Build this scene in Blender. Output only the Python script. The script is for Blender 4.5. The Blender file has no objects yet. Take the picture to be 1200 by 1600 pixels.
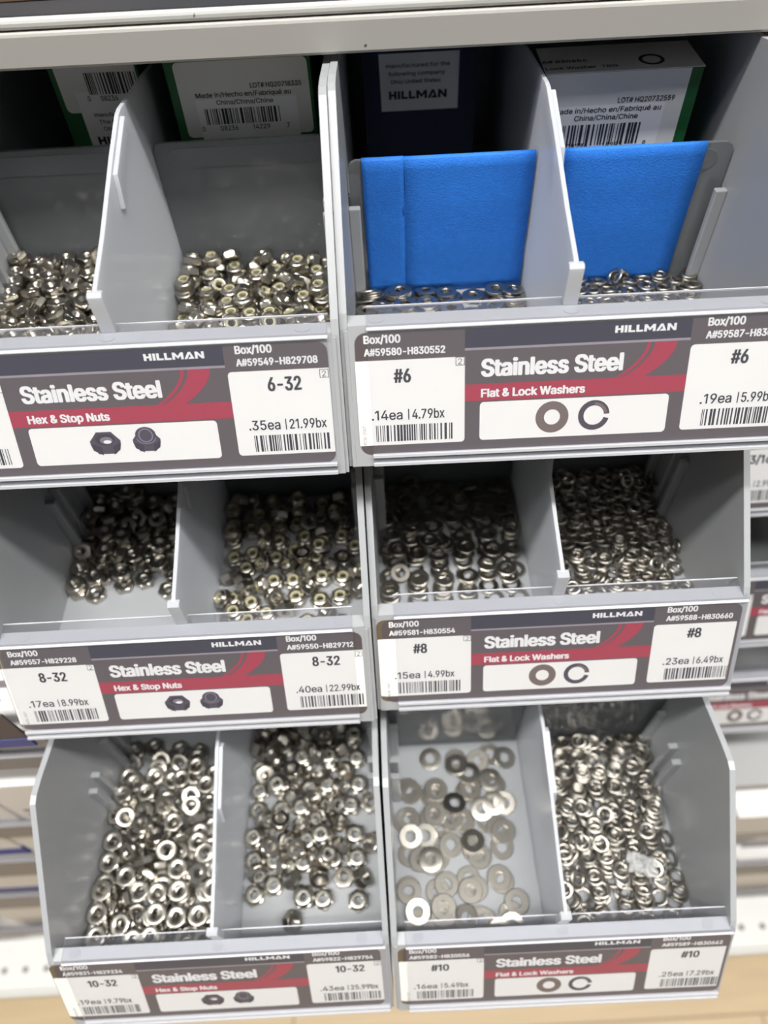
import bpy, bmesh, math, random
from mathutils import Vector, Matrix, Quaternion
from mathutils.geometry import tessellate_polygon

# ------------------------------------------------------------------ camera, light, exposure
MM = 0.001
ZO = 764.0                      # the shop floor is z = 0
C = bpy.context.scene.collection
sc = bpy.context.scene

def rot_basis(y, p, r):
    y, p, r = map(math.radians, (y, p, r))
    F = Vector((math.sin(y)*math.cos(p), math.cos(y)*math.cos(p), math.sin(p)))
    R = Vector((math.cos(y), -math.sin(y), 0)); U = R.cross(F)
    return R*math.cos(r)+U*math.sin(r), -R*math.sin(r)+U*math.cos(r), F

cam_d = bpy.data.cameras.new('camera'); cam = bpy.data.objects.new('camera', cam_d); C.objects.link(cam)
R_, U_, F_ = rot_basis(-0.2657, -52.583, -3.6908)
m = Matrix((R_, U_, -F_)).transposed().to_4x4()
m.translation = Vector((9.81, -41.07, 361.68+ZO))*MM
cam.matrix_world = m
cam_d.sensor_fit = 'VERTICAL'; cam_d.sensor_height = 36; cam_d.sensor_width = 27
cam_d.lens = 36*1105.7/1600
cam_d.clip_start = 0.01; cam_d.clip_end = 50
cam_d.dof.use_dof = True; cam_d.dof.focus_distance = 0.256; cam_d.dof.aperture_fstop = cam_d.lens/3.6
sc.camera = cam
sc.view_settings.view_transform = 'Standard'; sc.view_settings.look = 'None'
sc.view_settings.gamma = 1; sc.view_settings.use_curve_mapping = False
sc.view_settings.exposure = -0.08

w = bpy.data.worlds.new('shop'); sc.world = w; w.use_nodes = True
w.node_tree.nodes['Background'].inputs[0].default_value = (0.95, 0.97, 1.0, 1)
w.node_tree.nodes['Background'].inputs[1].default_value = 0.04

def strip_light(name, loc, sx, sy, power, col=(1, 0.985, 0.955), tilt=0):
    l = bpy.data.lights.new(name, 'AREA'); l.shape = 'RECTANGLE'; l.size = sx; l.size_y = sy
    l.energy = power; l.color = col
    o = bpy.data.objects.new(name, l); C.objects.link(o); o.location = loc
    o.rotation_euler = (tilt, 0, 0); return o
strip_light('ceiling_or_fill_strip', (0.0, -0.55, 3.75), 5.0, 0.22, 215)
strip_light('ceiling_or_fill_strip', (0.0, -1.15, 3.75), 6.0, 0.3, 60)  # added fill, placed to brighten labels and lower cartons
strip_light('ceiling_or_fill_strip', (-3.2, -1.6, 3.75), 0.3, 5.0, 12)  # weak added fill from the left side
strip_light('ceiling_or_fill_strip', (3.4, -1.6, 3.75), 0.3, 5.0, 12)  # weak added fill from the right side

# ------------------------------------------------------------------ materials
MATS = {}
def mat(name, col=(.8, .8, .8), rough=.5, metal=0.0, spec=.5, bump=0.0, bscale=200, transp=0.0, trans_col=None,
        noise=0.0, nscale=40, translucent=0.0):
    if name in MATS: return MATS[name]
    M = bpy.data.materials.new(name); M.use_nodes = True; nt = M.node_tree; N = nt.nodes; Lk = nt.links
    b = N['Principled BSDF']; out = N['Material Output']
    b.inputs['Base Color'].default_value = (*col, 1); b.inputs['Roughness'].default_value = rough
    b.inputs['Metallic'].default_value = metal; b.inputs['Specular IOR Level'].default_value = spec
    tc = N.new('ShaderNodeTexCoord')
    if noise:
        n = N.new('ShaderNodeTexNoise'); n.inputs['Scale'].default_value = nscale; n.inputs['Detail'].default_value = 5
        Lk.new(tc.outputs['Object'], n.inputs['Vector'])
        r = N.new('ShaderNodeMapRange'); r.inputs[3].default_value = 1-noise; r.inputs[4].default_value = 1+noise
        Lk.new(n.outputs['Fac'], r.inputs[0])
        mx = N.new('ShaderNodeVectorMath'); mx.operation = 'SCALE'; mx.inputs[0].default_value = col
        Lk.new(r.outputs[0], mx.inputs['Scale']); Lk.new(mx.outputs[0], b.inputs['Base Color'])
    if bump:
        n = N.new('ShaderNodeTexNoise'); n.inputs['Scale'].default_value = bscale; n.inputs['Detail'].default_value = 6
        Lk.new(tc.outputs['Object'], n.inputs['Vector'])
        bp = N.new('ShaderNodeBump'); bp.inputs['Strength'].default_value = bump; bp.inputs['Distance'].default_value = 0.0003
        Lk.new(n.outputs['Fac'], bp.inputs['Height']); Lk.new(bp.outputs[0], b.inputs['Normal'])
    last = b.outputs[0]
    if translucent:
        t = N.new('ShaderNodeBsdfTranslucent'); t.inputs[0].default_value = (*col, 1)
        mx = N.new('ShaderNodeMixShader'); mx.inputs[0].default_value = translucent
        Lk.new(last, mx.inputs[1]); Lk.new(t.outputs[0], mx.inputs[2]); last = mx.outputs[0]
    if transp:
        t = N.new('ShaderNodeBsdfTransparent'); t.inputs[0].default_value = (*(trans_col or (1, 1, 1)), 1)
        mx = N.new('ShaderNodeMixShader'); mx.inputs[0].default_value = transp
        Lk.new(last, mx.inputs[1]); Lk.new(t.outputs[0], mx.inputs[2]); last = mx.outputs[0]
    if last != b.outputs[0]: Lk.new(last, out.inputs[0])
    MATS[name] = M; return M
def srgb(r, g, b):
    f = lambda c: ((c/255+.055)/1.055)**2.4 if c > 10 else c/255/12.92
    return (f(r), f(g), f(b))

def clear_plastic():
    M = bpy.data.materials.new('clear_plastic'); M.use_nodes = True; nt = M.node_tree; N = nt.nodes; Lk = nt.links
    N.remove(N['Principled BSDF']); out = N['Material Output']
    t = N.new('ShaderNodeBsdfTransparent'); t.inputs[0].default_value = (.955, .955, .97, 1)
    d = N.new('ShaderNodeBsdfDiffuse'); d.inputs[0].default_value = (.75, .76, .82, 1)
    m1 = N.new('ShaderNodeMixShader'); m1.inputs[0].default_value = 0.03
    Lk.new(t.outputs[0], m1.inputs[1]); Lk.new(d.outputs[0], m1.inputs[2])
    g = N.new('ShaderNodeBsdfGlossy'); g.inputs['Roughness'].default_value = .12
    fr = N.new('ShaderNodeFresnel'); fr.inputs[0].default_value = 1.46
    m2 = N.new('ShaderNodeMixShader')
    ge = N.new('ShaderNodeNewGeometry'); iv = N.new('ShaderNodeMath'); iv.operation = 'SUBTRACT'; iv.inputs[0].default_value = 1.0
    Lk.new(ge.outputs['Backfacing'], iv.inputs[1]); mu = N.new('ShaderNodeMath'); mu.operation = 'MULTIPLY'
    Lk.new(fr.outputs[0], mu.inputs[0]); Lk.new(iv.outputs[0], mu.inputs[1]); Lk.new(mu.outputs[0], m2.inputs[0])
    Lk.new(m1.outputs[0], m2.inputs[1]); Lk.new(g.outputs[0], m2.inputs[2]); Lk.new(m2.outputs[0], out.inputs[0])
    return M
CLEAR = clear_plastic()
EDGE = mat('clear_plastic_edge', (.85, .86, .9), .25, transp=.35)
BIN = mat('grey_bin_plastic', (.37, .38, .395), .34, bump=.05, bscale=120, noise=.03, nscale=60)
BIN_EDGE = BIN
DIV = mat('frosted_divider_plastic', (.80, .82, .86), .2, transp=.08, translucent=.45)
PANEL = mat('smoky_clear_panel_plastic', (.24, .252, .265), .1, transp=.38, translucent=.2)
TAPE = mat('blue_painters_tape', srgb(46, 120, 216), .62, spec=.25, bump=.8, bscale=1800, noise=.14, nscale=420)
STEEL = mat('stainless_steel', (.49, .462, .41), .29, metal=1.0, noise=.05, nscale=300)
STEEL2 = mat('stainless_steel_washer', (.44, .415, .37), .30, metal=1.0, noise=.06, nscale=300)
NYLON = mat('nylon_insert', (.62, .58, .36), .45)
NYLON2 = mat('pale_nylon_insert', (.42, .42, .38), .4)
PAPER = mat('label_paper_brown', srgb(86, 77, 79), .55)
WHITE = mat('label_white', srgb(240, 240, 234), .55)
NAVY = mat('label_navy', srgb(43, 43, 60), .5)
RED = mat('label_red', srgb(168, 40, 66), .5)
SILVER = mat('label_silver', srgb(150, 143, 148), .5)
INK = mat('black_ink', srgb(38, 40, 50), .6)
TXTW = mat('white_ink', srgb(238, 238, 235), .6)
BROWN = mat('washer_print_brown', srgb(112, 96, 90), .6)
DKPRINT = mat('nut_print_dark', srgb(62, 55, 70), .6)
DKPRINT2 = mat('nut_print_darker', srgb(36, 32, 46), .6)
DKPRINT3 = mat('nut_print_light', srgb(120, 112, 128), .6)

# ------------------------------------------------------------------ helpers
def link(name, me, parent=None, M=None, mats=None):
    o = bpy.data.objects.new(name, me); C.objects.link(o)
    if parent: o.parent = parent
    if M is not None: o.matrix_local = M
    for mt in (mats or []): me.materials.append(mt)
    return o
def tag(o, label=None, cat=None, group=None, kind=None):
    if label: o['label'] = label
    if cat: o['category'] = cat
    if group: o['group'] = group
    if kind: o['kind'] = kind
    return o
def empty(name, M, label, cat, group=None):
    o = bpy.data.objects.new(name, None); C.objects.link(o); o.matrix_world = M
    o.empty_display_size = .01
    return tag(o, label, cat, group)

class MB:
    """collects faces in millimetres"""
    def __init__(s): s.bm = bmesh.new()
    def poly(s, pts, mi=0):
        f = s.bm.faces.new([s.bm.verts.new(Vector(p)*MM) for p in pts]); f.material_index = mi; return f
    def box(s, a, b, mi=0, bev=0):
        x0, y0, z0 = a; x1, y1, z1 = b
        v = [s.bm.verts.new(Vector(p)*MM) for p in ((x0,y0,z0),(x1,y0,z0),(x1,y1,z0),(x0,y1,z0),(x0,y0,z1),(x1,y0,z1),(x1,y1,z1),(x0,y1,z1))]
        fs = [s.bm.faces.new([v[i] for i in q]) for q in ((3,2,1,0),(4,5,6,7),(0,1,5,4),(1,2,6,5),(2,3,7,6),(3,0,4,7))]
        for f in fs: f.material_index = mi
        if bev:
            es = list({e for f in fs for e in f.edges})
            r = bmesh.ops.bevel(s.bm, geom=es, offset=bev*MM, segments=2, affect='EDGES', profile=.5)
            for f in r['faces']: f.material_index = mi
        return s
    def prism(s, pts, x0, x1, axis='x', mi=0, side=None, bev=0):
        """2-D outline extruded; axis x: pts are (y,z); axis z: pts are (x,y)"""
        def P(p, t): return Vector((t, p[0], p[1]) if axis == 'x' else (p[0], t, p[1]) if axis == 'y' else (p[0], p[1], t))*MM
        a = [s.bm.verts.new(P(p, x0)) for p in pts]; b = [s.bm.verts.new(P(p, x1)) for p in pts]
        n = len(pts)
        fa = [s.bm.faces.new(a), s.bm.faces.new(b[::-1])]
        fs = [s.bm.faces.new((a[i], b[i], b[(i+1) % n], a[(i+1) % n])) for i in range(n)]
        for f in fs: f.material_index = mi
        for f in fa: f.material_index = mi if side is None else side
        if bev:
            es = list({e for f in fa for e in f.edges})
            r = bmesh.ops.bevel(s.bm, geom=es, offset=bev*MM, segments=2, affect='EDGES', profile=.5)
            for f in r['faces']: f.material_index = mi
        return s
    def disc(s, c, r, n=24, ax='z', ry=None, mi=0):
        ry = ry or r
        return s.poly([(c[0]+r*math.cos(2*math.pi*i/n), c[1]+ry*math.sin(2*math.pi*i/n), c[2]) for i in range(n)], mi)
    def ring(s, c, r0, r1, n=32, a0=0, a1=2*math.pi, mi=0):
        for i in range(n):
            t0 = a0+(a1-a0)*i/n; t1 = a0+(a1-a0)*(i+1)/n
            s.poly([(c[0]+r0*math.cos(t0), c[1]+r0*math.sin(t0), c[2]), (c[0]+r1*math.cos(t0), c[1]+r1*math.sin(t0), c[2]),
                    (c[0]+r1*math.cos(t1), c[1]+r1*math.sin(t1), c[2]), (c[0]+r0*math.cos(t1), c[1]+r0*math.sin(t1), c[2])], mi)
        return s
    def mesh(s, name, smooth=False, norm=True):
        if norm: bmesh.ops.recalc_face_normals(s.bm, faces=s.bm.faces)
        me = bpy.data.meshes.new(name); s.bm.to_mesh(me); s.bm.free()
        if smooth: me.shade_smooth(); 
        return me
    def build(s, name, mats, parent=None, M=None, norm=True):
        return link(name, s.mesh(name, norm=norm), parent, M, mats if isinstance(mats, list) else [mats])
def rrect(x0, y0, x1, y1, r, z=0, corners=(1,1,1,1), n=5):
    """rounded rectangle, corners bl br tr tl"""
    P = []
    for k, (cx, cy, a) in enumerate(((x0+r, y0+r, 180), (x1-r, y0+r, 270), (x1-r, y1-r, 0), (x0+r, y1-r, 90))):
        if corners[k]:
            for i in range(n+1):
                t = math.radians(a+90*i/n); P.append((cx+r*math.cos(t), cy+r*math.sin(t), z))
        else: P.append(((x0, x1, x1, x0)[k], (y0, y0, y1, y1)[k], z))
    return P
GLYPHS = {
 ' ': (188, []),
 '#': (440, [[242,0,326,509,377,509,294,0], [10,140,19,192,400,192,391,140], [64,0,147,509,198,509,115,0], [40,316,49,368,429,368,421,316]]),
 '&': (448, [[197,-7,165,-5,136,1,110,12,88,26,69,42,54,62,43,84,36,108,34,133,36,154,40,173,47,189,58,205,70,220,85,235,101,249,120,264,140,279,216,335,223,340,230,346,237,352,243,359,249,367,255,375,259,384,261,394,262,405,260,420,255,434,245,445,233,454,219,459,201,461,189,460,178,457,168,453,159,447,151,440,145,431,141,421,138,411,137,399,138,386,141,375,145,363,152,352,159,340,169,327,179,314,191,300,204,284,438,0,364,0,171,231,121,293,108,310,96,327,87,344,81,361,77,379,75,398,77,420,82,440,91,458,102,474,117,488,134,499,154,507,176,512,200,513,224,512,246,507,266,499,283,488,297,475,308,459,317,442,322,424,324,404,323,389,320,375,315,362,309,349,301,336,291,325,281,314,269,303,256,293,154,217,135,202,121,188,110,174,103,161,98,146,97,131,98,115,102,101,109,87,118,76,130,66,143,57,158,51,175,48,193,46,213,48,232,52,251,59,269,69,286,81,301,95,315,112,327,131,336,151,343,174,348,198,349,224,408,224,406,194,403,167,397,144,389,124,380,107,371,92,361,80,353,70,345,62,333,47,315,30,294,17,271,7,246,-1,221,-5]]),
 ',': (188, [[38,-119,68,71,137,71,84,-119]]),
 '-': (453, [[337,244,337,188,114,188,114,244]]),
 '.': (188, [[95,-4,83,-3,73,1,63,9,55,18,51,29,50,41,51,53,55,64,63,73,73,81,83,85,95,87,107,85,118,81,128,73,135,64,140,53,141,41,140,29,135,18,128,9,118,1,107,-3]]),
 '/': (249, [[235,533,71,-76,14,-76,178,533]]),
 '0': (453, [[227,-7,191,-3,158,7,130,24,105,48,85,77,69,113,57,155,50,202,48,254,50,306,57,353,69,395,85,431,106,461,130,484,159,502,191,512,227,516,262,512,295,502,323,484,348,461,368,431,384,395,396,353,403,306,405,254,403,202,396,155,384,113,368,77,348,48,323,24,295,7,263,-3], [227,50,250,52,271,60,290,74,306,92,320,116,330,144,338,176,342,213,344,254,342,295,338,332,330,365,320,393,306,416,290,435,271,449,250,457,227,460,203,457,182,449,163,435,147,416,134,393,123,365,115,332,111,295,109,254,111,213,115,176,123,144,134,116,147,92,163,74,182,60,203,52]]),
 '1': (330, [[236,509,236,0,172,0,172,448,169,448,46,358,46,427,158,509]]),
 '2': (453, [[64,0,64,47,234,229,252,248,268,266,282,282,294,298,303,312,311,327,316,341,319,356,320,371,319,389,315,405,308,419,298,431,287,441,273,449,258,455,241,458,224,460,205,458,188,454,172,447,159,438,148,427,139,413,132,398,128,381,127,362,66,362,68,391,75,418,86,442,102,464,121,482,143,496,168,507,196,513,225,516,254,513,281,507,306,497,328,482,346,465,361,445,372,423,379,398,381,372,380,354,377,336,371,318,363,299,351,280,336,259,317,235,294,209,267,180,153,60,153,57,389,57,389,0]]),
 '3': (453, [[218,-7,188,-5,159,1,133,10,108,22,88,38,70,57,57,79,48,104,44,132,109,132,112,115,118,100,126,87,137,76,150,66,165,59,182,54,200,51,219,50,239,51,258,55,275,61,291,69,304,80,315,93,323,108,328,125,329,145,328,163,323,180,316,196,306,211,292,223,275,234,254,241,229,246,201,248,157,248,157,299,288,448,288,452,70,452,70,509,372,509,372,461,211,278,211,289,247,290,279,286,308,276,333,262,354,244,371,222,383,198,391,173,393,145,390,116,383,90,370,66,354,45,333,27,309,12,281,2,251,-5]]),
 '4': (453, [[40,105,40,158,247,509,311,509,109,166,109,163,413,163,413,105], [282,0,282,121,282,146,282,318,343,318,343,0]]),
 '5': (453, [[221,-7,192,-5,165,1,140,11,118,25,99,41,83,60,71,82,63,105,60,130,122,130,125,115,130,102,138,89,148,78,160,68,173,60,188,54,204,51,221,50,241,51,259,56,276,64,291,75,304,89,314,104,322,122,326,141,328,162,326,183,321,203,314,221,303,237,290,251,275,262,257,270,238,275,218,277,201,276,184,273,167,268,152,262,139,255,128,246,67,253,96,509,366,509,366,452,151,452,134,301,136,301,148,311,162,318,178,325,194,330,212,333,229,334,252,332,274,328,294,321,313,311,330,299,345,285,358,269,370,251,379,231,386,210,390,187,391,163,388,132,381,102,369,76,352,52,332,32,309,15,282,3,253,-4]]),
 '6': (453, [[226,-7,196,-4,168,3,142,15,119,31,100,51,84,74,73,101,66,130,64,162,65,187,71,212,80,239,93,268,112,302,137,340,252,509,322,509,151,261,145,261,151,270,157,279,165,288,174,295,184,302,196,307,208,311,221,313,235,314,265,312,291,305,316,295,337,280,355,262,370,240,380,215,387,187,389,157,387,127,379,98,368,73,352,50,333,30,310,14,284,3,257,-4], [226,48,245,50,263,55,279,63,293,73,304,86,314,101,322,119,326,137,327,157,326,178,322,196,314,213,304,228,293,241,279,251,263,259,245,264,226,265,207,264,190,259,174,252,160,241,148,229,138,214,131,197,126,179,125,158,126,138,131,119,138,102,148,86,160,73,174,63,190,55,207,50]]),
 '7': (453, [[97,0,323,448,323,452,62,452,62,509,391,509,391,449,165,0]]),
 '8': (453, [[226,-7,193,-5,163,1,136,11,111,25,91,42,74,62,62,84,54,109,52,135,53,156,58,176,65,195,75,212,87,228,101,241,117,252,134,260,153,265,153,267,129,276,109,289,93,308,80,330,73,354,70,380,73,405,79,429,90,450,106,469,124,485,146,498,170,508,197,514,226,516,255,514,282,508,306,498,328,485,346,469,361,450,373,429,379,405,382,380,379,354,372,330,359,308,343,289,323,276,300,267,300,265,319,260,335,252,351,241,365,228,377,212,387,195,395,176,399,156,401,135,398,109,391,84,378,62,362,42,341,25,317,11,289,1,259,-5], [226,49,248,50,267,54,285,60,300,69,313,79,323,91,331,106,335,121,337,139,335,157,330,173,322,189,312,202,298,213,283,223,265,230,247,234,226,235,206,234,187,230,169,223,154,213,140,202,130,189,122,173,117,157,115,139,117,121,121,106,129,91,139,79,152,69,167,60,185,54,205,50], [226,290,244,291,260,294,274,300,287,308,298,318,307,330,314,344,318,359,319,376,318,392,314,407,308,420,299,432,288,442,275,449,260,455,244,459,226,460,208,459,192,455,177,449,164,442,153,432,145,420,138,407,134,392,133,376,134,359,138,344,145,330,154,318,165,308,178,300,193,294,209,291]]),
 '9': (453, [[226,516,256,513,285,506,310,494,333,478,352,458,368,434,380,408,387,378,389,347,387,322,382,296,373,270,359,240,340,207,315,168,200,0,130,0,301,248,307,248,302,238,295,229,287,221,278,214,268,207,257,202,245,198,232,195,218,195,188,197,161,203,137,214,116,229,98,247,83,269,72,294,66,321,64,352,66,382,73,411,85,436,101,459,120,479,143,494,168,506,196,513], [226,460,207,459,190,454,174,446,160,435,148,423,138,407,131,390,127,372,125,352,127,331,131,313,138,295,148,280,160,268,174,257,190,250,207,245,226,243,245,245,263,249,279,257,293,267,305,280,314,295,322,312,326,330,327,350,326,371,322,390,314,407,305,422,293,435,279,446,263,454,245,459]]),
 'A': (480, [[16,0,201,509,276,509,463,0,395,0,287,302,280,323,272,346,264,372,255,402,244,438,232,478,245,478,233,437,222,402,213,371,204,345,197,322,191,302,85,0], [110,142,110,199,370,199,370,142]]),
 'B': (456, [[60,0,60,509,241,509,274,507,304,501,329,491,350,477,367,461,381,442,390,421,396,398,398,374,397,353,393,336,387,320,378,307,368,295,356,286,343,278,329,272,315,267,315,262,331,260,347,254,363,245,378,234,391,220,402,203,411,184,416,161,418,136,416,111,410,88,400,67,386,48,368,31,344,18,317,8,284,2,247,0], [125,57,245,57,281,60,309,67,330,80,344,96,353,115,355,137,354,153,350,169,342,184,333,197,320,209,306,218,289,225,269,229,248,231,125,231], [125,285,238,285,256,287,273,290,288,296,302,304,314,314,323,326,330,340,335,355,336,372,333,393,326,412,313,429,294,442,270,449,240,452,125,452]]),
 'C': (510, [[267,-7,225,-3,186,7,150,25,119,49,92,79,70,115,53,157,44,203,40,254,44,305,53,352,70,393,92,429,119,459,150,484,186,501,225,512,267,516,293,514,317,511,340,504,362,496,383,485,402,471,419,456,435,438,448,418,459,397,467,373,473,348,408,348,404,365,397,380,389,395,380,407,369,418,357,428,344,437,330,444,315,449,300,453,284,455,267,456,237,453,209,445,184,432,161,414,141,391,125,364,113,332,106,295,103,254,106,213,113,177,125,145,141,117,161,94,184,76,210,63,237,56,267,53,284,54,300,56,315,60,330,65,344,72,357,81,369,90,380,102,389,114,397,128,404,144,408,160,473,160,467,135,459,112,448,91,435,71,420,53,402,38,383,24,363,13,341,5,317,-2,293,-6]]),
 'F': (410, [[60,0,60,509,369,509,369,452,125,452,125,278,346,278,346,221,125,221,125,0]]),
 'G': (520, [[269,-7,225,-3,185,7,149,25,118,49,91,79,69,116,53,157,43,203,40,254,43,305,53,352,69,393,91,429,117,459,149,484,184,501,223,512,265,516,291,514,316,510,340,504,363,494,384,483,403,469,421,453,436,436,449,416,460,395,468,373,474,349,408,349,402,365,395,379,387,393,378,406,368,417,356,427,344,436,330,443,315,448,300,453,283,455,265,456,236,453,209,445,183,432,160,414,141,392,125,364,113,332,106,295,103,254,106,213,113,177,125,145,141,117,161,95,184,76,210,63,238,56,269,53,296,55,322,61,345,71,365,85,382,102,396,123,407,147,413,173,415,202,434,199,283,199,283,256,478,256,478,200,475,160,466,124,451,91,431,62,406,38,377,19,344,5,308,-4]]),
 'H': (517, [[60,0,60,509,125,509,125,289,392,289,392,509,457,509,457,0,392,0,392,232,125,232,125,0]]),
 'L': (393, [[60,0,60,509,125,509,125,57,361,57,361,0]]),
 'M': (628, [[60,0,60,509,152,509,277,187,280,179,284,170,287,159,291,147,295,135,299,123,303,110,307,97,311,84,315,71,319,60,322,49,307,49,311,59,314,71,318,83,322,95,326,108,330,121,334,134,338,146,342,158,346,169,349,179,352,187,476,509,568,509,568,0,504,0,504,291,504,302,504,314,504,327,505,340,505,354,505,369,506,413,506,428,507,443,507,457,513,457,508,441,503,425,498,409,492,393,487,378,482,363,477,348,472,335,467,322,463,310,459,300,456,291,342,0,286,0,170,291,167,300,163,310,159,321,155,333,150,347,145,361,140,376,134,392,129,408,124,424,118,441,112,457,119,457,119,444,120,430,120,416,120,401,121,386,121,372,122,328,122,315,122,302,122,291,122,0]]),
 'N': (523, [[60,0,60,509,136,509,343,183,349,174,355,163,363,151,371,137,379,122,388,107,396,90,405,73,414,55,405,54,403,72,402,90,401,108,400,126,399,142,399,157,399,171,399,184,399,195,399,509,463,509,463,0,387,0,202,290,194,303,186,317,177,331,168,346,159,363,148,381,136,402,123,425,108,452,119,454,120,429,121,406,122,384,123,363,124,345,124,328,125,313,125,301,125,291,125,0]]),
 'O': (533, [[267,-7,225,-3,186,7,150,25,119,49,92,79,70,115,53,157,44,203,40,254,44,305,53,352,70,393,92,429,119,459,150,484,186,501,225,512,267,516,309,512,348,501,384,484,415,459,442,429,464,393,480,352,490,305,493,254,490,203,480,157,464,115,442,79,415,49,384,25,348,7,309,-3], [267,53,296,55,324,63,349,76,372,94,392,116,408,144,420,176,428,213,430,254,428,295,420,332,408,365,392,392,372,415,349,433,324,446,296,453,267,456,237,453,210,445,184,433,161,415,142,392,125,364,113,332,106,295,103,254,106,213,113,176,125,144,142,117,161,94,184,76,210,63,237,55]]),
 'P': (445, [[60,0,60,509,235,509,272,506,305,499,332,487,356,471,375,452,390,430,400,404,407,377,409,348,407,318,400,291,390,265,375,243,356,223,332,207,305,195,272,188,235,186,109,186,109,242,233,242,257,244,279,248,297,256,312,266,324,279,333,294,339,310,343,328,344,348,343,367,339,385,333,402,324,416,312,428,297,439,279,446,257,451,232,452,125,452,125,0]]),
 'Q': (533, [[245,159,313,159,369,85,384,65,468,-48,401,-48,346,27,331,46], [267,-7,225,-3,186,7,150,25,119,49,92,79,70,115,53,157,44,203,40,254,44,305,53,352,70,393,92,429,119,459,150,484,186,501,225,512,267,516,309,512,348,501,384,484,415,459,442,429,464,393,480,352,490,305,493,254,490,203,480,157,464,115,442,79,415,49,384,25,348,7,309,-3], [267,53,296,55,324,63,349,76,372,94,392,116,408,144,420,176,428,213,430,254,428,295,420,332,408,365,392,392,372,415,349,433,324,446,296,453,267,456,237,453,210,445,184,433,161,415,142,392,125,364,113,332,106,295,103,254,106,213,113,176,125,144,142,117,161,94,184,76,210,63,237,55]]),
 'S': (447, [[224,-9,188,-7,156,-1,128,9,102,23,81,40,64,60,51,83,42,109,38,137,104,137,108,118,114,102,123,88,136,76,150,66,166,59,185,53,204,50,224,49,246,50,267,54,286,60,303,69,317,79,329,92,338,106,344,122,346,139,344,154,340,168,332,179,322,189,310,197,296,205,280,211,263,217,245,222,184,239,145,253,112,269,86,289,67,313,56,341,52,372,54,400,62,425,75,448,92,468,113,484,138,498,165,508,195,514,227,516,259,514,289,508,316,498,340,484,360,468,377,449,390,427,398,403,401,378,337,378,332,402,320,421,302,437,280,449,254,456,225,459,204,457,185,454,167,448,152,440,139,430,129,418,121,405,117,391,115,376,117,359,122,345,131,334,142,324,155,315,169,308,184,302,198,297,212,293,264,279,279,275,295,270,312,264,328,256,344,248,359,238,372,226,384,213,395,198,402,180,407,161,408,139,406,112,399,87,386,64,370,43,349,25,323,11,294,0,261,-7]]),
 'T': (449, [[32,452,32,509,417,509,417,452,257,452,257,0,193,0,193,452]]),
 'U': (517, [[259,-8,220,-6,186,2,154,15,126,33,103,55,85,80,71,108,63,140,60,173,60,509,124,509,124,178,126,155,132,133,141,113,153,95,169,80,187,68,208,59,232,53,259,52,285,53,309,59,331,68,349,80,364,95,377,113,385,133,391,155,393,178,393,509,457,509,457,173,454,140,446,108,433,80,414,55,391,33,363,15,332,2,297,-6]]),
 'W': (686, [[155,0,16,509,82,509,163,196,167,179,172,162,175,145,179,128,183,111,187,94,190,76,194,58,197,40,189,40,193,58,196,76,200,94,203,111,207,128,211,145,215,162,220,179,224,196,306,509,380,509,462,196,466,179,470,162,474,145,478,128,482,111,486,94,490,76,494,58,497,40,488,40,492,58,495,76,499,94,503,111,506,128,510,145,515,162,519,179,523,196,603,509,670,509,530,0,455,0,368,323,362,345,357,368,351,391,346,417,341,445,336,475,350,475,345,446,340,420,335,395,330,371,324,347,318,323,230,0]]),
 'a': (389, [[160,-9,137,-7,115,-3,94,5,76,15,60,29,48,45,38,63,32,84,30,108,32,128,36,146,43,161,53,174,64,184,78,193,92,200,108,206,125,211,143,214,161,217,178,220,200,223,218,225,234,227,247,229,257,231,265,235,271,240,274,246,276,255,276,257,275,272,272,285,267,297,260,307,251,315,240,322,227,327,212,330,196,331,178,330,163,327,149,322,137,316,127,309,118,301,110,292,104,283,100,274,41,291,51,313,64,331,79,346,95,358,114,368,133,375,153,380,173,383,194,384,208,384,223,382,239,379,255,375,271,369,286,360,300,350,312,336,322,320,330,301,335,278,337,251,337,0,277,0,277,52,272,52,267,43,260,34,252,25,242,16,229,8,215,1,199,-4,181,-7], [170,45,192,47,211,51,228,59,242,68,254,80,263,93,270,108,274,122,276,138,276,190,272,187,267,184,259,182,251,180,241,178,231,176,221,174,210,173,200,171,191,170,182,169,175,168,161,166,147,163,134,159,122,153,112,147,103,139,97,130,93,118,92,105,93,93,96,82,102,72,109,64,119,57,130,52,142,48,156,46]]),
 'b': (424, [[229,-8,208,-7,189,-3,172,4,159,12,147,21,138,31,130,41,123,50,118,59,112,59,112,0,53,0,53,509,114,509,114,319,118,319,123,327,130,336,137,346,147,355,158,364,171,373,188,379,207,383,229,384,259,382,287,374,313,361,335,342,354,320,370,293,381,261,388,227,390,189,388,151,381,116,370,84,355,57,336,34,313,16,288,3,260,-6], [220,47,242,49,262,55,279,66,294,80,306,97,316,117,323,139,327,163,328,189,327,215,323,239,316,261,307,281,295,298,280,311,262,322,243,328,220,330,198,328,178,322,161,312,147,299,134,282,125,263,118,241,114,216,113,189,114,162,118,138,125,115,135,95,147,78,162,65,179,55,198,49]]),
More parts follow.
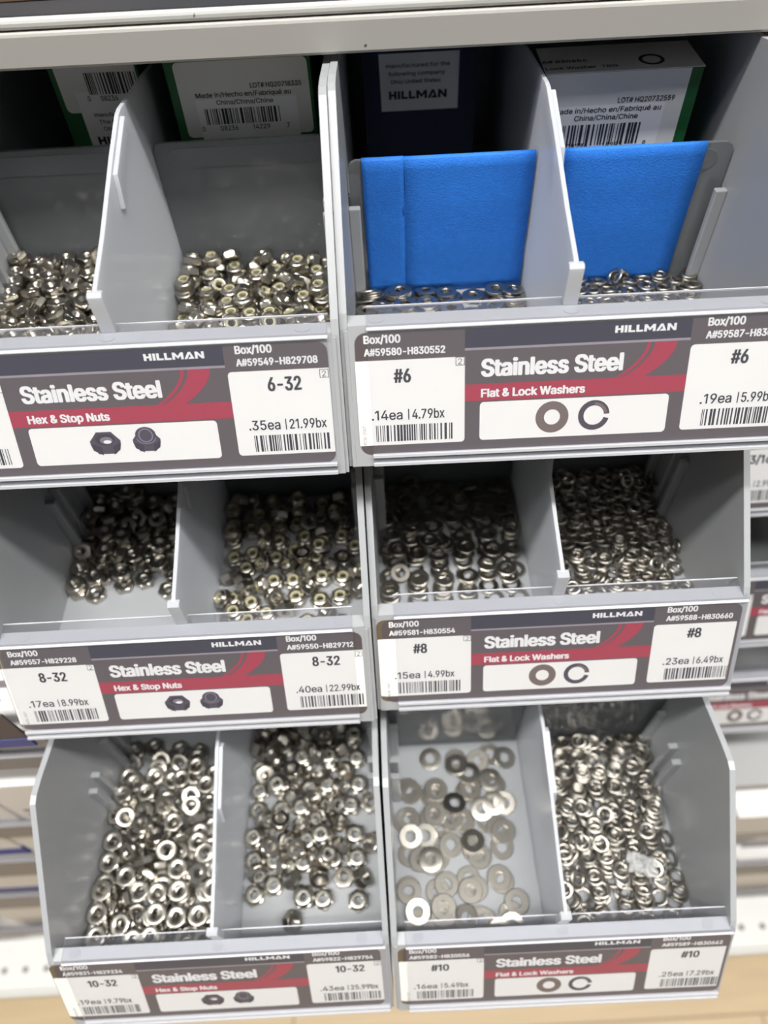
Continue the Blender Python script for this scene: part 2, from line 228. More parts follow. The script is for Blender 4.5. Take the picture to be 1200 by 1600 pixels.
 'c': (396, [[207,-8,174,-5,144,3,117,16,93,35,72,58,56,85,44,116,37,150,34,187,37,225,44,260,56,291,72,318,93,341,117,360,144,374,174,382,207,384,226,384,243,381,260,377,276,371,291,364,305,356,318,346,330,335,340,322,349,308,356,293,362,277,303,262,300,272,295,281,290,289,284,297,278,304,270,311,261,316,252,321,242,325,231,328,220,329,207,330,184,328,163,321,145,310,130,296,118,278,108,258,102,236,98,212,96,187,98,163,102,139,108,117,118,97,130,80,145,66,163,55,184,49,207,46,220,47,232,49,243,52,253,55,262,60,271,66,279,73,285,80,292,89,297,98,301,107,304,117,363,102,357,86,350,70,341,56,331,43,319,32,306,21,292,12,277,5,261,-1,244,-5,226,-7]]),
 'd': (424, [[195,-8,165,-6,137,3,111,16,89,34,70,57,55,84,43,116,36,151,34,189,36,227,43,261,55,293,70,320,89,342,112,361,137,374,165,382,196,384,218,383,237,379,253,373,267,364,278,355,287,346,295,336,301,327,306,319,311,319,311,509,372,509,372,0,313,0,313,59,307,59,301,50,295,41,287,31,277,21,266,12,252,4,236,-3,217,-7], [205,47,226,49,246,55,263,65,278,78,290,95,299,115,306,138,310,162,312,189,310,216,306,241,300,263,290,282,278,299,263,312,246,322,227,328,205,330,182,328,162,322,145,311,130,298,118,281,108,261,102,239,98,215,96,189,98,163,102,139,109,117,118,97,130,80,145,66,162,55,182,49]]),
 'e': (404, [[212,-8,177,-5,145,3,117,16,92,35,72,58,56,85,44,116,37,150,34,187,36,224,44,258,55,290,71,317,91,340,115,359,142,373,172,382,205,384,226,383,246,380,266,374,285,366,303,355,319,341,334,324,347,305,357,282,365,256,370,227,371,194,371,169,75,169,75,221,338,221,310,202,308,226,304,248,298,269,288,286,277,301,263,314,246,323,227,328,205,330,183,328,164,323,146,313,131,301,119,286,109,270,102,251,97,231,96,211,96,178,98,151,102,127,110,106,121,88,135,73,151,61,169,53,190,48,212,46,227,47,241,49,254,53,265,58,276,65,285,73,294,82,300,93,306,105,365,91,358,72,348,55,335,39,320,26,302,14,283,4,261,-3,237,-7]]),
 'f': (254, [[228,379,228,327,6,327,6,379], [81,0,81,432,82,452,87,470,96,486,107,499,120,510,135,519,152,525,169,529,187,530,201,530,212,529,222,527,231,525,238,523,243,521,227,468,224,470,220,471,215,472,209,473,202,474,195,474,178,472,164,468,154,460,147,449,143,435,142,419,142,0]]),
 'g': (425, [[207,-151,180,-149,156,-146,134,-140,114,-132,97,-122,82,-110,70,-97,59,-84,51,-69,101,-41,107,-49,114,-57,122,-66,131,-74,142,-82,154,-88,169,-93,187,-96,207,-97,236,-95,261,-87,282,-75,298,-58,308,-34,311,-6,311,68,306,68,301,60,294,51,287,41,277,32,266,23,252,16,236,10,217,6,195,5,165,7,138,14,113,27,90,43,71,65,55,90,43,120,36,154,34,191,36,229,43,263,55,293,71,320,90,342,112,361,138,374,166,382,196,384,218,383,237,379,253,373,267,365,279,356,288,346,296,336,302,327,308,319,313,319,313,379,372,379,372,-9,370,-40,363,-67,350,-90,334,-109,314,-124,291,-136,265,-144,237,-149], [205,59,227,61,246,66,264,75,278,87,290,103,300,121,307,142,311,166,312,193,311,219,307,242,300,264,291,283,279,299,264,312,247,322,227,328,205,330,182,328,163,322,145,312,130,298,118,282,109,262,102,241,98,218,96,193,98,167,102,144,109,123,118,104,131,88,145,76,163,66,183,61]]),
 'h': (410, [[114,227,114,0,53,0,53,509,114,509,114,287,102,287,116,319,132,344,152,362,175,374,200,382,227,384,252,383,275,377,295,369,313,356,328,340,341,321,350,298,355,271,357,240,357,0,296,0,296,235,293,263,286,286,273,304,256,318,235,326,210,329,192,328,176,324,161,317,147,308,136,297,126,283,119,266,115,248]]),
 'i': (167, [[53,0,53,379,114,379,114,0], [84,443,73,444,63,448,54,455,47,463,43,472,41,483,43,494,47,504,54,512,63,518,73,522,84,524,95,522,105,518,114,512,121,504,125,494,126,483,125,472,121,463,114,455,105,448,95,444]]),
 'k': (381, [[110,137,110,212,121,212,284,379,360,379,184,199,177,199], [53,0,53,509,114,509,114,0], [294,0,148,186,191,229,372,0]]),
 'l': (170, [[53,0,53,509,114,509,114,0]]),
 'm': (610, [[53,0,53,379,112,379,112,295,108,295,114,314,122,331,132,346,144,358,158,368,172,376,187,382,203,385,219,386,245,383,268,375,287,361,303,342,314,320,321,295,312,295,318,312,326,329,337,343,350,356,364,366,381,375,398,381,417,385,437,386,458,385,478,380,497,372,514,361,529,346,541,328,550,307,555,283,557,255,557,0,496,0,496,254,493,279,485,298,473,313,456,323,438,329,419,330,402,329,387,326,374,320,363,312,353,302,345,290,340,277,336,263,335,247,335,0,274,0,274,260,272,280,265,297,253,311,238,322,220,328,199,330,185,329,171,326,158,320,145,312,135,302,126,289,119,274,115,257,114,238,114,0]]),
 'n': (410, [[114,227,114,0,53,0,53,379,112,379,112,287,102,287,116,319,132,344,152,362,175,374,200,382,227,384,252,383,275,377,295,369,313,356,328,340,341,321,350,298,355,271,357,240,357,0,296,0,296,235,293,263,286,286,273,304,256,318,235,326,210,329,192,328,176,324,161,317,147,308,136,297,126,283,119,266,115,248]]),
 'o': (415, [[207,-8,174,-5,144,3,117,16,93,35,72,58,56,85,44,116,37,150,34,187,37,225,44,260,56,291,72,318,93,341,117,360,144,374,174,382,207,384,241,382,271,374,299,360,323,341,343,318,359,291,371,260,379,225,381,187,379,150,371,116,359,85,343,58,323,35,299,16,271,3,241,-5], [207,46,231,49,252,55,270,66,285,80,298,97,307,117,314,139,318,163,319,187,318,212,314,236,307,258,298,278,285,296,270,310,252,321,231,328,207,330,184,328,163,321,145,310,130,296,118,278,108,258,102,236,98,212,96,187,98,163,102,139,108,117,118,97,130,80,145,66,163,55,184,49]]),
 'p': (424, [[53,-143,53,379,112,379,112,319,118,319,123,327,130,336,137,346,147,355,158,364,171,373,188,379,207,383,229,384,259,382,287,374,313,361,335,342,354,320,370,293,381,261,388,227,390,189,388,151,381,116,370,84,355,57,336,34,313,16,288,3,260,-6,229,-8,208,-7,189,-3,173,4,159,12,147,21,138,31,130,41,124,50,118,59,114,59,114,-143], [220,47,242,49,262,55,279,66,294,80,306,97,316,117,323,139,327,163,328,189,327,215,323,239,316,261,307,281,295,298,280,311,262,322,243,328,220,330,198,328,178,322,161,312,147,299,134,282,125,263,118,241,114,216,113,189,114,162,118,138,125,115,135,95,147,78,162,65,179,55,198,49]]),
 'q': (424, [[372,-143,311,-143,311,59,306,59,301,50,295,41,287,31,277,21,266,12,252,4,236,-3,217,-7,195,-8,165,-6,137,3,111,16,89,34,70,57,55,84,43,116,36,151,34,189,36,227,43,261,55,293,70,320,89,342,112,361,137,374,165,382,196,384,218,383,237,379,253,373,267,364,278,355,287,346,295,336,301,327,307,319,313,319,313,379,372,379], [205,47,226,49,246,55,263,65,278,78,290,95,299,115,306,138,310,162,312,189,310,216,306,241,300,263,290,282,278,299,263,312,246,322,227,328,205,330,182,328,162,322,145,311,130,298,118,281,108,261,102,239,98,215,96,189,98,163,102,139,109,117,118,97,130,80,145,66,162,55,182,49]]),
 'r': (259, [[53,0,53,379,112,379,112,321,115,321,124,339,137,354,152,367,171,377,191,383,213,385,218,385,223,385,229,384,243,384,243,322,241,323,236,324,230,324,223,325,215,326,207,326,190,324,174,321,159,315,146,306,135,296,126,284,119,269,115,254,114,237,114,0]]),
 's': (365, [[182,-8,157,-7,133,-3,112,3,93,12,76,24,62,38,50,54,41,73,36,94,94,107,101,87,111,72,124,60,141,52,160,47,181,45,206,47,227,53,244,62,258,74,265,88,268,103,266,115,262,126,254,136,243,144,229,150,212,155,149,170,118,180,92,192,72,208,58,227,50,249,47,274,49,295,55,314,65,332,79,347,95,360,115,370,137,378,161,383,187,384,212,383,234,379,254,372,271,363,286,352,299,339,309,324,318,308,324,290,268,277,262,291,254,304,243,316,228,325,210,331,187,333,166,331,147,326,131,317,119,305,111,292,109,277,110,264,115,253,124,243,136,235,152,229,172,223,229,209,261,200,287,187,306,171,320,153,328,131,331,107,329,85,323,65,312,47,298,31,281,18,260,6,236,-2,210,-7]]),
 't': (227, [[204,379,204,327,6,327,6,379], [65,471,126,471,126,98,127,83,130,70,136,61,144,55,156,51,170,50,175,50,180,50,185,51,191,52,197,53,202,54,213,2,207,0,200,-2,192,-3,184,-3,176,-4,168,-4,138,-1,113,7,92,21,77,41,68,64,65,93]]),
 'u': (410, [[182,-5,158,-3,135,2,115,11,97,23,82,39,69,59,60,82,54,109,53,139,53,379,114,379,114,144,116,117,124,94,137,75,154,61,175,53,200,50,218,51,234,55,249,62,263,71,274,83,283,97,290,113,295,132,296,153,296,379,357,379,357,0,298,0,298,92,307,92,294,60,277,35,257,17,234,5,209,-3]]),
 'w': (567, [[138,0,23,379,87,379,133,214,140,190,147,164,154,137,161,107,168,75,175,41,165,41,172,74,179,105,186,135,192,163,199,189,206,214,252,379,316,379,362,214,368,189,375,163,382,136,388,106,395,75,402,41,391,41,399,75,406,106,413,135,420,163,427,189,434,214,480,379,545,379,429,0,368,0,319,172,314,189,309,207,305,225,300,243,295,262,291,280,286,299,281,318,277,338,291,338,286,319,281,299,277,280,272,262,267,243,263,225,258,207,253,189,248,172,199,0]]),
 'x': (379, [[21,0,171,218,171,171,29,379,100,379,147,306,159,287,170,270,179,253,188,237,198,221,207,206,175,206,185,221,194,237,202,253,211,270,222,287,233,306,282,379,352,379,209,169,209,214,358,0,287,0,231,85,219,103,209,120,200,136,191,152,182,167,173,182,205,182,195,167,187,152,178,136,170,120,160,103,148,85,91,0]]),
 'y': (389, [[47,-139,61,-86,71,-87,83,-89,94,-90,104,-89,113,-86,122,-81,130,-74,138,-64,145,-51,151,-36,163,-1,17,379,84,379,165,155,173,132,180,109,187,87,193,64,199,42,206,21,184,21,190,42,196,64,202,87,209,110,216,132,224,155,305,379,371,379,204,-58,196,-77,187,-93,177,-107,165,-119,153,-128,139,-136,125,-141,109,-144,91,-145,82,-145,73,-144,65,-143,57,-142,52,-140]]),
 '|': (200, [[85,-40,85,540,118,540,118,-40]]),
 'é': (404, [[212,-8,177,-5,145,3,117,16,92,35,72,58,56,85,44,116,37,150,34,187,36,224,44,258,55,290,71,317,91,340,115,359,142,373,172,382,205,384,226,383,246,380,266,374,285,366,303,355,319,341,334,324,347,305,357,282,365,256,370,227,371,194,371,169,75,169,75,221,338,221,310,202,308,226,304,248,298,269,288,286,277,301,263,314,246,323,227,328,205,330,183,328,164,323,146,313,131,301,119,286,109,270,102,251,97,231,96,211,96,178,98,151,102,127,110,106,121,88,135,73,151,61,169,53,190,48,212,46,227,47,241,49,254,53,265,58,276,65,285,73,294,82,300,93,306,105,365,91,358,72,348,55,335,39,320,26,302,14,283,4,261,-3,237,-7], [177,429,225,529,293,529,227,429]]),
}
_tri = {}
def glyph_tris(ch):
    if ch in _tri: return _tri[ch]
    adv, loops = GLYPHS[ch]; V = []; T = []
    L = [[(q[i]/1000, q[i+1]/1000) for i in range(0, len(q), 2)] for q in loops]
    area = lambda p: sum(p[i-1][0]*p[i][1]-p[i][0]*p[i-1][1] for i in range(len(p)))/2
    if L:
        sg = area(max(L, key=lambda p: abs(area(p)))) > 0
        outs = [p for p in L if (area(p) > 0) == sg]; holes = [p for p in L if (area(p) > 0) != sg]
        for o in outs:
            x0, x1 = min(p[0] for p in o), max(p[0] for p in o); y0, y1 = min(p[1] for p in o), max(p[1] for p in o)
            hs = [h for h in holes if all(x0 <= p[0] <= x1 and y0 <= p[1] <= y1 for p in h)]
            loops3 = [[Vector((p[0], p[1], 0)) for p in q] for q in [o]+hs]
            tris = tessellate_polygon(loops3); k = len(V); V += [(p[0], p[1]) for q in loops3 for p in q]
            T += [tuple(k+i for i in t) for t in tris]
    _tri[ch] = (adv/1000, V, T); return _tri[ch]
def text_mesh(s, height, width=None, bold=0.0, shear=0.0):
    """flat text in mm, baseline at y=0, cap height `height`, stretched to `width`; bold = extra stroke in mm"""
    x = 0; V = []; T = []
    for ch in s:
        adv, gv, gt = glyph_tris(ch); k = len(V)
        V += [(x+p[0], p[1]) for p in gv]; T += [tuple(k+i for i in t) for t in gt]; x += adv
    x0, x1 = min(p[0] for p in V), max(p[0] for p in V)
    ky = height/0.509; kx = ((width-bold)/(x1-x0)) if width else ky
    V = [((p[0]-x0)*kx+bold/2, p[1]*ky) for p in V]
    VV = []; TT = []; h = bold/2
    for lay, (dx, dy) in enumerate(((0, 0),) if not bold else ((0, 0), (h, 0), (-h, 0), (h*.7, h*.5), (-h*.7, h*.5), (h*.7, -h*.5), (-h*.7, -h*.5))):
        k = len(VV); VV += [((p[0]+dx)*MM, (p[1]+dy)*MM, lay*.008*MM) for p in V]; TT += [tuple(k+i for i in t) for t in T]
    me = bpy.data.meshes.new('text'); me.from_pydata(VV, [], TT); return me
def text(name, s, x, y, z, height, width, mt, parent, bold=0.0, shear=0.0, M=None, label=None):
    me = text_mesh(s, height, width, bold, shear); me.name = name
    M = (M or Matrix.Identity(4)) @ Matrix.Translation(Vector((x, y, z))*MM)
    o = link(name, me, parent, M, [mt])
    if label: o['label'] = label
    return o
def barcode(mb, x0, y0, x1, y1, z, seed, n=95, mi=0):
    rnd = random.Random(seed); u = (x1-x0)/n; k = 0
    while k < n:
        b = rnd.choice((1, 1, 2, 2, 3)); g = rnd.choice((1, 1, 2, 2, 3))
        if k < 1: b, g = 1, 1
        b = min(b, n-k)
        mb.poly([(x0+k*u, y0, z), (x0+(k+b)*u, y0, z), (x0+(k+b)*u, y1, z), (x0+k*u, y1, z)], mi)
        k += b+g
    return mb

# ------------------------------------------------------------------ bin geometry (mm, local: x across, y into the shelf, z up, lip at 0,0)
W = 152.0
ROW = {3: (0, 0), 2: (99.77, 113.10), 1: (149.43, 218.37)}
ADJ = {(1,'L'): (.149, -1.15, -1.85), (1,'R'): (-.149, -1.2, -1.7), (2,'L'): (-1.42, -.55, .95), (2,'R'): (1.42, -.7, 1.5),
       (3,'L'): (.93, -.25, -.45), (3,'R'): (-.93, -.55, .63)}
def bin_matrix(row, col):
    """frame at the bin's base centre line, x=76, z=-48"""
    oy, wz, ox = ADJ[row, col]; ry, rz = ROW[row]
    xc = -W/2 if col == 'L' else W/2
    return Matrix.Translation(Vector((xc+ox, ry+oy, rz-48+ZO))*MM) @ Matrix.Rotation(math.radians(wz), 4, 'Z')
def from_lip(M):                # lip coordinates -> world
    return M @ Matrix.Translation(Vector((-76, 0, 48))*MM)

L_, B_ = Vector((0, -3.6, -4.3)), Vector((0, -24.8, -47.6))
FACE_D = (B_-L_).normalized(); FACE_N = Vector((0, -abs(FACE_D.z), abs(FACE_D.y)))
FACE_N = Vector((0, FACE_D.z, -FACE_D.y))
if FACE_N.y > 0: FACE_N = -FACE_N
def face_matrix(off=0.0):       # card frame: x across, y up the face (0 at top edge, negative down), z out
    X = Vector((1, 0, 0)); Y = -FACE_D; Z = X.cross(Y)
    m = Matrix((X, Y, Z)).transposed().to_4x4(); m.translation = (L_+Z*off)*MM; return m

def add_bevel(o, w=.35, seg=2, ang=35):
    b = o.modifiers.new('bevel', 'BEVEL'); b.width = w*MM; b.segments = seg; b.limit_method = 'ANGLE'; b.angle_limit = math.radians(ang)
    b.harden_normals = False
    return o
BACK = 215.0
SIDE = [(0, 0), (50.5, 47), (54, 48.0), (62, 47.4), (90, 42.5), (120, 40), (BACK, 38), (BACK, -48), (-24, -48), (-3, -4)]
def bin_shell_mesh():
    mb = MB()
    for x0, x1 in ((0, 2.6), (W-2.6, W)): mb.prism(SIDE, x0, x1)
    mb.box((2.6, -23, -48), (W-2.6, BACK-2, -46))
    mb.prism([(BACK-2.4, -48), (BACK, -48), (BACK, 36), (BACK-2.4, 36)], 2.6, W-2.6)
    # front wall with flat lip and sloping label face
    mb.prism([(2.2, -2.6), (-2.9, -2.9), (-3.6, -4.3), (-24.8, -47.6), (-24.4, -48), (-22, -48), (-1.2, -6), (1.0, -4.4)], 2.6, W-2.6)
    mb.prism([(-3.6, -4.3), (-24.8, -47.6), (-24.2, -47.9), (-3.0, -4.5)], 1.2, 2.6)
    mb.prism([(-3.6, -4.3), (-24.8, -47.6), (-24.2, -47.9), (-3.0, -4.5)], W-2.6, W-1.2)
    for x in (12, 76, 140):     # moulding pin marks on the lip
        mb.prism([(x+2.6*math.cos(t*math.pi/9), -.35+1.9*math.sin(t*math.pi/9)) for t in range(18)], -2.78, -2.62, axis='z')
    return mb.mesh('bin_shell')
SHELL = bin_shell_mesh(); SHELL.materials.append(BIN)
def slot_mesh(sgn):
    """one upright slot: two ribs standing off the side wall"""
    mb = MB()
    for y in (70.6, 78.2):
        a, b = (0, 4.6) if sgn > 0 else (-4.6, 0)
        mb.box((a, y-1.5, 0), (b, y+1.5, 42.5 if y < 75 else 44), bev=.5)
    return mb.mesh('divider_slot')
SLOT = {1: slot_mesh(1), -1: slot_mesh(-1)}
for s in SLOT.values(): s.materials.append(BIN)
def holder_mesh(x0, x1):
    mb = MB()
    # flap over the lip and sheet over the card, then the rolled bottom channel
    n = FACE_N
    def F(t, o): p = L_+FACE_D*t+n*o; return (p.y, p.z)
    prof = [(5.6, -1.9), (-2.9, -2.0), F(-.5, 1.15), F(44.6, 1.15)]
    back = [F(44.6, 0.68), F(0.2, .68), (-2.5, -2.5), (5.6, -2.5)]
    mb.prism(prof+back, x0, x1, mi=0, side=1)
    mb.prism([(5.6, -1.9), (5.6, -2.5), (6.0, -2.5), (6.0, -1.9)], x0, x1, mi=1)
    mb.prism([F(-1.0, .75), F(-.4, 1.35), F(.0, 1.3), F(-.6, .7)], x0, x1, mi=1)
    mb.prism([F(43.4, 1.3), F(43.6, 1.7), F(44.6, 1.7), F(44.9, .1), F(43.4, .1)], x0, x1, mi=2)
    mb.prism([F(44.9, .3), F(44.9, 1.1), F(46.6, 1.1), F(46.6, .3)], x0, x1, mi=0, side=1)
    mb.prism([F(46.6, 1.2), F(46.8, 1.6), F(47.8, 1.5), F(48.0, .2), F(46.6, .2)], x0, x1, mi=2)
    return mb.mesh('label_holder')
CHANNEL = mat('channel_reflection_white', (.62, .63, .66), .18, transp=.25)  # clear channel; its whitish colour stands in for reflections

def make_bin(M, label, holder, group='grey plastic bins on the stepped rack'):
    r = empty('storage_bin', M, label, 'bin', group if group else None)
    T = Matrix.Translation(Vector((-76, 0, 48))*MM)
    s = link('shell', SHELL, r, T); add_bevel(s, .45, 2, 40)
    for y in (0, 25.5):
        for sg, x in ((1, 2.6), (-1, W-2.6)):
            link('divider_slot', SLOT[sg], r, T @ Matrix.Translation(Vector((x, y, -46))*MM))
    h = link('label_holder', holder_mesh(*holder), r, T, [CLEAR, EDGE, CHANNEL]); h['label'] = 'clear plastic label holder'
    return r

# ------------------------------------------------------------------ label cards
LOGO = None
def logo_mesh():
    """seven heavy block letters, 20 x 2.3 mm; the A has no crossbar"""
    mb = MB(); h = 1.0; t = .30; x = 0
    def q(p): mb.poly([(a, b, 0) for a, b in p])
    def V(x): q([(x, 0), (x+t, 0), (x+t, 1), (x, 1)])
    V(x); V(x+.62); q([(x+t, .38), (x+.62, .38), (x+.62, .64), (x+t, .64)]); x += 1.05
    V(x); x += .43
    for _ in range(2):
        V(x); q([(x+t, 0), (x+.78, 0), (x+.78, .27), (x+t, .27)]); x += .9
    V(x); V(x+.98); q([(x+t, 1), (x+t, .55), (x+.64, .1), (x+.64, .5)]); q([(x+.98, 1), (x+.64, .5), (x+.64, .1), (x+.98, .55)]); x += 1.38
    q([(x-.02, 0), (x+.3, 0), (x+.62, .7), (x+.46, 1)]); q([(x+.46, 1), (x+.62, .7), (x+.76, .27), (x+1.02, .27), (x+.74, 1)])
    q([(x+.42, 0), (x+1.14, 0), (x+1.02, .27), (x+.56, .27)]); x += 1.22
    V(x); V(x+.74); q([(x+t, 1), (x+t, .58), (x+.74, 0), (x+.74, .42)]); x += 1.06
    me = mb.mesh('brand_lettering')
    sx = 1/x
    for v in me.vertices: v.co.x *= sx
    return me                   # 1 mm x 1 mm
def logo(parent, x, y, z, wdt, hgt, mt, M=None, name='brand_lettering'):
    global LOGO
    LOGO = LOGO or logo_mesh()
    me = LOGO.copy()
    for v in me.vertices: v.co.x *= wdt; v.co.y *= hgt
    return link(name, me, parent, (M or Matrix.Identity(4)) @ Matrix.Translation(Vector((x, y, z))*MM), [mt])

def nut_icon(mb, cx, cy, k, stop):
    # drawn: dark hexagonal body, lighter chamfer, black bore, facets below
    hx = [(cx+k*math.cos(math.radians(a))*1.0, cy+k*.86*math.sin(math.radians(a)), 0.11) for a in (10, 62, 118, 170, 235, 305)]
    mb.poly(hx, 0)
    mb.poly([(cx-.98*k, cy+.05*k, 0.12), (cx-.3*k, cy-.25*k, 0.12), (cx-.28*k, cy-.8*k, 0.12), (cx-.85*k, cy-.45*k, 0.12)], 1)
    mb.poly([(cx+.98*k, cy+.05*k, 0.12), (cx+.45*k, cy-.22*k, 0.12), (cx+.4*k, cy-.78*k, 0.12), (cx+.85*k, cy-.45*k, 0.12)], 1)
    mb.disc((cx, cy+.28*k, 0.13), .68*k, ry=.46*k, mi=2 if stop else 0)
    mb.disc((cx, cy+.27*k, 0.14), .6*k, ry=.38*k, mi=1)
    mb.disc((cx+.08*k, cy+.2*k, 0.15), .4*k, ry=.24*k, mi=2 if not stop else 0)
    if not stop: mb.disc((cx+.14*k, cy+.1*k, 0.16), .25*k, ry=.12*k, mi=3)

def make_card(Mw, kind, label, left, right, shift=0.0, seed=1, width=146.0, back_label=False):
    """left/right = (code, size, each, box)"""
    c = empty('label_card', Mw @ face_matrix(.25) @ Matrix.Translation(Vector((shift, 0, 0))*MM), label, 'label card', 'label cards in the clear holders')
    x0, x1 = 4.6, 4.6+width
    mb = MB(); mb.poly(rrect(x0, -43.6, x1, -0.9, 3.6, 0)); o = mb.build('printed_card', PAPER, c, norm=False)
    if back_label:              # the older card showing behind
        mb = MB(); mb.poly(rrect(x0-2.2, -43.2, x0+8, -0.9, 3.4, -.12)); mb.build('older_card', mat('older_card_brown', srgb(104, 92, 70), .6), c, norm=False)
        mb = MB(); mb.poly(rrect(x0-2.0, -40.2, x0+7, -10.3, .6, -.08)); mb.build('older_card_white', WHITE, c, norm=False)
    def P(name, mt, *polys):
        mb = MB()
        for p in polys: mb.poly(p)
        return mb.build(name, mt, c, norm=False)
    xl, xr = 41.0, 115.3
    if kind == 'nut': xl, xr = 40.6, 116.4
    P('left_price_panel', WHITE, rrect(x0-.3, -40.3, xl, -10.2, 1.4, .06, (0, 1, 0, 0)))
    P('right_price_panel', WHITE, rrect(xr+.5, -39.6, x1 if kind == 'nut' else x1-1.2, -9.8, 1.4, .06, (1, 0, 0, 1)))
    P('navy_band', NAVY, [(xl, -7.4, .06), (xr, -7.4, .06), (xr, -1.0, .06), (xl, -1.0, .06)])
    P('silver_line', SILVER, [(xl, -8.2, .07), (xr, -8.2, .07), (xr, -7.4, .07), (xl, -7.4, .07)])
    P('red_band', RED, [(xl, -25.7, .06), (xr+.4, -25.7, .06), (xr+.4, -19.8, .06), (xl, -19.8, .06)])
    sw = []
    def arc(xa, xb, ya, yb, n=8, bulge=1.0):
        return [(xa+(xb-xa)*(math.sin(t/n*math.pi/2))**1.15, ya+(yb-ya)*(t/n)) for t in range(n+1)]
    # two swooshes that sweep down to the left into the band
    def swoosh(top0, top1, bot0, bot1):
        a = [(bot0+(top0-bot0)*math.sin(t/8*math.pi/2), -19.8+(19.8-8.2)*(t/8)**1.1) for t in range(9)]
        b = [(bot1+(top1-bot1)*math.sin(t/8*math.pi/2), -19.8+(19.8-8.2)*(t/8)**1.1) for t in range(9)]
        return [[(a[i][0], a[i][1], .07), (b[i][0], b[i][1], .07), (b[i+1][0], b[i+1][1], .07), (a[i+1][0], a[i+1][1], .07)] for i in range(8)]
    P('red_swoosh', RED, *(swoosh(101.3, 102.5, 91.6, 93.4)+swoosh(103.8, 111.2, 94.2, 101.4)))
    dx = 0 if kind == 'washer' else -.6
    P('picture_panel', WHITE, rrect(46.2+dx, -40.0, 110.8, -26.2, 1.4, .08))
    text('heading_text', 'Stainless Steel', 46.4, -17.1, .1, 5.6, 47.6, TXTW, c, bold=.9)
    text('subtitle_text', 'Flat & Lock Washers' if kind == 'washer' else 'Hex & Stop Nuts', 46.5, -24.4, .1, 2.75, 35.4 if kind == 'washer' else 28.2, TXTW, c, bold=.4)
    logo(c, 90.2, -4.7, .1, 20.0, 2.3, TXTW)
    if kind == 'washer':
        mb = MB(); mb.ring((71.2, -32.7, .12), 2.75, 5.7, 40); mb.build('flat_washer_picture', BROWN, c, norm=False)
        mb = MB(); mb.ring((85.6, -32.7, .12), 3.5, 5.4, 40, math.radians(4), math.radians(346), 0)
        mb.ring((85.6, -32.7, .14), 3.7, 4.6, 30, math.radians(10), math.radians(90), 1)
        mb.build('lock_washer_picture', [DKPRINT, BROWN], c, norm=False)
    else:
        for k, (cx, st) in enumerate(((71.2, False), (85.6, True))):
            mb = MB(); nut_icon(mb, cx, -32.7, 5.5 if not st else 5.0, st)
            if st: mb.disc((cx, -30.2, .17), 3.6, ry=2.9, mi=0); mb.ring((cx, -30.4, .18), 2.1, 2.6, 24, mi=2)
            mb.build('stop_nut_picture' if st else 'hex_nut_picture', [DKPRINT, DKPRINT2, DKPRINT3, WHITE], c, norm=False)
    for (code, size, each, box), sx in ((left, 0), (right, 112.7)):
        if code is None: continue
        side = 'left' if sx == 0 else 'right'
        up = 0 if side == 'left' else .6
        text('box_quantity_text', 'Box/100', 7.6+sx, -4.4+up, .1, 2.55, 12.2, TXTW, c, bold=.32)
        text('article_number_text', code, 7.5+sx, -8.5+up, .1, 2.3, 27, TXTW, c, bold=.3)
        wd = 5.9 if len(size) == 2 else 8.3 if len(size) == 3 else 11.4 if len(size) == 4 else 13.2
        text('size_text', size, 17.0+sx, -17.9+up*2, .1, 4.5, wd, INK, c, bold=.5)
        text('each_price_text', each, 8.9+sx, -31.0+up, .1, 3.4, 13.0, INK, c, bold=.18)
        text('box_price_text', box, 22.9+sx, -31.0+up, .1, 3.4, 11.2+(1.6 if len(box) > 6 else 0), INK, c, bold=.18)
        mb = MB(); barcode(mb, 10.2+sx, -39.0+up, 36.8+sx, -33.0+up, .1, seed*7+len(side)); mb.build('barcode', INK, c, norm=False)
        bx = 37.9 if side == 'left' else 34.7+sx
        if side == 'left' or kind == 'nut':
            P('page_mark_box', INK, [(bx, -13.1, .1), (bx+3, -13.1, .1), (bx+3, -10.2, .1), (bx, -10.2, .1)])
            P('page_mark_fill', WHITE, [(bx+.2, -12.9, .12), (bx+2.8, -12.9, .12), (bx+2.8, -10.4, .12), (bx+.2, -10.4, .12)])
            text('page_mark_text', '2', bx+.85, -12.7, .14, 2.0, 1.3, INK, c)
    me = text_mesh('PC10-2507', 1.1, 6.9); me.name = 'print_code_text'
    link('print_code_text', me, c, Matrix.Translation(Vector((6.7, -40.0, .1))*MM) @ Matrix.Rotation(math.pi/2, 4, 'Z'), [INK])
    return c

# ------------------------------------------------------------------ the shop: floor, shelving
floor_m = bpy.data.materials.new('ash_plank_floor'); floor_m.use_nodes = True
nt = floor_m.node_tree; N = nt.nodes; bs = N['Principled BSDF']; bs.inputs['Roughness'].default_value = .45
tc = N.new('ShaderNodeTexCoord'); mp = N.new('ShaderNodeMapping'); nt.links.new(tc.outputs['Object'], mp.inputs[0])
mp.inputs['Location'].default_value = (.75, .022, 0)
bk = N.new('ShaderNodeTexBrick'); bk.inputs['Scale'].default_value = 1; bk.inputs['Brick Width'].default_value = 1.2; bk.inputs['Row Height'].default_value = .18
bk.inputs['Mortar Size'].default_value = .0015; bk.inputs['Color1'].default_value = (*srgb(194, 170, 132), 1); bk.inputs['Color2'].default_value = (*srgb(186, 162, 122), 1)
bk.inputs['Mortar'].default_value = (*srgb(150, 122, 84), 1); nt.links.new(mp.outputs[0], bk.inputs['Vector'])
ns = N.new('ShaderNodeTexNoise'); ns.inputs['Scale'].default_value = 6; ns.inputs['Detail'].default_value = 6
mp2 = N.new('ShaderNodeMapping'); mp2.inputs['Scale'].default_value = (1, 14, 1); nt.links.new(tc.outputs['Object'], mp2.inputs[0]); nt.links.new(mp2.outputs[0], ns.inputs['Vector'])
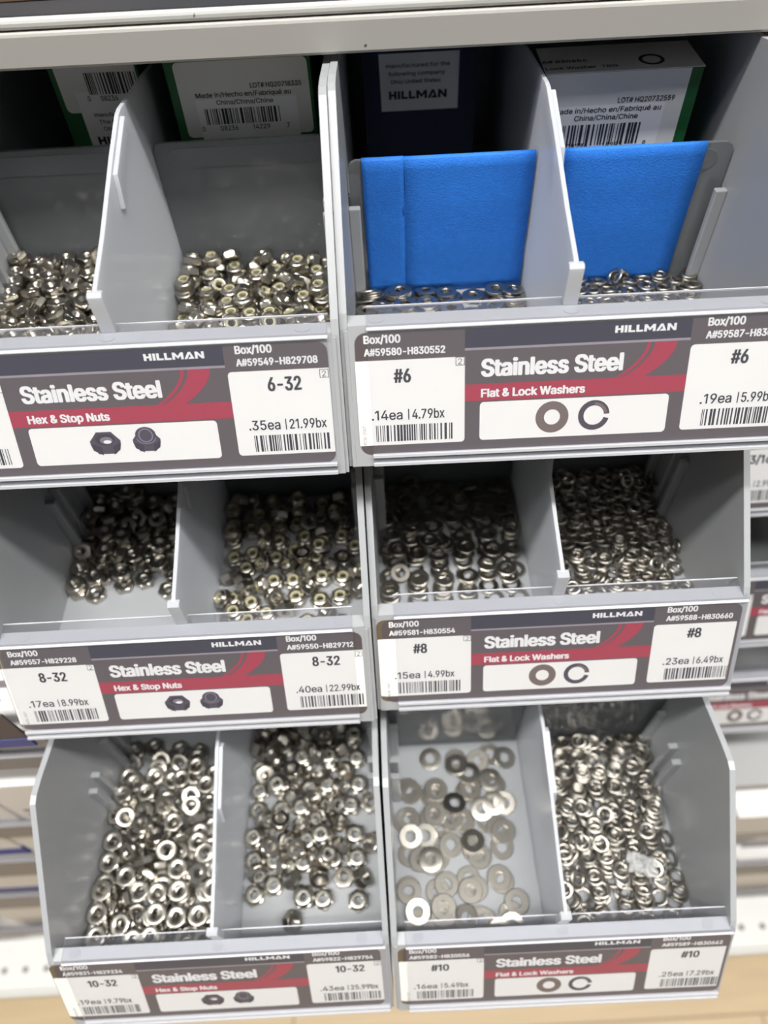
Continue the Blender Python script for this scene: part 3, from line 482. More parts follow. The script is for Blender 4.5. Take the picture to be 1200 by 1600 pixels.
mx = N.new('ShaderNodeMixRGB'); mx.blend_type = 'MULTIPLY'; mx.inputs[0].default_value = .35
nt.links.new(bk.outputs[0], mx.inputs[1]); nt.links.new(ns.outputs['Fac'], mx.inputs[2]); nt.links.new(mx.outputs[0], bs.inputs['Base Color'])
mb = MB(); mb.box((-3000, -4000, -40), (3000, 1200, 0)); tag(mb.build('floor', floor_m), kind='structure')

def painted(name, col, rough=.45, chips=True):
    M = bpy.data.materials.new(name); M.use_nodes = True; nt = M.node_tree; N = nt.nodes; b = N['Principled BSDF']
    b.inputs['Roughness'].default_value = rough
    tc = N.new('ShaderNodeTexCoord'); n = N.new('ShaderNodeTexNoise'); n.inputs['Scale'].default_value = 130; n.inputs['Detail'].default_value = 2
    r = N.new('ShaderNodeValToRGB'); r.color_ramp.elements[0].position = .755; r.color_ramp.elements[1].position = .775
    r.color_ramp.elements[0].color = (*col, 1); r.color_ramp.elements[1].color = (.12, .09, .07, 1)
    nt.links.new(tc.outputs['Object'], n.inputs['Vector']); nt.links.new(n.outputs['Fac'], r.inputs[0]); nt.links.new(r.outputs[0], b.inputs['Base Color'])
    return M
PAINT = painted('almond_painted_steel', (.47, .455, .43))
PAINTW = painted('white_painted_steel', (.62, .62, .60))
GREYST = mat('grey_painted_steel', (.40, .40, .40), .45)
DARKST = mat('dark_painted_steel', (.035, .038, .042), .5)
MAT_T = mat('charcoal_shelf_liner', (.045, .047, .052), .5, noise=.2, nscale=30)
KRAFT = mat('brown_cardboard', srgb(118, 92, 74), .8)

def shelf_over(name, y0, y1, z0, z1, mt, label):
    """the shelf right over the top bins; drops a hair to the right"""
    mb = MB(); x0, x1 = -420, 420
    mb.box((x0, 0, z0-265), (x1, y1-y0, z1-265), bev=1.1)
    o = mb.build(name, mt)
    o.matrix_world = Matrix.Translation(Vector((0, y0, 265+ZO))*MM) @ Matrix.Rotation(math.radians(.55), 4, 'Y')
    return tag(o, label, 'shelf')
shelf_over('steel_shelf', 231, 560, 264.7, 275.8, PAINT, 'almond painted steel shelf lip running over the top row of bins')
s2 = shelf_over('shelf_tray', 232.0, 560, 276.2, 279.4, PAINTW, 'thin white tray edge lying on the almond shelf, dark liner on top')
mb = MB(); mb.box((-418, 2.5, 14.4), (418, 320, 14.9)); lo = mb.build('shelf_liner', MAT_T, s2, Matrix.Identity(4)); lo['label'] = 'charcoal liner sheet'
mb = MB(); mb.box((0, 0, 0), (250, 120, 22), bev=.5); o = mb.build('cardboard_tray', KRAFT)
o.matrix_world = Matrix.Translation(Vector((-318, 240.5, 280.9+ZO))*MM) @ Matrix.Rotation(math.radians(1.7), 4, 'Z')
tag(o, 'brown cardboard tray standing on the dark shelf liner, top left corner', 'tray')

# back of the shelving and its uprights
mb = MB(); mb.box((-1200, 560, 0), (1200, 575, 1250)); tag(mb.build('wall_back', DARKST), kind='structure')
def slab(name, a, b, mt, label=None, cat=None, kind=None, group=None, bev=.8):
    mb = MB(); c = Vector(((a[0]+b[0])/2, (a[1]+b[1])/2, a[2]))
    mb.box(Vector(a)-c, Vector(b)-c, bev=bev); o = mb.build(name, mt)
    o.location = (c+Vector((0, 0, ZO)))*MM
    return tag(o, label, cat, group, kind)
for r, nm in ((1, 'top'), (2, 'middle'), (3, 'bottom')):
    y, z = ROW[r]
    slab('bin_shelf', (-156, y+22, z-51), (156, 560, z-48.1), DARKST, 'dark steel shelf carrying the %s row of grey bins' % nm, 'shelf')
# perforated base deck
def base_deck():
    mb = MB(); z = -634
    r = empty('base_deck', Matrix.Translation(Vector((0, 300, 0))*MM), 'white perforated steel base deck just above the wood floor', 'shelf')
    mb.box((-1200, 38-300, z+ZO-12), (1200, 560-300, z+ZO), bev=3); mb.build('deck_panel', PAINTW, r, Matrix.Identity(4))
    mb = MB(); mb.box((-1200, 34-300, z+ZO-40), (1200, 44-300, z+ZO-14), bev=3)
    mb.box((-1200, 60-300, 0), (1200, 70-300, z+ZO-40)); mb.build('kick_plate', PAINTW, r, Matrix.Identity(4))
    hole = mat('deck_hole', (.10, .095, .07), .8)
    mb = MB()
    for i in range(-38, 39):
        for y in (60,):
            mb.poly([(i*25.4-.5+3.4*math.cos(t*math.pi/6), y-300+3.4*math.sin(t*math.pi/6), z+ZO+.1) for t in range(12)])
    h = mb.build('deck_holes', hole, r, Matrix.Identity(4), norm=False); h['kind'] = 'stuff'
base_deck()
GSH = mat('grey_shelf_edge', (.20, .195, .205), .4)
for z, h, lab in ((95, 14, 'dark-edged shelf left of the middle left label, highest of the left shelves'), (21, 16, 'grey shelf edge just left of the lower left bin'),
                  (-99, 24, 'grey shelf edge, third from the top of the left shelves'), (-192, 44, 'tall grey shelf edge, fourth from the top of the left shelves'),
                  (-318, 52, 'tall grey shelf edge, second above the deck at the left'), (-499, 26, 'grey shelf edge nearest the white deck at the left')):
    slab('lower_shelf', (-700, 82, z-h), (-160 if z < 0 else -158, 86, z), GSH, lab, 'shelf')
    o = C.objects[-1]; mb = MB(); mb.box((-700, 86, z-h+2), (-160 if z < 0 else -158, 560, z-h+5)); p = mb.build('shelf_board', GSH, o, Matrix.Identity(4)); p.matrix_world = Matrix.Translation((0, 0, ZO*MM))
for z, h, lab in ((-373, 46, 'grey shelf edge two above the deck at the right'), (-540, 24, 'grey shelf edge nearest the white deck at the right')):
    slab('lower_shelf', (190, 82, z-h), (700, 86, z), GSH, lab, 'shelf')
    o = C.objects[-1]; mb = MB(); mb.box((190, 86, z-h+2), (700, 560, z-h+5)); p = mb.build('shelf_board', GSH, o, Matrix.Identity(4)); p.matrix_world = Matrix.Translation((0, 0, ZO*MM))
sg = empty('shelf_sign', Matrix.Translation(Vector((-400, 80, 42+ZO))*MM), 'brown and blue shelf sign strip at the left edge beside the bins', 'sign')
mb = MB(); mb.box((-300, 0, 9), (242, 1, 36)); mb.build('sign_strip', PAPER, sg, Matrix.Identity(4))
mb = MB(); mb.box((-300, -.3, 0), (242, 1, 9)); mb.build('blue_strip', mat('blue_strip_print', srgb(70, 80, 150), .5), sg, Matrix.Identity(4))
for k, xx in enumerate((-60, 60, 165)):
    me = text_mesh('Stainless Steel', 7, 62 if k < 2 else 46, .9); me.name = 'sign_text'
    link('sign_text', me, sg, Matrix.Translation(Vector((xx, -.3, 15))*MM) @ Matrix.Rotation(math.pi/2, 4, 'X'), [TXTW])
slab('lower_shelf', (181, 117, -247), (700, 560, -235), GREYST, 'plain grey shelf at the right below the neighbouring rack of bins', 'shelf')
# ------------------------------------------------------------------ cartons on the lower shelves (blurred background)
CW = mat('white_carton', srgb(232, 229, 227), .6); CG = mat('green_carton', srgb(20, 92, 44), .5)
CBL = mat('blue_print', srgb(62, 74, 150), .6); CGY = mat('grey_print', srgb(120, 112, 116), .6)
def small_carton(x, y, z, w, d, h, rot, label, stripe=None, pic=False):
    r = empty('carton', Matrix.Translation(Vector((x, y, z+ZO))*MM) @ Matrix.Rotation(rot, 4, 'Z'), label, 'box', 'small cartons on the lower shelves')
    mb = MB(); mb.box((-w/2, 0, 0), (w/2, d, h), bev=.6); mb.build('carton_body', CW, r, Matrix.Identity(4))
    if stripe:
        mb = MB(); mb.box((-w/2-.1, -.15, h*.42), (w/2+.1, d*.2, h*.58)); mb.build('coloured_band', stripe, r, Matrix.Identity(4))
    rnd = random.Random(int(x*7+z))
    mb = MB()
    for k in range(4):
        y0 = d*(.3+.15*k); ln = w*rnd.uniform(.45, .75)
        mb.poly([(-w*.4, y0, h+.15), (-w*.4+ln, y0, h+.15), (-w*.4+ln, y0+d*.05, h+.15), (-w*.4, y0+d*.05, h+.15)])
        z0 = h*(.12+.1*k)
        mb.poly([(-w*.4, -.2, z0), (-w*.4+ln, -.2, z0), (-w*.4+ln, -.2, z0+h*.04), (-w*.4, -.2, z0+h*.04)])
    mb.build('printed_lines', CGY, r, Matrix.Identity(4), norm=False)['kind'] = 'stuff'
BX = [  # x, y, z(shelf), w, d, h, rot, blue band
 (-194, 86.6, 10, 66, 80, 30, 0, None), (-262, 86.6, 10, 66, 80, 30, 0, None), (-330, 86.6, 10, 66, 80, 30, 0, None),
 (-192, 86.6, -117, 72, 80, 82, 0, None), (-269, 86.6, -117, 74, 80, 78, 0, None), (-345, 86.6, -117, 70, 80, 80, 0, CBL),
 (-216, 86.6, -230, 84, 80, 98, 0, None), (-302, 86.6, -230, 80, 80, 104, 0, CBL), (-386, 86.6, -230, 80, 80, 100, 0, None),
 (-240, 86.6, -364, 90, 80, 118, 0, None), (-336, 86.6, -364, 94, 80, 110, 0, CBL), (-434, 86.6, -364, 94, 80, 110, 0, None),
 (-368, 89.5, -519, 84, 80, 108, .03, None), (-500, 86.6, -519, 80, 80, 110, 0, CBL),
 (-470, 92, -634, 110, 80, 74, .03, None), (-600, 92, -634, 100, 80, 76, 0, CBL),
 (250, 100, -373, 66, 80, 104, 0, CG), (318, 100, -373, 66, 80, 106, 0, None), (386, 100, -373, 66, 80, 100, 0, CBL),
 (300, 86.6, -559, 84, 80, 120, 0, CBL), (388, 86.6, -559, 84, 80, 116, 0, None), (476, 86.6, -559, 84, 80, 116, 0, CBL),
 (380, 92, -634, 90, 80, 60, 0, None), (476, 92, -634, 90, 80, 64, 0, CBL)]
for k, b in enumerate(BX):
    sd = 'left' if b[0] < 0 else 'right'
    lv = {10: 'level with the lower left bin', -117: 'on the third left shelf down', -230: 'on the fourth left shelf down', -364: 'two shelves above the left deck', -519: 'just above the left deck',
          -373: 'two shelves above the right deck', -559: 'just above the right deck', -634: '%s on the white deck' % sd}[b[2]]
    same = sorted([q for q in BX if q[2] == b[2] and (q[0] < 0) == (b[0] < 0)], key=lambda q: abs(q[0]))
    ordn = ['nearest the bins', 'second from the bins', 'farthest from the bins'][same.index(b)]
    colr = 'blue-banded white carton' if b[7] is CBL else 'green-banded white carton' if b[7] is CG else 'plain white carton'
    small_carton(*b[:7], '%s %s, %s' % (colr, lv, ordn), b[7])

# ------------------------------------------------------------------ the six bins
INFO = {
 (1,'L'): ('grey bin of small hex and stop nuts under the shelf lip, label 6-32', (-2, 148.2), 'nut', (('A#59548-H829224','6-32','.15ea |','7.99bx'),('A#59549-H829708','6-32','.35ea |','21.99bx')), -2.8, 'label card reading Hex & Stop Nuts 6-32 on the upper left bin'),
 (1,'R'): ('grey bin of washers with blue taped dividers, label #6', (8.8, 153), 'washer', (('A#59580-H830552','#6','.14ea |','4.79bx'),('A#59587-H830658','#6','.19ea |','5.99bx')), 0, 'label card reading Flat & Lock Washers #6 on the upper right bin'),
 (2,'L'): ('grey bin of hex and stop nuts in the middle row, label 8-32', (1.5, 144.6), 'nut', (('A#59557-H829228','8-32','.17ea |','8.99bx'),('A#59550-H829712','8-32','.40ea |','22.99bx')), -2.6, 'label card reading Hex & Stop Nuts 8-32 on the middle left bin'),
 (2,'R'): ('grey bin of flat and lock washers in the middle row, label #8', (9.0, 151.0), 'washer', (('A#59581-H830554','#8','.15ea |','4.99bx'),('A#59588-H830660','#8','.23ea |','6.49bx')), -.9, 'label card reading Flat & Lock Washers #8 on the middle right bin'),
 (3,'L'): ('grey bin of large hex and stop nuts in the bottom row, label 10-32', (6.5, 150.3), 'nut', (('A#59821-H829234','10-32','.19ea |','9.79bx'),('A#59822-H829754','10-32','.43ea |','25.99bx')), -2.8, 'label card reading Hex & Stop Nuts 10-32 on the bottom left bin'),
 (3,'R'): ('grey bin of loose flat washers and lock washers in the bottom row, label #10', (6.3, 150.6), 'washer', (('A#59582-H830556','#10','.16ea |','5.49bx'),('A#59589-H830662','#10','.25ea |','7.29bx')), 0, 'label card reading Flat & Lock Washers #10 on the bottom right bin'),
}
POS = {(1,'L'): 'upper left', (1,'R'): 'upper right', (2,'L'): 'middle left', (2,'R'): 'middle right', (3,'L'): 'bottom left', (3,'R'): 'bottom right'}
PANEL_Y = {(1,'L'): 100, (1,'R'): 75, (2,'L'): 100, (2,'R'): 100, (3,'L'): 125, (3,'R'): 100}
def divider_mesh():
    mb = MB()
    pr = [(2.6, -46), (2.6, 9.5), (3.6, 11.6), (5.5, 12.4), (25, 17.8), (44, 24.2), (48, 25.5), (57, 28.6), (76, 34.2), (80, 34.4), (118, 30.5), (180, 22), (BACK-4, 20), (BACK-4, -46)]
    mb.prism(pr, 75.2, 76.8)
    mb.prism([(1.9, -9), (1.9, 11.0), (3.2, 12.0), (5.2, 11.6), (5.2, -9)], 73.6, 78.4, bev=.3)       # front clip
    mb.prism([(47, 15), (50.5, 25.6), (76, 33.4), (79, 31.5), (75, 28), (54, 21), (51, 14.0)], 76.8, 78.6, bev=.3)   # moulded rim
    return mb.mesh('divider')
DIVM = divider_mesh(); DIVM.materials.append(DIV)
def panel(row, col, side):
    Ml = from_lip(bin_matrix(row, col)); y = PANEL_Y[row, col]
    x0, x1 = (3.4, 74.6) if side == 'l' else (77.4, 148.6)
    top = 12.4
    r = empty('cross_panel', Ml @ Matrix.Translation(Vector(((x0+x1)/2, y+.8, -46))*MM),
              'smoky cross panel, %s half of the %s bin%s' % ('left' if side == 'l' else 'right', POS[row, col], ', blue tape on it' if (row, col) == (1, 'R') else ''), 'panel', 'cross panels inside the bins')
    hw = (x1-x0)/2; mb = MB()
    mb.prism([(p[0], p[1]) for p in rrect(-hw, 0, hw, 46+top, 3.2, 0, (0, 0, 1, 1))], -.8, .8, axis='y', bev=.25)
    mb.build('panel_sheet', PANEL, r, Matrix.Identity(4))
    mb = MB(); mb.prism([(p[0], p[1]) for p in rrect(-hw+5, 46+top-10, hw-5, 46+top-2.2, 3.8, 0)], -1.15, -.8, axis='y', bev=.2)
    mb.build('grip_ridge', PANEL, r, Matrix.Identity(4))
    if (row, col) == (1, 'R'):
        def tape(a, b, off, name='blue_tape'):
            n = 14; mb = MB(); rnd = random.Random(int(a*10))
            Tp = 46+top
            prof = [(-off-1.4, .3)]+[(-off-1.4+.12*math.sin(i*1.3+a)*(i/n), .3+(Tp-.5)*i/n) for i in range(1, n)]+[(-off-1.3, Tp-.4), (-off-.6, Tp+.25+off), (off+.5, Tp+.25+off), (off+.95, Tp-.3), (off+1.0, Tp-24)]
            nx = 8
            vs = [[mb.bm.verts.new(Vector((a+(b-a)*j/nx-76, p[0]+(0.08*math.sin(j*2.1+i*.6) if 0 < i < n else 0), p[1]))*MM) for j in range(nx+1)] for i, p in enumerate(prof)]
            for i in range(len(prof)-1):
                for j in range(nx):
                    mb.bm.faces.new((vs[i][j], vs[i][j+1], vs[i+1][j+1], vs[i+1][j]))
            o = mb.build(name, TAPE, r, Matrix.Translation(Vector((76-(x0+x1)/2, 0, 0))*MM)); 
            o['label'] = 'blue masking tape folded over the top edge'
            for p in o.data.polygons: p.use_smooth = True
            s = o.modifiers.new('thickness', 'SOLIDIFY'); s.thickness = .12*MM
        if side == 'l': tape(8.6, 24.5, .14); tape(23.8, 74.5, 0.0)
        else: tape(77.6, 85.5, .14); tape(84.8, 138.4, 0.0)
    return r
for (row, col), (lab, hold, kind, (lf, rt), sh, clab) in INFO.items():
    M = bin_matrix(row, col)
    make_bin(M, lab, hold)
    make_card(from_lip(M), kind, clab, lf, rt, sh, seed=row*3+(col == 'R'), back_label=(row, col) in ((2, 'R'), (3, 'L'), (3, 'R'), (2, 'L')))
    d = link('bin_divider', DIVM, None, None); d.matrix_world = from_lip(M); add_bevel(d, .3, 2, 50)
    tag(d, 'frosted lengthwise divider splitting the %s bin into two compartments' % POS[row, col], 'divider', 'lengthwise dividers in the bins')
    for side in 'lr': panel(row, col, side)

# neighbouring rack on the right, set further back
def M_at(x, y, z): return Matrix.Translation(Vector((x+76, y, z-48+ZO))*MM)
for k, (x, y, z, kind, sz, lab, cl) in enumerate((
    (181, 199, 105, 'nut', '3/16', 'grey bin at the right edge, highest of the neighbouring rack', 'label card at the right edge reading 3/16, highest on the neighbouring rack'),
    (181, 171, 8, 'washer', '#12', 'grey bin at the right edge, middle of the neighbouring rack', 'label card at the right edge with a blank white panel, middle of the neighbouring rack'),
    (182, 160, -112, 'washer', '1/4', 'grey bin at the right edge, lowest of the neighbouring rack', 'label card at the right edge with a washer picture, lowest of the neighbouring rack'))):
    M = M_at(x, y, z); make_bin(M, lab, (1, 151), 'grey bins of the neighbouring rack')
    make_card(from_lip(M), kind, cl, ('A#59590-H830830', sz, '.10ea |', '2.99bx'), ('A#59591-H830831', sz, '.12ea |', '3.99bx'), -3.5 if k == 0 else 0, seed=30+k)
    slab('bin_shelf', (x-4, y+22, z-51), (x+W+4, 560, z-48.1), DARKST, 'dark shelf of the neighbouring rack under its %s bin' % ('highest', 'middle', 'lowest')[k], 'shelf')

# ------------------------------------------------------------------ stock cartons behind the top row
def stock_carton(row, col, x0, x1, y, z0, z1, label, depth=70, rot=0):
    Ml = from_lip(bin_matrix(row, col))
    r = empty('stock_carton', Ml @ Matrix.Translation(Vector(((x0+x1)/2, y, z0))*MM) @ Matrix.Rotation(math.radians(rot), 4, 'Z'), label, 'box', None)
    w = (x1-x0); h = z1-z0
    mb = MB(); mb.box((-w/2, 0, 0), (w/2, depth, h), bev=.5); mb.build('carton_body', CG, r, Matrix.Identity(4))
    return r, w, h
FM = Matrix.Rotation(math.pi/2, 4, 'X')       # text upright, facing -y
CWW = mat('carton_print_white', srgb(225, 225, 222), .5); STK = mat('sticker_paper', srgb(238, 238, 238), .45)
def face(r, name, mt, pts, y=-.1):
    mb = MB(); mb.poly([(p[0], y, p[1]) for p in pts]); return mb.build(name, mt, r, Matrix.Identity(4), norm=False)
def ftext(r, name, s, x, z, h, w_, y=-.25, bold=.08, mt=None):
    me = text_mesh(s, h, w_, bold); me.name = name
    return link(name, me, r, Matrix.Translation(Vector((x, y, z))*MM) @ FM, [mt or INK])
# upper left bin, right half
r, w_, h_ = stock_carton(1, 'L', 86.6, 143.0, 112, -45.8, 36.8, 'green and white stock carton in the upper left bin, lot number ending 18335')
ox = -114.8; oz = 45.8
face(r, 'white_panel', CWW, [(p[0], p[1]) for p in rrect(90.2+ox, 8.6+oz, 141.6+ox, 36.4+oz, 2, 0)])
face(r, 'lower_sticker', STK, [(96+ox, -30+oz), (136+ox, -30+oz), (136+ox, 22.8+oz), (96+ox, 22.8+oz)], -.16)
ftext(r, 'lot_text', 'LOT# HQ20718335', 118.6+ox, 26.4+oz, 1.7, 20)
ftext(r, 'origin_text', 'Made in/Hecho en/Fabriqué au', 96.6+ox, 23.6+oz, 1.7, 37.6)
ftext(r, 'origin_text', 'China/China/Chine', 104.2+ox, 20.8+oz, 1.7, 22.6)
mb = MB(); barcode(mb, 98.8+ox, 13.4+oz, 129.3+ox, 19.4+oz, 0, 5); o = mb.build('barcode', INK, r, Matrix.Translation(Vector((0, -.25, 0))*MM) @ FM, norm=False)
for s, xx, ww in (('0', 96.4, 1.2), ('08236', 103.8, 7.2), ('14229', 117, 7), ('7', 130.8, 1.2)): ftext(r, 'barcode_number_text', s, xx+ox, 11.0+oz, 1.8, ww)
# upper left bin, left half (leaning, dark)
r, w_, h_ = stock_carton(1, 'L', 38, 74, 122, -45.8, 36.4, 'green and white stock carton in the upper left bin, deep in shade', rot=-2)
ox = -56; oz = 45.8
face(r, 'white_panel', CWW, [(p[0], p[1]) for p in rrect(40.5+ox, 16.2+oz, 73+ox, 36+oz, 2, 0)])
face(r, 'lower_sticker', STK, [(45.6+ox, -30+oz), (73+ox, -30+oz), (73+ox, 24+oz), (46.0+ox, 24+oz)], -.16)
mb = MB(); barcode(mb, 52+ox, 23+oz, 72.5+ox, 31+oz, 0, 8, 60); mb.build('barcode', INK, r, Matrix.Translation(Vector((0, -.25, 0))*MM) @ FM, norm=False)
ftext(r, 'barcode_number_text', '0', 50.6+ox, 20.6+oz, 1.9, 1.2); ftext(r, 'barcode_number_text', '08236', 56+ox, 20.6+oz, 1.9, 7)
for k, (s, ww) in enumerate((('manufactured for', 20), ('The following', 17), ('Ohio, U.S.A.', 14))): ftext(r, 'small_print_text', s, 51+ox+k, 14.6-2.8*k+oz, 1.5, ww)
logo(r, 0, 0, 0, 26, 3.2, INK, Matrix.Translation(Vector((49+ox, -.25, 3.4+oz))*MM) @ FM)
# upper right bin, right half
r, w_, h_ = stock_carton(1, 'R', 78.6, 137.4, 95, -45.8, 30.8, 'white stock carton with green edge, ring printed on top, lot number ending 32559', depth=24)
ox = -108; oz = 45.8
face(r, 'white_panel', CWW, [(78.8+ox, -45+oz), (132.8+ox, -45+oz), (132.8+ox, 30.7+oz), (78.8+ox, 30.7+oz)])
face(r, 'lower_sticker', STK, [(82+ox, -30+oz), (126+ox, -30+oz), (126+ox, 19.2+oz), (82+ox, 19.2+oz)], -.16)
ftext(r, 'lot_text', 'LOT# HQ20732559', 107.4+ox, 19.8+oz, 1.8, 21.6)
ftext(r, 'origin_text', 'Made in/Hecho en/Fabriqué au', 83.4+ox, 16.6+oz, 1.8, 41.3)
ftext(r, 'origin_text', 'China/China/Chine', 91.8+ox, 13.8+oz, 1.8, 24.6)
mb = MB(); barcode(mb, 85.9+ox, 4.1+oz, 118.6+ox, 12.2+oz, 0, 6); mb.build('barcode', INK, r, Matrix.Translation(Vector((0, -.25, 0))*MM) @ FM, norm=False)
for s, xx, ww in (('08236', 90.4, 8.4), ('14283', 104.6, 8.0), ('9', 120.6, 1.3)): ftext(r, 'barcode_number_text', s, xx+ox, 3.0+oz, 2.0, ww)
mb = MB(); mb.box((-w_/2-.05, -.05, h_), (w_/2+.05, 24, h_+.25)); mb.build('top_flap', CWW, r, Matrix.Identity(4))
for s, xx, yy, ww in (('A# 830656', 78.6, 9, 17), ('Lock Washer  TBG', 79, 3, 27)): 
    me = text_mesh(s, 2.2, ww, .12); me.name = 'top_text'
    link('top_text', me, r, Matrix.Translation(Vector((xx+ox, yy, h_+.35))*MM), [INK])
mb = MB(); mb.ring((119.5+ox, 8, 0), 3.4, 4.8, 32); mb.build('ring_picture', INK, r, Matrix.Translation(Vector((0, 0, h_+.35))*MM), norm=False)
# upper right bin, left half (deep shade put into a navy skin)
r, w_, h_ = stock_carton(1, 'R', 10, 60, 150, -45.8, 34, 'carton with painted-on shade and a small sticker deep in the upper right bin', depth=58)
mb = MB(); mb.box((-w_/2-.1, -.3, 0), (w_/2+.1, 58.2, h_+.2)); mb.build('shade_skin', mat('painted_shade_navy', srgb(30, 38, 70), .6), r, Matrix.Identity(4))  # navy colour imitates deep shade and blue bounce from the tape
ox = -35; oz = 45.8
face(r, 'lower_sticker', STK, [(17.6+ox, -2.4+oz), (52+ox, -2.4+oz), (52+ox, 21+oz), (17.0+ox, 21+oz)], -.5)
logo(r, 0, 0, 0, 26, 3.4, INK, Matrix.Translation(Vector((21+ox, -.7, 2.6+oz))*MM) @ FM)
for k in range(3): ftext(r, 'small_print_text', ('manufactured for the', 'following company', 'Ohio United States')[k], 20+ox+k, 15.5-3.2*k+oz, 1.5, 28-3*k, -.7)

# ------------------------------------------------------------------ nuts and washers
def lathe(rings, n, rfun=None):
    """rings (r, z, hexed) closed loop of rings -> mesh"""
    bm = bmesh.new(); V = []
    for r, z, hx in rings:
        row = []
        for i in range(n):
            t = 2*math.pi*i/n
            rr = r
            if hx: a = (math.degrees(t)+30) % 60-30; rr = min(r, hx/math.cos(math.radians(a)))
            row.append(bm.verts.new((rr*math.cos(t)*MM, rr*math.sin(t)*MM, z*MM)))
        V.append(row)
    m = len(V)
    for j in range(m):
        for i in range(n):
            bm.faces.new((V[j][i], V[j][(i+1) % n], V[(j+1) % m][(i+1) % n], V[(j+1) % m][i]))
    bmesh.ops.recalc_face_normals(bm, faces=bm.faces)
    me = bpy.data.meshes.new('lathe'); bm.to_mesh(me); bm.free()
    me.shade_smooth()
    me.set_sharp_from_angle(angle=math.radians(28))
    return me
def hex_nut_mesh(D, T, bore, n=36):
    h = D/2; R = h/math.cos(math.radians(30)); b = bore/2
    out = [(b*1.12, T/2, 0), (h*.9, T/2, 0), (h*.97, T/2-.06, 0), (R*.97, T/2-T*.14, h), (R, T/2-T*.22, h), (R, -T/2+T*.22, h), (R*.97, -T/2+T*.14, h), (h*.97, -T/2+.06, 0), (h*.9, -T/2, 0), (b*1.12, -T/2, 0)]
    th = []; k = 5
    for i in range(k):
        z = -T/2+.3+(T-.6)*i/(k-.5); th += [(b, z, 0), (b*.86, z+(T-.6)/k*.5, 0)]
    me = lathe(out+th, n); me.name = 'hex_nut'; return me
def stop_nut_meshes(D, T, bore, n=36):
    h = D/2; R = h/math.cos(math.radians(30)); b = bore/2; zs = T*.14
    out = [(h*.56, T/2-.25, 0), (h*.60, T/2-.02, 0), (h*.68, T/2, 0), (h*.80, T/2-.25, 0), (h*.88, T*.30, 0), (h*.9, T*.22, 0), (h*.93, zs+.25, 0), (R*.95, zs, h), (R, zs-T*.1, h), (R, -T/2+T*.1, h), (R*.97, -T/2+T*.06, h), (h*.97, -T/2+.04, 0), (h*.9, -T/2, 0), (b*1.1, -T/2, 0)]
    th = []; k = 5
    for i in range(k):
        z = -T/2+.3+(T*.7)*i/k; th += [(b, z, 0), (b*.86, z+T*.07, 0)]
    th += [(h*.56, T*.22, 0)]
    body = lathe(out+th, n); body.name = 'stop_nut'
    ins = lathe([(h*.57, T/2-.42, 0), (b*.98, T/2-.30, 0), (b*.9, T/2-.5, 0), (b*.9, T*.1, 0), (h*.57, T*.1, 0)], 24); ins.name = 'nylon_insert'
    return body, ins
def flat_washer_mesh(D, T, bore, n=36):
    r, b = D/2, bore/2
    me = lathe([(b, T/2-.12, 0), (b+.12, T/2, 0), (r-.3, T/2, 0), (r-.08, T/2-.12, 0), (r, 0, 0), (r-.12, -T/2+.05, 0), (r-.3, -T/2, 0), (b+.1, -T/2, 0), (b, -T/2+.1, 0)], n)
    me.name = 'flat_washer'; return me
def lock_washer_mesh(D, T, bore, n=26):
    bm = bmesh.new(); r, b = D/2, bore/2; c = (r+b)/2; w2 = (r-b)/2; V = []
    a0, a1 = math.radians(5), math.radians(355)
    sec = [(w2, h) for h in (0,)]
    sec = [(w2*.95, -T*.22), (w2, .0), (w2*.95, T*.22), (w2*.6, T*.40), (-w2*.6, T*.42), (-w2, T*.25), (-w2, -T*.25), (-w2*.6, -T*.42), (w2*.6, -T*.40)]
    for i in range(n+1):
        t = a0+(a1-a0)*i/n; lift = (i/n-.5)*T*.35
        V.append([bm.verts.new(((c+s[0])*math.cos(t)*MM, (c+s[0])*math.sin(t)*MM, (s[1]+lift)*MM)) for s in sec])
    m = len(sec)
    for i in range(n):
        for j in range(m): bm.faces.new((V[i][j], V[i][(j+1) % m], V[i+1][(j+1) % m], V[i+1][j]))
    bm.faces.new(V[0]); bm.faces.new(V[-1][::-1]); bmesh.ops.recalc_face_normals(bm, faces=bm.faces)
    me = bpy.data.meshes.new('lock_washer'); bm.to_mesh(me); bm.free(); me.shade_smooth(); me.set_sharp_from_angle(angle=math.radians(50)); return me

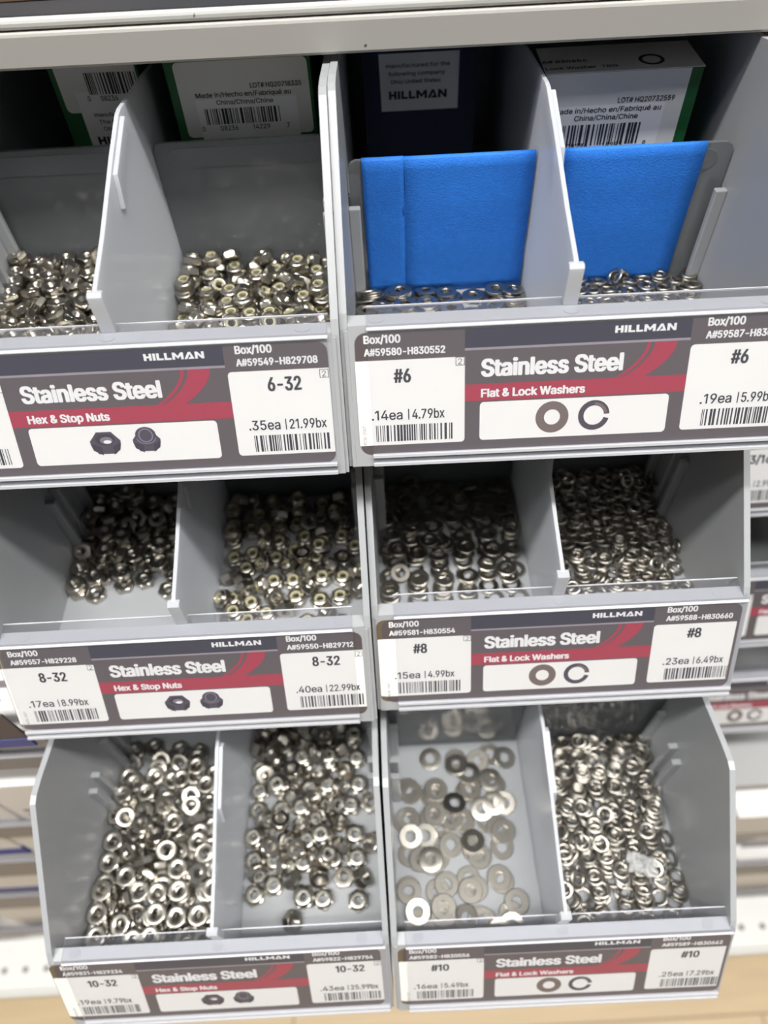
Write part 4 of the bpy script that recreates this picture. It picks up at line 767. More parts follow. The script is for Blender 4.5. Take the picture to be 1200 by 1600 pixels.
DATA = {
  '1Ll': ('hex', 7.9, 2.9, 70, [
3846,4807,-3327,55,-684,-725,2603,7409,-3263,-833,-554,0,3293,7878,-3382,-65,-211,962,881,7092,-3250,-4,-17,-856,1511,8470,-3263,0,0,-479,
4211,6325,-3296,-345,-933,-47,1189,5605,-3644,-183,160,-303,2287,8219,-3264,-22,70,871,4009,5478,-3396,-215,202,-462,2230,9086,-3165,5,-368,491,
1533,6293,-3435,108,-187,-846,1797,7135,-3284,984,3,18,3767,8701,-3556,500,866,3,1919,4213,-3263,999,-45,0,2936,6571,-3522,-87,29,123,
2225,6471,-3493,-466,11,864,3013,4884,-3684,585,-76,-362,797,7890,-3263,0,0,-855,678,9345,-2901,-61,-141,259,2915,8689,-3202,428,827,231,
4571,4906,-3562,282,826,329,1466,9449,-3280,106,-107,-789,3656,9497,-3263,0,0,-866,3108,5720,-3456,937,276,170,724,8683,-3263,0,0,877,
2072,5015,-3600,-756,-203,57,2738,9497,-3263,0,0,866,2520,4502,-3559,-766,643,0,4082,7510,-3496,392,-875,102,1971,5651,-3572,441,-139,-743,
692,6554,-3461,-216,-187,-627,2401,5520,-3833,334,-199,-110,736,9493,-3200,-21,-153,-3,4369,9209,-3013,-288,-646,-572,3748,6288,-3534,-821,-550,117,
2600,7341,-3559,0,0,173,3572,7076,-3608,-58,-25,-418,668,6361,-3689,686,-670,199,1699,7897,-3559,0,0,-1000,3078,8712,-3453,207,-300,-358,
4157,4296,-3594,109,-59,-463,1726,7087,-3585,-165,73,489,2736,6434,-3791,-67,63,526,1271,4766,-3532,-124,-909,397,3617,9497,-3559,0,0,-500,
723,8187,-3559,0,0,-526,1478,6352,-3852,126,-21,-955,4693,5752,-3864,768,419,-137,723,7389,-3559,0,0,-881,5091,4383,-3625,111,-378,-211,
4966,5135,-3893,-485,188,542,3371,7883,-3692,113,-190,527,4606,6337,-3654,-57,-321,217,891,7241,-3855,0,0,984,3822,5041,-3861,1,29,-980,
2572,9466,-3559,0,0,-79,708,5292,-3855,0,0,-924,2547,8167,-3898,-132,6,129,2727,7304,-3855,0,0,963,3653,7279,-4185,656,-6,-7,
1658,8693,-3559,-1000,0,0,1631,9493,-3541,858,492,118,4551,5477,-4127,733,438,-114,2406,8289,-3619,0,-129,-992,1885,7105,-3903,-83,160,914,
3402,8712,-3856,-994,108,-5,3360,5382,-3624,-236,45,949,3491,6687,-4163,-33,-65,-797,731,9659,-3901,23,-707,-707,1833,6578,-4151,0,0,-567,
5585,5377,-4447,0,0,937,5745,3025,-4447,0,0,-887,6737,6390,-4447,0,0,648,2612,9205,-4447,913,-408,0,5792,6208,-4447,0,0,-602,
2614,6403,-4447,0,0,250,5622,2057,-4447,0,0,-140,2678,4306,-4447,56,998,0,4551,6222,-4447,0,0,999,3540,1175,-4447,0,0,-105,
4786,2397,-4447,0,0,-712,3564,2942,-4447,0,0,990,6968,5623,-4447,0,0,-331,2609,7279,-4447,0,0,-925,4845,7016,-4447,0,0,983,
2597,8346,-4342,-423,893,146,717,3262,-4447,-996,-90,0,4553,987,-4447,0,0,-561,3884,8541,-4447,0,0,-901,1578,3977,-4447,0,0,556,
750,2453,-4447,0,0,68,5582,9232,-4447,0,0,-951,730,9494,-4447,-7,1000,0,6898,7234,-4447,169,986,0,1795,8172,-4447,0,0,-928,
694,4104,-4447,0,0,653,3656,6247,-4447,0,0,461,1599,2301,-4447,0,0,-734,2777,5153,-4447,0,0,-791,2727,1920,-4447,0,0,-965,
4155,2245,-4282,196,-153,-631,1902,841,-4447,177,-984,0,3774,5379,-4447,0,0,272,4800,4141,-4447,0,0,997,6612,3182,-4447,-813,-583,0,
6176,8132,-4194,282,830,455,2671,3505,-4447,0,0,454,6461,1916,-4447,0,0,695,710,8355,-4447,0,0,-983,2749,1010,-4447,0,0,992,
5563,4674,-4296,224,14,25,4724,3272,-4447,0,0,611,1677,7308,-4447,781,-624,0,6759,8901,-4447,0,0,436,757,5193,-4447,0,0,-985,
745,991,-4447,-689,-725,0,5705,1088,-4447,0,0,988,4591,9158,-4447,0,0,-552,6699,4051,-4447,0,0,367,1692,9036,-4447,0,0,817,
710,7257,-4447,0,0,991,737,6316,-4447,0,0,74,2054,5847,-4199,68,885,459,3696,9368,-4447,874,486,0,3689,4619,-4306,187,-91,127,
6545,968,-4447,0,0,-633,6913,8074,-4447,0,0,827,1763,6391,-4447,0,0,996,1702,3163,-4447,0,0,866,4683,5037,-4447,0,0,-775,
5705,7062,-4447,0,0,578,5092,8199,-4184,554,-95,-139,721,8752,-4151,604,797,0,2402,4757,-4151,0,0,-565,5459,9449,-4151,0,0,-145,
7073,2650,-4284,-308,-919,-193,3294,942,-4151,294,-956,0,6859,8475,-4151,0,0,851,1544,4578,-4267,-167,-225,-792,5760,3649,-4274,-130,-232,-790,
2491,3931,-4151,0,0,-909,6855,6842,-4151,394,-919,0,5665,7615,-4248,87,-943,321,2887,9439,-4151,0,0,-667,1678,7860,-4151,0,0,606,
3801,9438,-4151,0,0,298,1540,9497,-4151,0,0,500,1632,1443,-4284,61,-246,-967,6071,4884,-4012,-137,667,244,1662,3723,-4151,0,0,699,
4642,6485,-4151,507,862,0,5134,8699,-4046,-502,440,544,5995,8659,-4155,-697,54,98,5736,1397,-4151,0,0,524,6899,7665,-4151,546,838,0,
1480,3001,-4037,-47,964,230,722,3256,-4151,0,0,-842,6737,6002,-4151,0,0,-707,1626,8686,-4151,0,0,-999,2212,1598,-4197,365,-606,13,
4677,4524,-4151,0,0,936,800,7892,-4151,-421,907,0,3644,7853,-4302,355,909,220,5896,5963,-4151,0,0,379,4844,2894,-4151,0,0,-779,
7111,1441,-4279,-252,-932,103,3684,5487,-4151,213,-977,0,4657,7666,-4286,885,400,6,6885,3440,-4151,-327,-945,0,6430,9488,-4255,481,-848,203,
3333,3166,-3901,99,-700,-700,5200,5870,-4136,240,-467,-512,2668,7632,-4151,0,0,-342,2900,5672,-4205,-60,-198,-956,718,5655,-4151,824,-567,0,
726,1641,-4276,-237,-118,-408,5832,2252,-4137,-61,-29,-830,6935,4705,-4293,-203,-123,-649,3348,3765,-4268,177,-943,147,4809,3718,-4151,368,930,0,
1073,3978,-3901,209,-676,-157,3493,8702,-4151,4,-3,-678,5949,6780,-4151,813,-582,0,2369,2702,-4447,0,0,999,2413,8900,-3899,661,326,-348,
718,4849,-4151,430,-903,0,2652,6785,-4151,0,0,537,4910,1548,-4281,-10,242,892,857,7067,-4151,471,-882,0,4618,9427,-4151,-249,969,0,
1504,2142,-4151,0,0,944,4621,8876,-3569,-601,-250,-186,7116,3430,-3855,0,0,-257,670,6227,-3955,688,667,-198,1692,3738,-3559,0,0,-58,
1692,3833,-3855,0,0,556,3856,5975,-3910,-217,-5,-359,4008,3849,-4266,-220,-174,-958,696,3238,-3855,0,0,646,689,2215,-4109,-56,-9,-309,
3527,7865,-3994,102,196,-975,6961,8664,-3855,0,0,1000,3471,3813,-3805,733,656,-84,3480,6774,-3877,-13,71,997,4997,2037,-4084,-19,-93,-994,
7056,7860,-3855,0,0,862,5546,9495,-3855,0,0,-868,4361,6883,-3621,-560,588,529,1459,8744,-3855,-924,383,0,6551,4052,-3987,-239,34,286,
6034,6129,-3855,0,0,-979,2893,5995,-4017,-183,-78,-447,5831,1398,-3855,0,0,-563,6076,2925,-4019,-130,157,550,5986,8947,-3826,446,560,-520,
4500,3504,-3855,-921,-389,0,7115,5294,-4125,-31,18,707,1661,7970,-3855,0,0,-991,5911,8109,-3926,-339,808,237,4598,9488,-3855,0,0,876,
2377,3139,-4151,0,0,995,3723,9459,-3855,0,0,810,663,9023,-3855,966,-259,0,1964,9471,-3855,443,897,0,6830,7067,-3855,-862,506,0,
5152,6563,-3744,-161,-11,952,2824,9465,-3855,-905,425,0,6241,5185,-4023,-509,448,-223,766,4115,-3769,-703,-80,707,7078,1940,-4016,150,-934,318,
1627,5191,-4282,-251,-7,-79,4505,7830,-4064,-212,106,768,3499,1755,-4200,-268,-163,-800,2326,4421,-3855,0,0,643,6647,9486,-3897,-50,-199,-979,
5702,3945,-4108,-266,-15,44,7032,6268,-3855,494,-870,0,2578,2108,-4151,-112,994,0,810,8097,-3855,0,0,-571,5935,6964,-3855,0,0,906,
6528,9426,-3091,-110,942,-142,4477,9438,-3559,-580,814,0,1533,5363,-4036,-112,-224,-889,2589,3649,-3559,565,825,0,7054,5466,-3835,-20,-19,-506,
5853,2153,-3719,-106,191,789,4264,8297,-3995,-121,-193,-527,6432,5401,-3754,138,664,499,784,8981,-3559,0,0,-30,1823,2244,-3855,0,0,-984,
690,3248,-3559,0,0,752,7084,9747,-3440,-456,-541,-541,6908,8123,-3309,-338,621,603,5713,8390,-3465,-66,-180,-547,3627,1911,-3977,515,-798,162,
5776,4284,-3699,-986,-128,8,5885,9495,-3559,0,0,869,6664,2197,-3839,-332,105,397,3202,2537,-4216,-614,-682,-378,5572,4635,-3921,-993,-12,15,
431,4093,-3901,-686,-172,680,4917,7194,-3896,-13,-497,867,6779,8676,-3559,878,478,0,4156,4301,-3899,-625,771,-11,5112,3511,-3707,816,-460,-272,
6799,4575,-3879,-234,-15,-245,6658,7533,-3559,-742,670,0,5022,2679,-3846,-4,11,893,996,2490,-3847,-11,57,940,5665,7593,-3787,-26,-378,-890,
1478,4554,-3787,-321,235,385,7097,6867,-3559,0,0,-673,5312,5785,-3494,-327,-911,240,7107,3885,-3575,-196,-113,-698,6043,6912,-3559,0,0,215,
2600,3667,-3855,0,0,945,3225,4350,-3888,719,-363,461,5907,7009,-3263,0,0,973,5059,9424,-3328,623,-520,-390,4472,8303,-3623,-136,-183,-462,
4940,7988,-3473,519,-469,-698,6225,3276,-3795,19,117,991,7116,5835,-3548,-7,13,966,5452,3534,-3493,222,87,910,5534,7826,-3623,-26,-378,-890,
6627,7530,-3263,703,712,0,534,5416,-3309,650,-279,-702,4084,3055,-4021,-671,-386,631,7060,9213,-3388,-21,370,843,5681,9497,-3263,0,0,866,
6390,6307,-3418,-535,-808,-89,7114,6892,-3263,0,0,709,5736,5364,-3677,119,-291,-915,930,3406,-3263,-815,-579,0,6946,2861,-3686,-427,844,212,
1419,2792,-3584,-11,74,979,5593,9448,-2967,990,144,0,3696,2651,-3882,36,444,196,7048,4671,-3619,-81,220,832,2314,2879,-3855,0,0,655,
  ]),
  '1Lr': ('stop', 7.9, 4.4, 85, [
10801,6451,-3607,15,7,-449,8171,7620,-3480,0,0,-136,13964,6845,-3480,0,0,903,8897,5326,-3767,-167,937,-19,11099,5737,-3926,0,0,-785,
12397,6533,-3912,-123,-934,32,9109,7287,-3859,-98,-8,-178,13017,8697,-3480,0,0,576,9115,9448,-3559,15,-44,-372,12975,7287,-3663,126,-638,-757,
10112,9175,-3926,0,0,138,12771,5633,-3980,-6,-143,-644,11452,9466,-3619,504,845,-21,13459,5135,-3864,-483,-871,-63,9963,9561,-3533,-230,-365,-601,
11777,8027,-3651,475,742,262,11498,7441,-4086,335,91,898,11154,8519,-3926,0,0,-284,9080,8698,-3926,0,0,-976,8279,9516,-3584,-261,-9,-457,
13292,6765,-3926,0,0,-371,8118,7438,-3926,0,0,734,9530,6015,-3830,-19,363,869,14117,6599,-3926,0,0,14,10393,5133,-3838,190,-356,900,
11975,5070,-3815,394,-60,277,8181,8854,-3739,-285,181,517,12239,7404,-3926,0,0,960,13582,9434,-3905,553,8,-823,8370,6538,-4015,-244,269,446,
10068,7464,-3926,0,0,-595,10301,5823,-3926,0,0,-369,10042,6588,-3936,-33,-4,145,12463,9446,-3776,114,-387,-354,9486,7961,-4002,332,-22,645,
13474,5927,-3943,-277,337,-458,8144,5433,-4065,-8,354,935,11921,5744,-3926,0,0,-374,12478,7956,-3728,-274,282,223,14057,5539,-4148,-239,360,852,
11709,6725,-4156,-241,-246,-690,13801,8567,-3929,23,-20,-371,10710,7092,-3760,-270,-618,-648,14009,7851,-3685,-209,184,891,10921,9547,-4138,-241,-299,-559,
10729,7801,-3830,168,419,822,9436,5517,-4063,-347,8,163,13026,8756,-3926,0,0,619,9671,4727,-3846,332,911,-24,9252,9563,-4116,-375,209,367,
8322,8309,-3942,-243,65,-73,11993,8802,-3926,0,0,-739,11736,9545,-4157,206,-521,-771,8141,6153,-4372,0,0,-895,14144,9552,-4180,-296,-194,-494,
9243,6695,-4161,-249,-224,-720,10350,8479,-4129,-425,-7,-292,13175,7735,-4060,-832,378,231,13989,6275,-4372,0,0,179,10841,4708,-4001,-363,-459,-62,
9252,9038,-4372,0,0,-542,8144,7199,-4372,0,0,-864,8995,7408,-4372,0,0,606,10789,6558,-4170,154,-358,-822,9163,8247,-4372,0,0,457,
8144,9544,-4175,-325,176,518,8143,8013,-4372,0,0,-533,12141,6129,-4372,0,0,492,8339,8951,-4372,0,0,-51,10965,7316,-4372,0,0,-550,
8997,6095,-4372,0,0,665,10176,9191,-4372,0,0,-414,11146,5309,-4372,0,0,-242,10118,6182,-4372,0,0,870,13038,6288,-4372,0,0,284,
11227,6160,-4372,0,0,-882,11294,8221,-4372,0,0,-732,10214,5388,-4372,0,0,9,12003,5335,-4372,0,0,-871,12893,9558,-4162,-428,-63,95,
13983,7443,-4005,-225,-158,-50,12044,9036,-4372,0,0,772,12215,7319,-4372,0,0,-732,13391,7001,-4372,0,0,725,12187,8181,-4372,0,0,-536,
10196,7966,-4372,0,0,-937,13149,2357,-4372,0,0,600,9019,3286,-4372,0,0,-921,10095,2174,-4372,0,0,691,14252,7079,-4372,0,0,285,
13192,4024,-4372,0,0,-577,11810,2505,-4372,0,0,-342,12076,3322,-4372,0,0,-119,9883,7231,-4372,0,0,-938,10986,3348,-4372,0,0,-855,
12320,4152,-4372,0,0,984,8150,3245,-4372,0,0,-855,12113,991,-4372,0,0,549,8131,4939,-4372,0,0,-383,10210,3048,-4372,0,0,-439,
14144,3204,-4372,0,0,-995,9326,4993,-4372,0,0,-778,14240,8148,-4372,0,0,-317,10342,3888,-4372,0,0,-913,9228,2328,-4372,0,0,-559,
10976,2355,-4372,0,0,-663,14034,2094,-4372,0,0,-577,11082,4186,-4372,0,0,409,13084,9031,-4372,0,0,-387,14491,1357,-4372,0,0,992,
13981,8921,-4372,0,0,933,8191,1921,-4372,0,0,-599,11058,8991,-4372,0,0,-293,14102,4985,-4372,0,0,605,13105,5307,-4372,0,0,-242,
9844,1128,-4372,0,0,-28,13099,3205,-4372,0,0,1000,8143,930,-4372,0,0,536,14009,4110,-4372,0,0,390,8208,4044,-4372,0,0,19,
11164,1036,-4372,0,0,809,9153,730,-4372,0,0,-28,13000,841,-4372,0,0,189,13076,8207,-4372,0,0,-796,9372,4090,-4372,0,0,154,
8825,4585,-4108,150,-318,-283,14540,2453,-4178,-308,182,-405,12594,4741,-4184,-320,-121,-664,13127,1516,-4187,-332,-2,104,12431,3872,-3931,73,12,255,
13248,3755,-3926,0,0,735,8146,2534,-4157,-429,220,483,12405,1849,-4372,0,0,934,9576,3370,-4067,-323,125,-935,8140,3489,-3926,0,0,66,
8585,1202,-4102,-374,228,-390,10378,1404,-4171,-335,189,-399,13891,1296,-4159,144,-324,-374,8971,2593,-3957,10,-275,-783,10665,3476,-3926,0,0,-644,
13617,2731,-4068,-47,372,28,11492,1746,-4197,-600,-375,-707,8083,4418,-3926,0,0,707,11593,3885,-4153,-71,352,-590,14593,4330,-4155,-477,-8,-740,
14591,3537,-4153,-390,-268,-875,11261,2719,-3938,-92,-132,-745,9209,1620,-4260,-829,-431,-261,10039,4586,-4202,-231,124,870,11632,4651,-4156,-155,525,606,
12475,2671,-4177,-71,355,-371,13416,4595,-4143,-367,81,195,9859,2486,-3938,-35,-61,-733,14554,8840,-4168,-492,-707,210,10080,4020,-3810,102,161,-929,
14711,6082,-4143,299,641,297,14314,2788,-3757,-224,137,764,12748,3073,-3824,924,265,-252,12990,2157,-3910,-21,-6,-494,10692,1759,-4003,892,-239,-247,
12120,1913,-3926,-48,-123,406,14712,5244,-4046,-326,-627,326,11865,3273,-3926,-224,975,0,8843,3930,-3970,-763,474,84,10511,2625,-3851,-460,74,-872,
  ]),
  '1Rl': ('disc', 9.6, 0.9, 52, [
6064,5917,-4318,-82,73,992,3286,4907,-4353,51,-41,400,4158,6911,-4317,-54,25,688,1931,6908,-4304,-47,32,638,2808,4161,-4239,27,29,-628,
1413,5897,-4144,860,-496,2,5329,5296,-4355,0,0,670,2366,6013,-4163,-463,-886,0,747,5822,-4259,0,0,-413,1866,5043,-4148,434,-899,-32,
2417,3292,-4351,-4,2,226,6987,6655,-4129,-61,34,39,3140,6919,-4372,-23,80,956,7040,4012,-4371,36,141,-245,5579,6727,-4486,-65,-3,285,
1808,5155,-4236,-57,24,-951,5564,3901,-4433,-85,-87,-34,1976,6912,-4207,-51,-25,-344,1943,6882,-4451,0,0,-711,3342,4593,-4294,24,60,-991,
3058,4823,-4468,49,43,-833,4366,6817,-4491,-47,-36,-321,7048,4874,-4290,166,129,118,984,6776,-4311,-244,111,508,6322,6909,-4268,1,-28,-909,
3331,5942,-4355,0,0,992,2356,4333,-4355,0,0,-477,964,6957,-4308,-213,163,679,5922,5977,-4497,-31,-42,-812,947,6957,-4197,-230,-138,-384,
1186,6201,-4451,0,0,-414,7037,6279,-4184,-64,-34,-764,4599,3320,-4259,0,0,-239,3544,3563,-4355,0,0,-751,5959,4951,-4295,-3,76,-357,
981,4429,-4361,-61,82,754,4290,5928,-4400,63,26,-709,6666,6917,-4452,-20,-19,-279,1017,6285,-4547,0,0,-229,4435,5983,-4547,0,0,-897,
4255,2774,-4355,0,0,-679,772,5925,-4355,0,0,-554,1631,5251,-4310,-5,62,-170,5119,5461,-4451,0,0,-983,3393,5948,-4259,0,0,-698,
5313,6725,-4400,-60,23,642,6075,3274,-4443,-14,6,21,3198,5820,-4451,0,0,-951,6747,5497,-4450,-63,-36,-785,1864,4070,-4283,899,412,151,
1503,5262,-4391,59,20,910,6818,6447,-4547,0,0,-253,5733,5058,-4547,0,0,-441,6686,5018,-4547,0,0,884,1996,1210,-4547,0,0,89,
6886,1173,-4547,0,0,343,3133,6329,-4547,0,0,-597,2043,3821,-4547,0,0,290,3155,1263,-4547,0,0,-670,4408,1304,-4547,0,0,215,
5503,3284,-4547,0,0,-675,5638,1165,-4547,0,0,-298,4536,5022,-4547,0,0,-959,4437,2578,-4547,0,0,-958,974,3906,-4547,0,0,968,
3345,3794,-4547,0,0,948,4629,3736,-4547,0,0,380,2023,5124,-4547,0,0,-302,2119,2867,-4547,0,0,65,3139,2713,-4547,0,0,-155,
4433,4116,-4303,37,-274,-909,4569,3264,-4451,0,0,-888,2046,6378,-4547,0,0,-776,1996,4441,-4451,0,0,858,969,1808,-4547,0,0,-874,
904,2810,-4547,0,0,-740,5676,1866,-4481,-65,28,181,746,5367,-4547,0,0,607,2100,1917,-4483,-51,45,607,2230,2570,-4432,-19,-7,-488,
6003,2464,-4478,-70,-20,-488,747,4414,-4452,-46,91,854,6931,3111,-4547,0,0,999,6820,4072,-4547,0,0,889,4696,3617,-4355,0,0,-796,
746,3459,-4451,0,0,-853,5830,4822,-4451,0,0,-444,3272,5389,-4547,0,0,524,3412,3912,-4451,0,0,-311,2266,3527,-4451,0,0,392,
4094,4904,-4445,-78,-45,857,4310,2336,-4451,0,0,844,2176,5962,-4451,0,0,-710,4219,4686,-4315,-89,-33,894,4162,6919,-4414,-59,-2,288,
6495,4129,-4451,0,0,-351,6725,5732,-4384,-46,56,474,7048,4996,-4356,-56,203,-851,746,5352,-4451,0,0,-338,6409,6908,-4362,-27,4,589,
2220,6063,-4355,0,0,-244,750,6552,-4307,-255,-81,-169,7034,6041,-4346,-10,72,861,7039,6193,-4269,-64,34,99,4309,5679,-4237,-526,848,39,
7033,2701,-4451,0,0,-307,2360,6041,-4259,0,0,-769,3214,6919,-4469,-73,40,464,4343,5825,-4313,53,43,-879,2741,5170,-4183,-126,976,-80,
2746,5196,-4287,162,-73,-980,3315,6031,-4163,0,0,-290,2188,6919,-4109,881,-471,31,3282,6931,-4205,-138,-77,-466,4811,3334,-4163,0,0,548,
744,6965,-4106,919,-290,113,
  ]),
  '1Rr': ('disc', 7.2, 1.4, 29, [
11393,7028,-4021,-489,773,-121,12482,5656,-4084,0,0,-881,13330,7032,-4084,0,0,715,11824,6007,-4084,0,0,-736,12610,6364,-4084,0,0,850,
14574,6315,-4110,-41,87,942,13336,6320,-4180,-71,-7,-102,13947,6669,-4137,-338,-931,135,14298,5617,-4160,-46,-9,269,10477,6630,-4352,-22,33,902,
10732,7033,-4225,-63,-124,-947,11998,6744,-4108,20,207,872,11700,6432,-4230,0,0,-979,14577,7038,-4084,0,0,958,10042,5431,-4084,0,0,-332,
11014,6185,-4169,-175,217,751,13122,5326,-4084,0,0,25,13465,6183,-4315,-75,-45,-450,12604,7064,-4142,-268,160,299,11766,5717,-4230,0,0,510,
11078,7032,-4419,-75,-131,-981,14332,6327,-4266,-66,-70,-649,9819,6351,-4199,-25,-150,-870,13332,7039,-4230,0,0,290,12620,6220,-4230,0,0,566,
10803,5871,-4326,-194,-246,-430,11761,7176,-4239,-333,624,624,11619,6035,-4376,0,0,-163,10482,5990,-4324,-311,34,490,13483,1986,-4522,0,0,639,
13467,842,-4522,0,0,996,10757,6624,-4522,0,0,631,12781,2906,-4522,0,0,-503,9052,1027,-4522,0,0,634,10810,2825,-4522,0,0,-842,
9004,3770,-4522,0,0,977,14428,6694,-4522,0,0,178,10845,3847,-4522,0,0,998,10002,889,-4522,0,0,-713,12535,2047,-4522,0,0,-870,
13467,3113,-4522,0,0,106,8094,5437,-4522,0,0,7,11755,5062,-4522,0,0,71,10038,6608,-4522,0,0,1000,10893,5470,-4522,0,0,988,
8063,3908,-4522,0,0,898,12528,6447,-4522,0,0,140,8197,1114,-4522,0,0,982,11731,6607,-4522,0,0,818,13521,6676,-4522,0,0,-971,
8042,6530,-4522,0,0,106,14433,2824,-4522,0,0,-809,12629,4875,-4522,0,0,-440,13401,4621,-4522,0,0,-900,10857,1972,-4522,0,0,-710,
8059,1974,-4522,0,0,600,11720,5784,-4522,0,0,540,9952,2105,-4522,0,0,-276,14407,2104,-4522,0,0,997,14559,3886,-4522,0,0,684,
14477,5741,-4522,0,0,-926,8951,4848,-4522,0,0,-648,10031,3586,-4522,0,0,-382,13481,3862,-4522,0,0,-929,12723,882,-4522,0,0,-801,
9050,5564,-4522,0,0,-736,10738,4635,-4522,0,0,-307,11765,3681,-4522,0,0,747,9954,5579,-4522,0,0,-320,14544,724,-4522,0,0,-377,
14430,4592,-4522,0,0,-977,8891,3064,-4522,0,0,-833,9930,2824,-4522,0,0,984,9128,6283,-4522,0,0,-623,8172,2986,-4522,0,0,-863,
11671,1856,-4522,0,0,-449,12543,5606,-4522,0,0,988,12478,3655,-4522,0,0,-999,13481,5352,-4522,0,0,985,10895,1080,-4522,0,0,908,
11806,1087,-4522,0,0,-703,8046,4721,-4522,0,0,-796,11750,2572,-4522,0,0,-453,9922,4865,-4522,0,0,763,9241,1769,-4522,0,0,-156,
10109,761,-4376,0,0,76,14436,1221,-4412,-135,-92,8,12544,5157,-4376,0,0,823,11742,2132,-4376,0,0,-865,9342,4241,-4430,-129,36,-133,
8041,5824,-4380,-46,86,879,9915,5241,-4376,0,0,-538,11765,6737,-4376,0,0,990,14569,5029,-4407,-55,-157,-971,11667,4339,-4443,-86,76,591,
10595,1655,-4376,0,0,369,8989,6753,-4415,-158,-7,237,11734,5325,-4376,0,0,811,13585,6900,-4376,0,0,-809,14308,2336,-4376,0,0,-177,
10059,4151,-4428,-131,35,439,8042,2381,-4376,0,0,768,9037,5975,-4376,0,0,987,11770,1211,-4376,0,0,-928,12874,2501,-4376,0,0,-860,
10908,2396,-4376,0,0,-986,9764,5947,-4390,-64,-138,-715,8046,3304,-4376,0,0,-338,13304,5984,-4441,-103,55,523,10745,4804,-4376,0,0,592,
13341,4974,-4376,0,0,272,9918,2333,-4376,0,0,934,12595,5874,-4376,0,0,-182,14397,7036,-4376,0,0,-123,9195,5264,-4376,0,0,384,
8726,3538,-4376,0,0,-582,14168,3284,-4422,-127,74,715,8045,1325,-4376,0,0,-874,8047,4740,-4376,0,0,999,9874,7035,-4406,48,-166,-981,
13315,1285,-4409,-146,-77,-209,12823,4178,-4439,-59,-107,-989,14336,5994,-4363,-78,-14,-4,8068,4025,-4376,0,0,-263,14576,4156,-4376,0,0,951,
13544,4283,-4376,0,0,838,10053,3038,-4376,0,0,551,13272,3617,-4376,0,0,260,10770,4072,-4376,0,0,867,12660,3187,-4376,0,0,49,
10929,3231,-4376,0,0,153,9123,1152,-4376,0,0,219,9201,2396,-4438,-111,-54,-135,13595,2408,-4395,-34,141,910,12526,1323,-4414,-23,-158,-892,
8255,7004,-4423,-129,-68,-752,12466,6578,-4376,0,0,-12,11708,2969,-4386,-128,-42,-258,8719,3901,-4230,0,0,-155,10156,5350,-4230,0,0,-811,
10803,1963,-4230,0,0,361,12432,1941,-4363,-12,14,902,14246,2599,-4206,-29,101,904,11034,2730,-4230,0,0,-1000,14005,3720,-4342,-5,-58,-996,
8762,1800,-4408,84,-147,-741,11017,5384,-4291,-124,-6,-143,11535,1545,-4230,0,0,-859,14570,5313,-4304,-57,-88,-912,9872,4516,-4332,-61,18,641,
9205,5356,-4230,0,0,710,14014,1468,-4409,-166,3,579,13531,2949,-4335,-56,11,-131,8048,4370,-4230,0,0,375,14578,4326,-4230,0,0,475,
13665,4350,-4230,0,0,-837,8045,2938,-4230,0,0,-450,9159,6072,-4230,0,0,-750,12710,3312,-4230,0,0,852,8469,5247,-4296,-114,-61,-725,
9706,7033,-4272,-108,-134,-489,9606,2779,-4236,87,-72,-876,14572,7032,-4230,-1,0,196,13143,1831,-4355,-28,-19,-230,13135,5294,-4230,0,0,-892,
8139,1675,-4222,-137,144,653,10826,3414,-4230,0,0,-919,13291,3734,-4230,0,0,88,8990,7032,-4349,-85,133,949,8044,6319,-4318,-74,38,452,
9846,1396,-4378,-165,-140,-342,8273,7033,-4280,-128,-70,-762,8989,4573,-4304,35,-99,-984,9894,6112,-4273,-121,-93,-316,12809,4484,-4323,-34,-69,-989,
9898,3468,-4260,20,-169,-961,12611,7061,-4322,-296,98,93,8043,3651,-4230,0,0,646,10553,4753,-4230,0,0,-390,11583,2265,-4230,0,0,568,
12021,4658,-4334,-57,19,262,8888,2836,-4352,-34,0,204,12896,2617,-4230,0,0,-949,12454,5519,-4230,0,0,-92,11647,3146,-4284,-15,134,989,
12504,3853,-4151,-87,-125,-627,11411,1572,-4084,0,0,620,8535,5108,-4095,95,-988,121,11504,3656,-4278,-145,30,221,8689,5854,-4091,260,-359,335,
8046,3252,-4084,0,0,943,12026,3474,-4186,-98,-951,107,12689,4723,-4190,-42,-40,-841,10771,2280,-4084,0,0,84,9442,2896,-4129,695,710,62,
13809,5512,-4351,-257,43,-941,10350,2828,-4215,-20,243,-405,8043,6358,-4177,-38,74,887,9876,3806,-4188,-98,89,931,8720,2134,-4294,-150,48,940,
13657,3100,-4202,-29,37,533,8747,3097,-4216,-20,-4,20,8905,4681,-4175,-97,13,641,11026,3052,-4084,0,0,-979,8118,2217,-4188,-40,-44,-797,
11234,4703,-4213,-125,246,45,14523,3604,-4205,-66,77,-910,8897,7033,-4150,-22,-195,-980,12345,2359,-4145,101,-68,-503,13536,2236,-4189,-55,-134,-965,
9677,4809,-4207,1,-32,-897,13447,4066,-4084,0,0,616,13683,4831,-4122,-70,151,789,8046,4577,-4084,-760,-650,0,13864,1740,-4309,-59,-78,-436,
8041,5614,-4190,-75,62,630,8175,7033,-4117,-93,112,473,10897,4126,-4230,0,0,981,11993,4932,-4204,-36,-11,-282,8760,6382,-4144,969,134,136,
11722,7322,-4239,-69,704,704,14372,2898,-4124,-55,-90,-918,11626,2385,-4084,0,0,260,9327,3518,-4355,-5,258,-181,14062,4831,-4327,-275,-132,925,
9887,7035,-4094,-52,-164,-768,14573,1918,-4299,-12,260,-837,11895,5019,-4064,-22,30,814,9557,4095,-4127,47,-97,-985,11614,4068,-4226,-15,117,973,
  ]),
  '2Ll': ('hex', 8.7, 3.3, 69, [
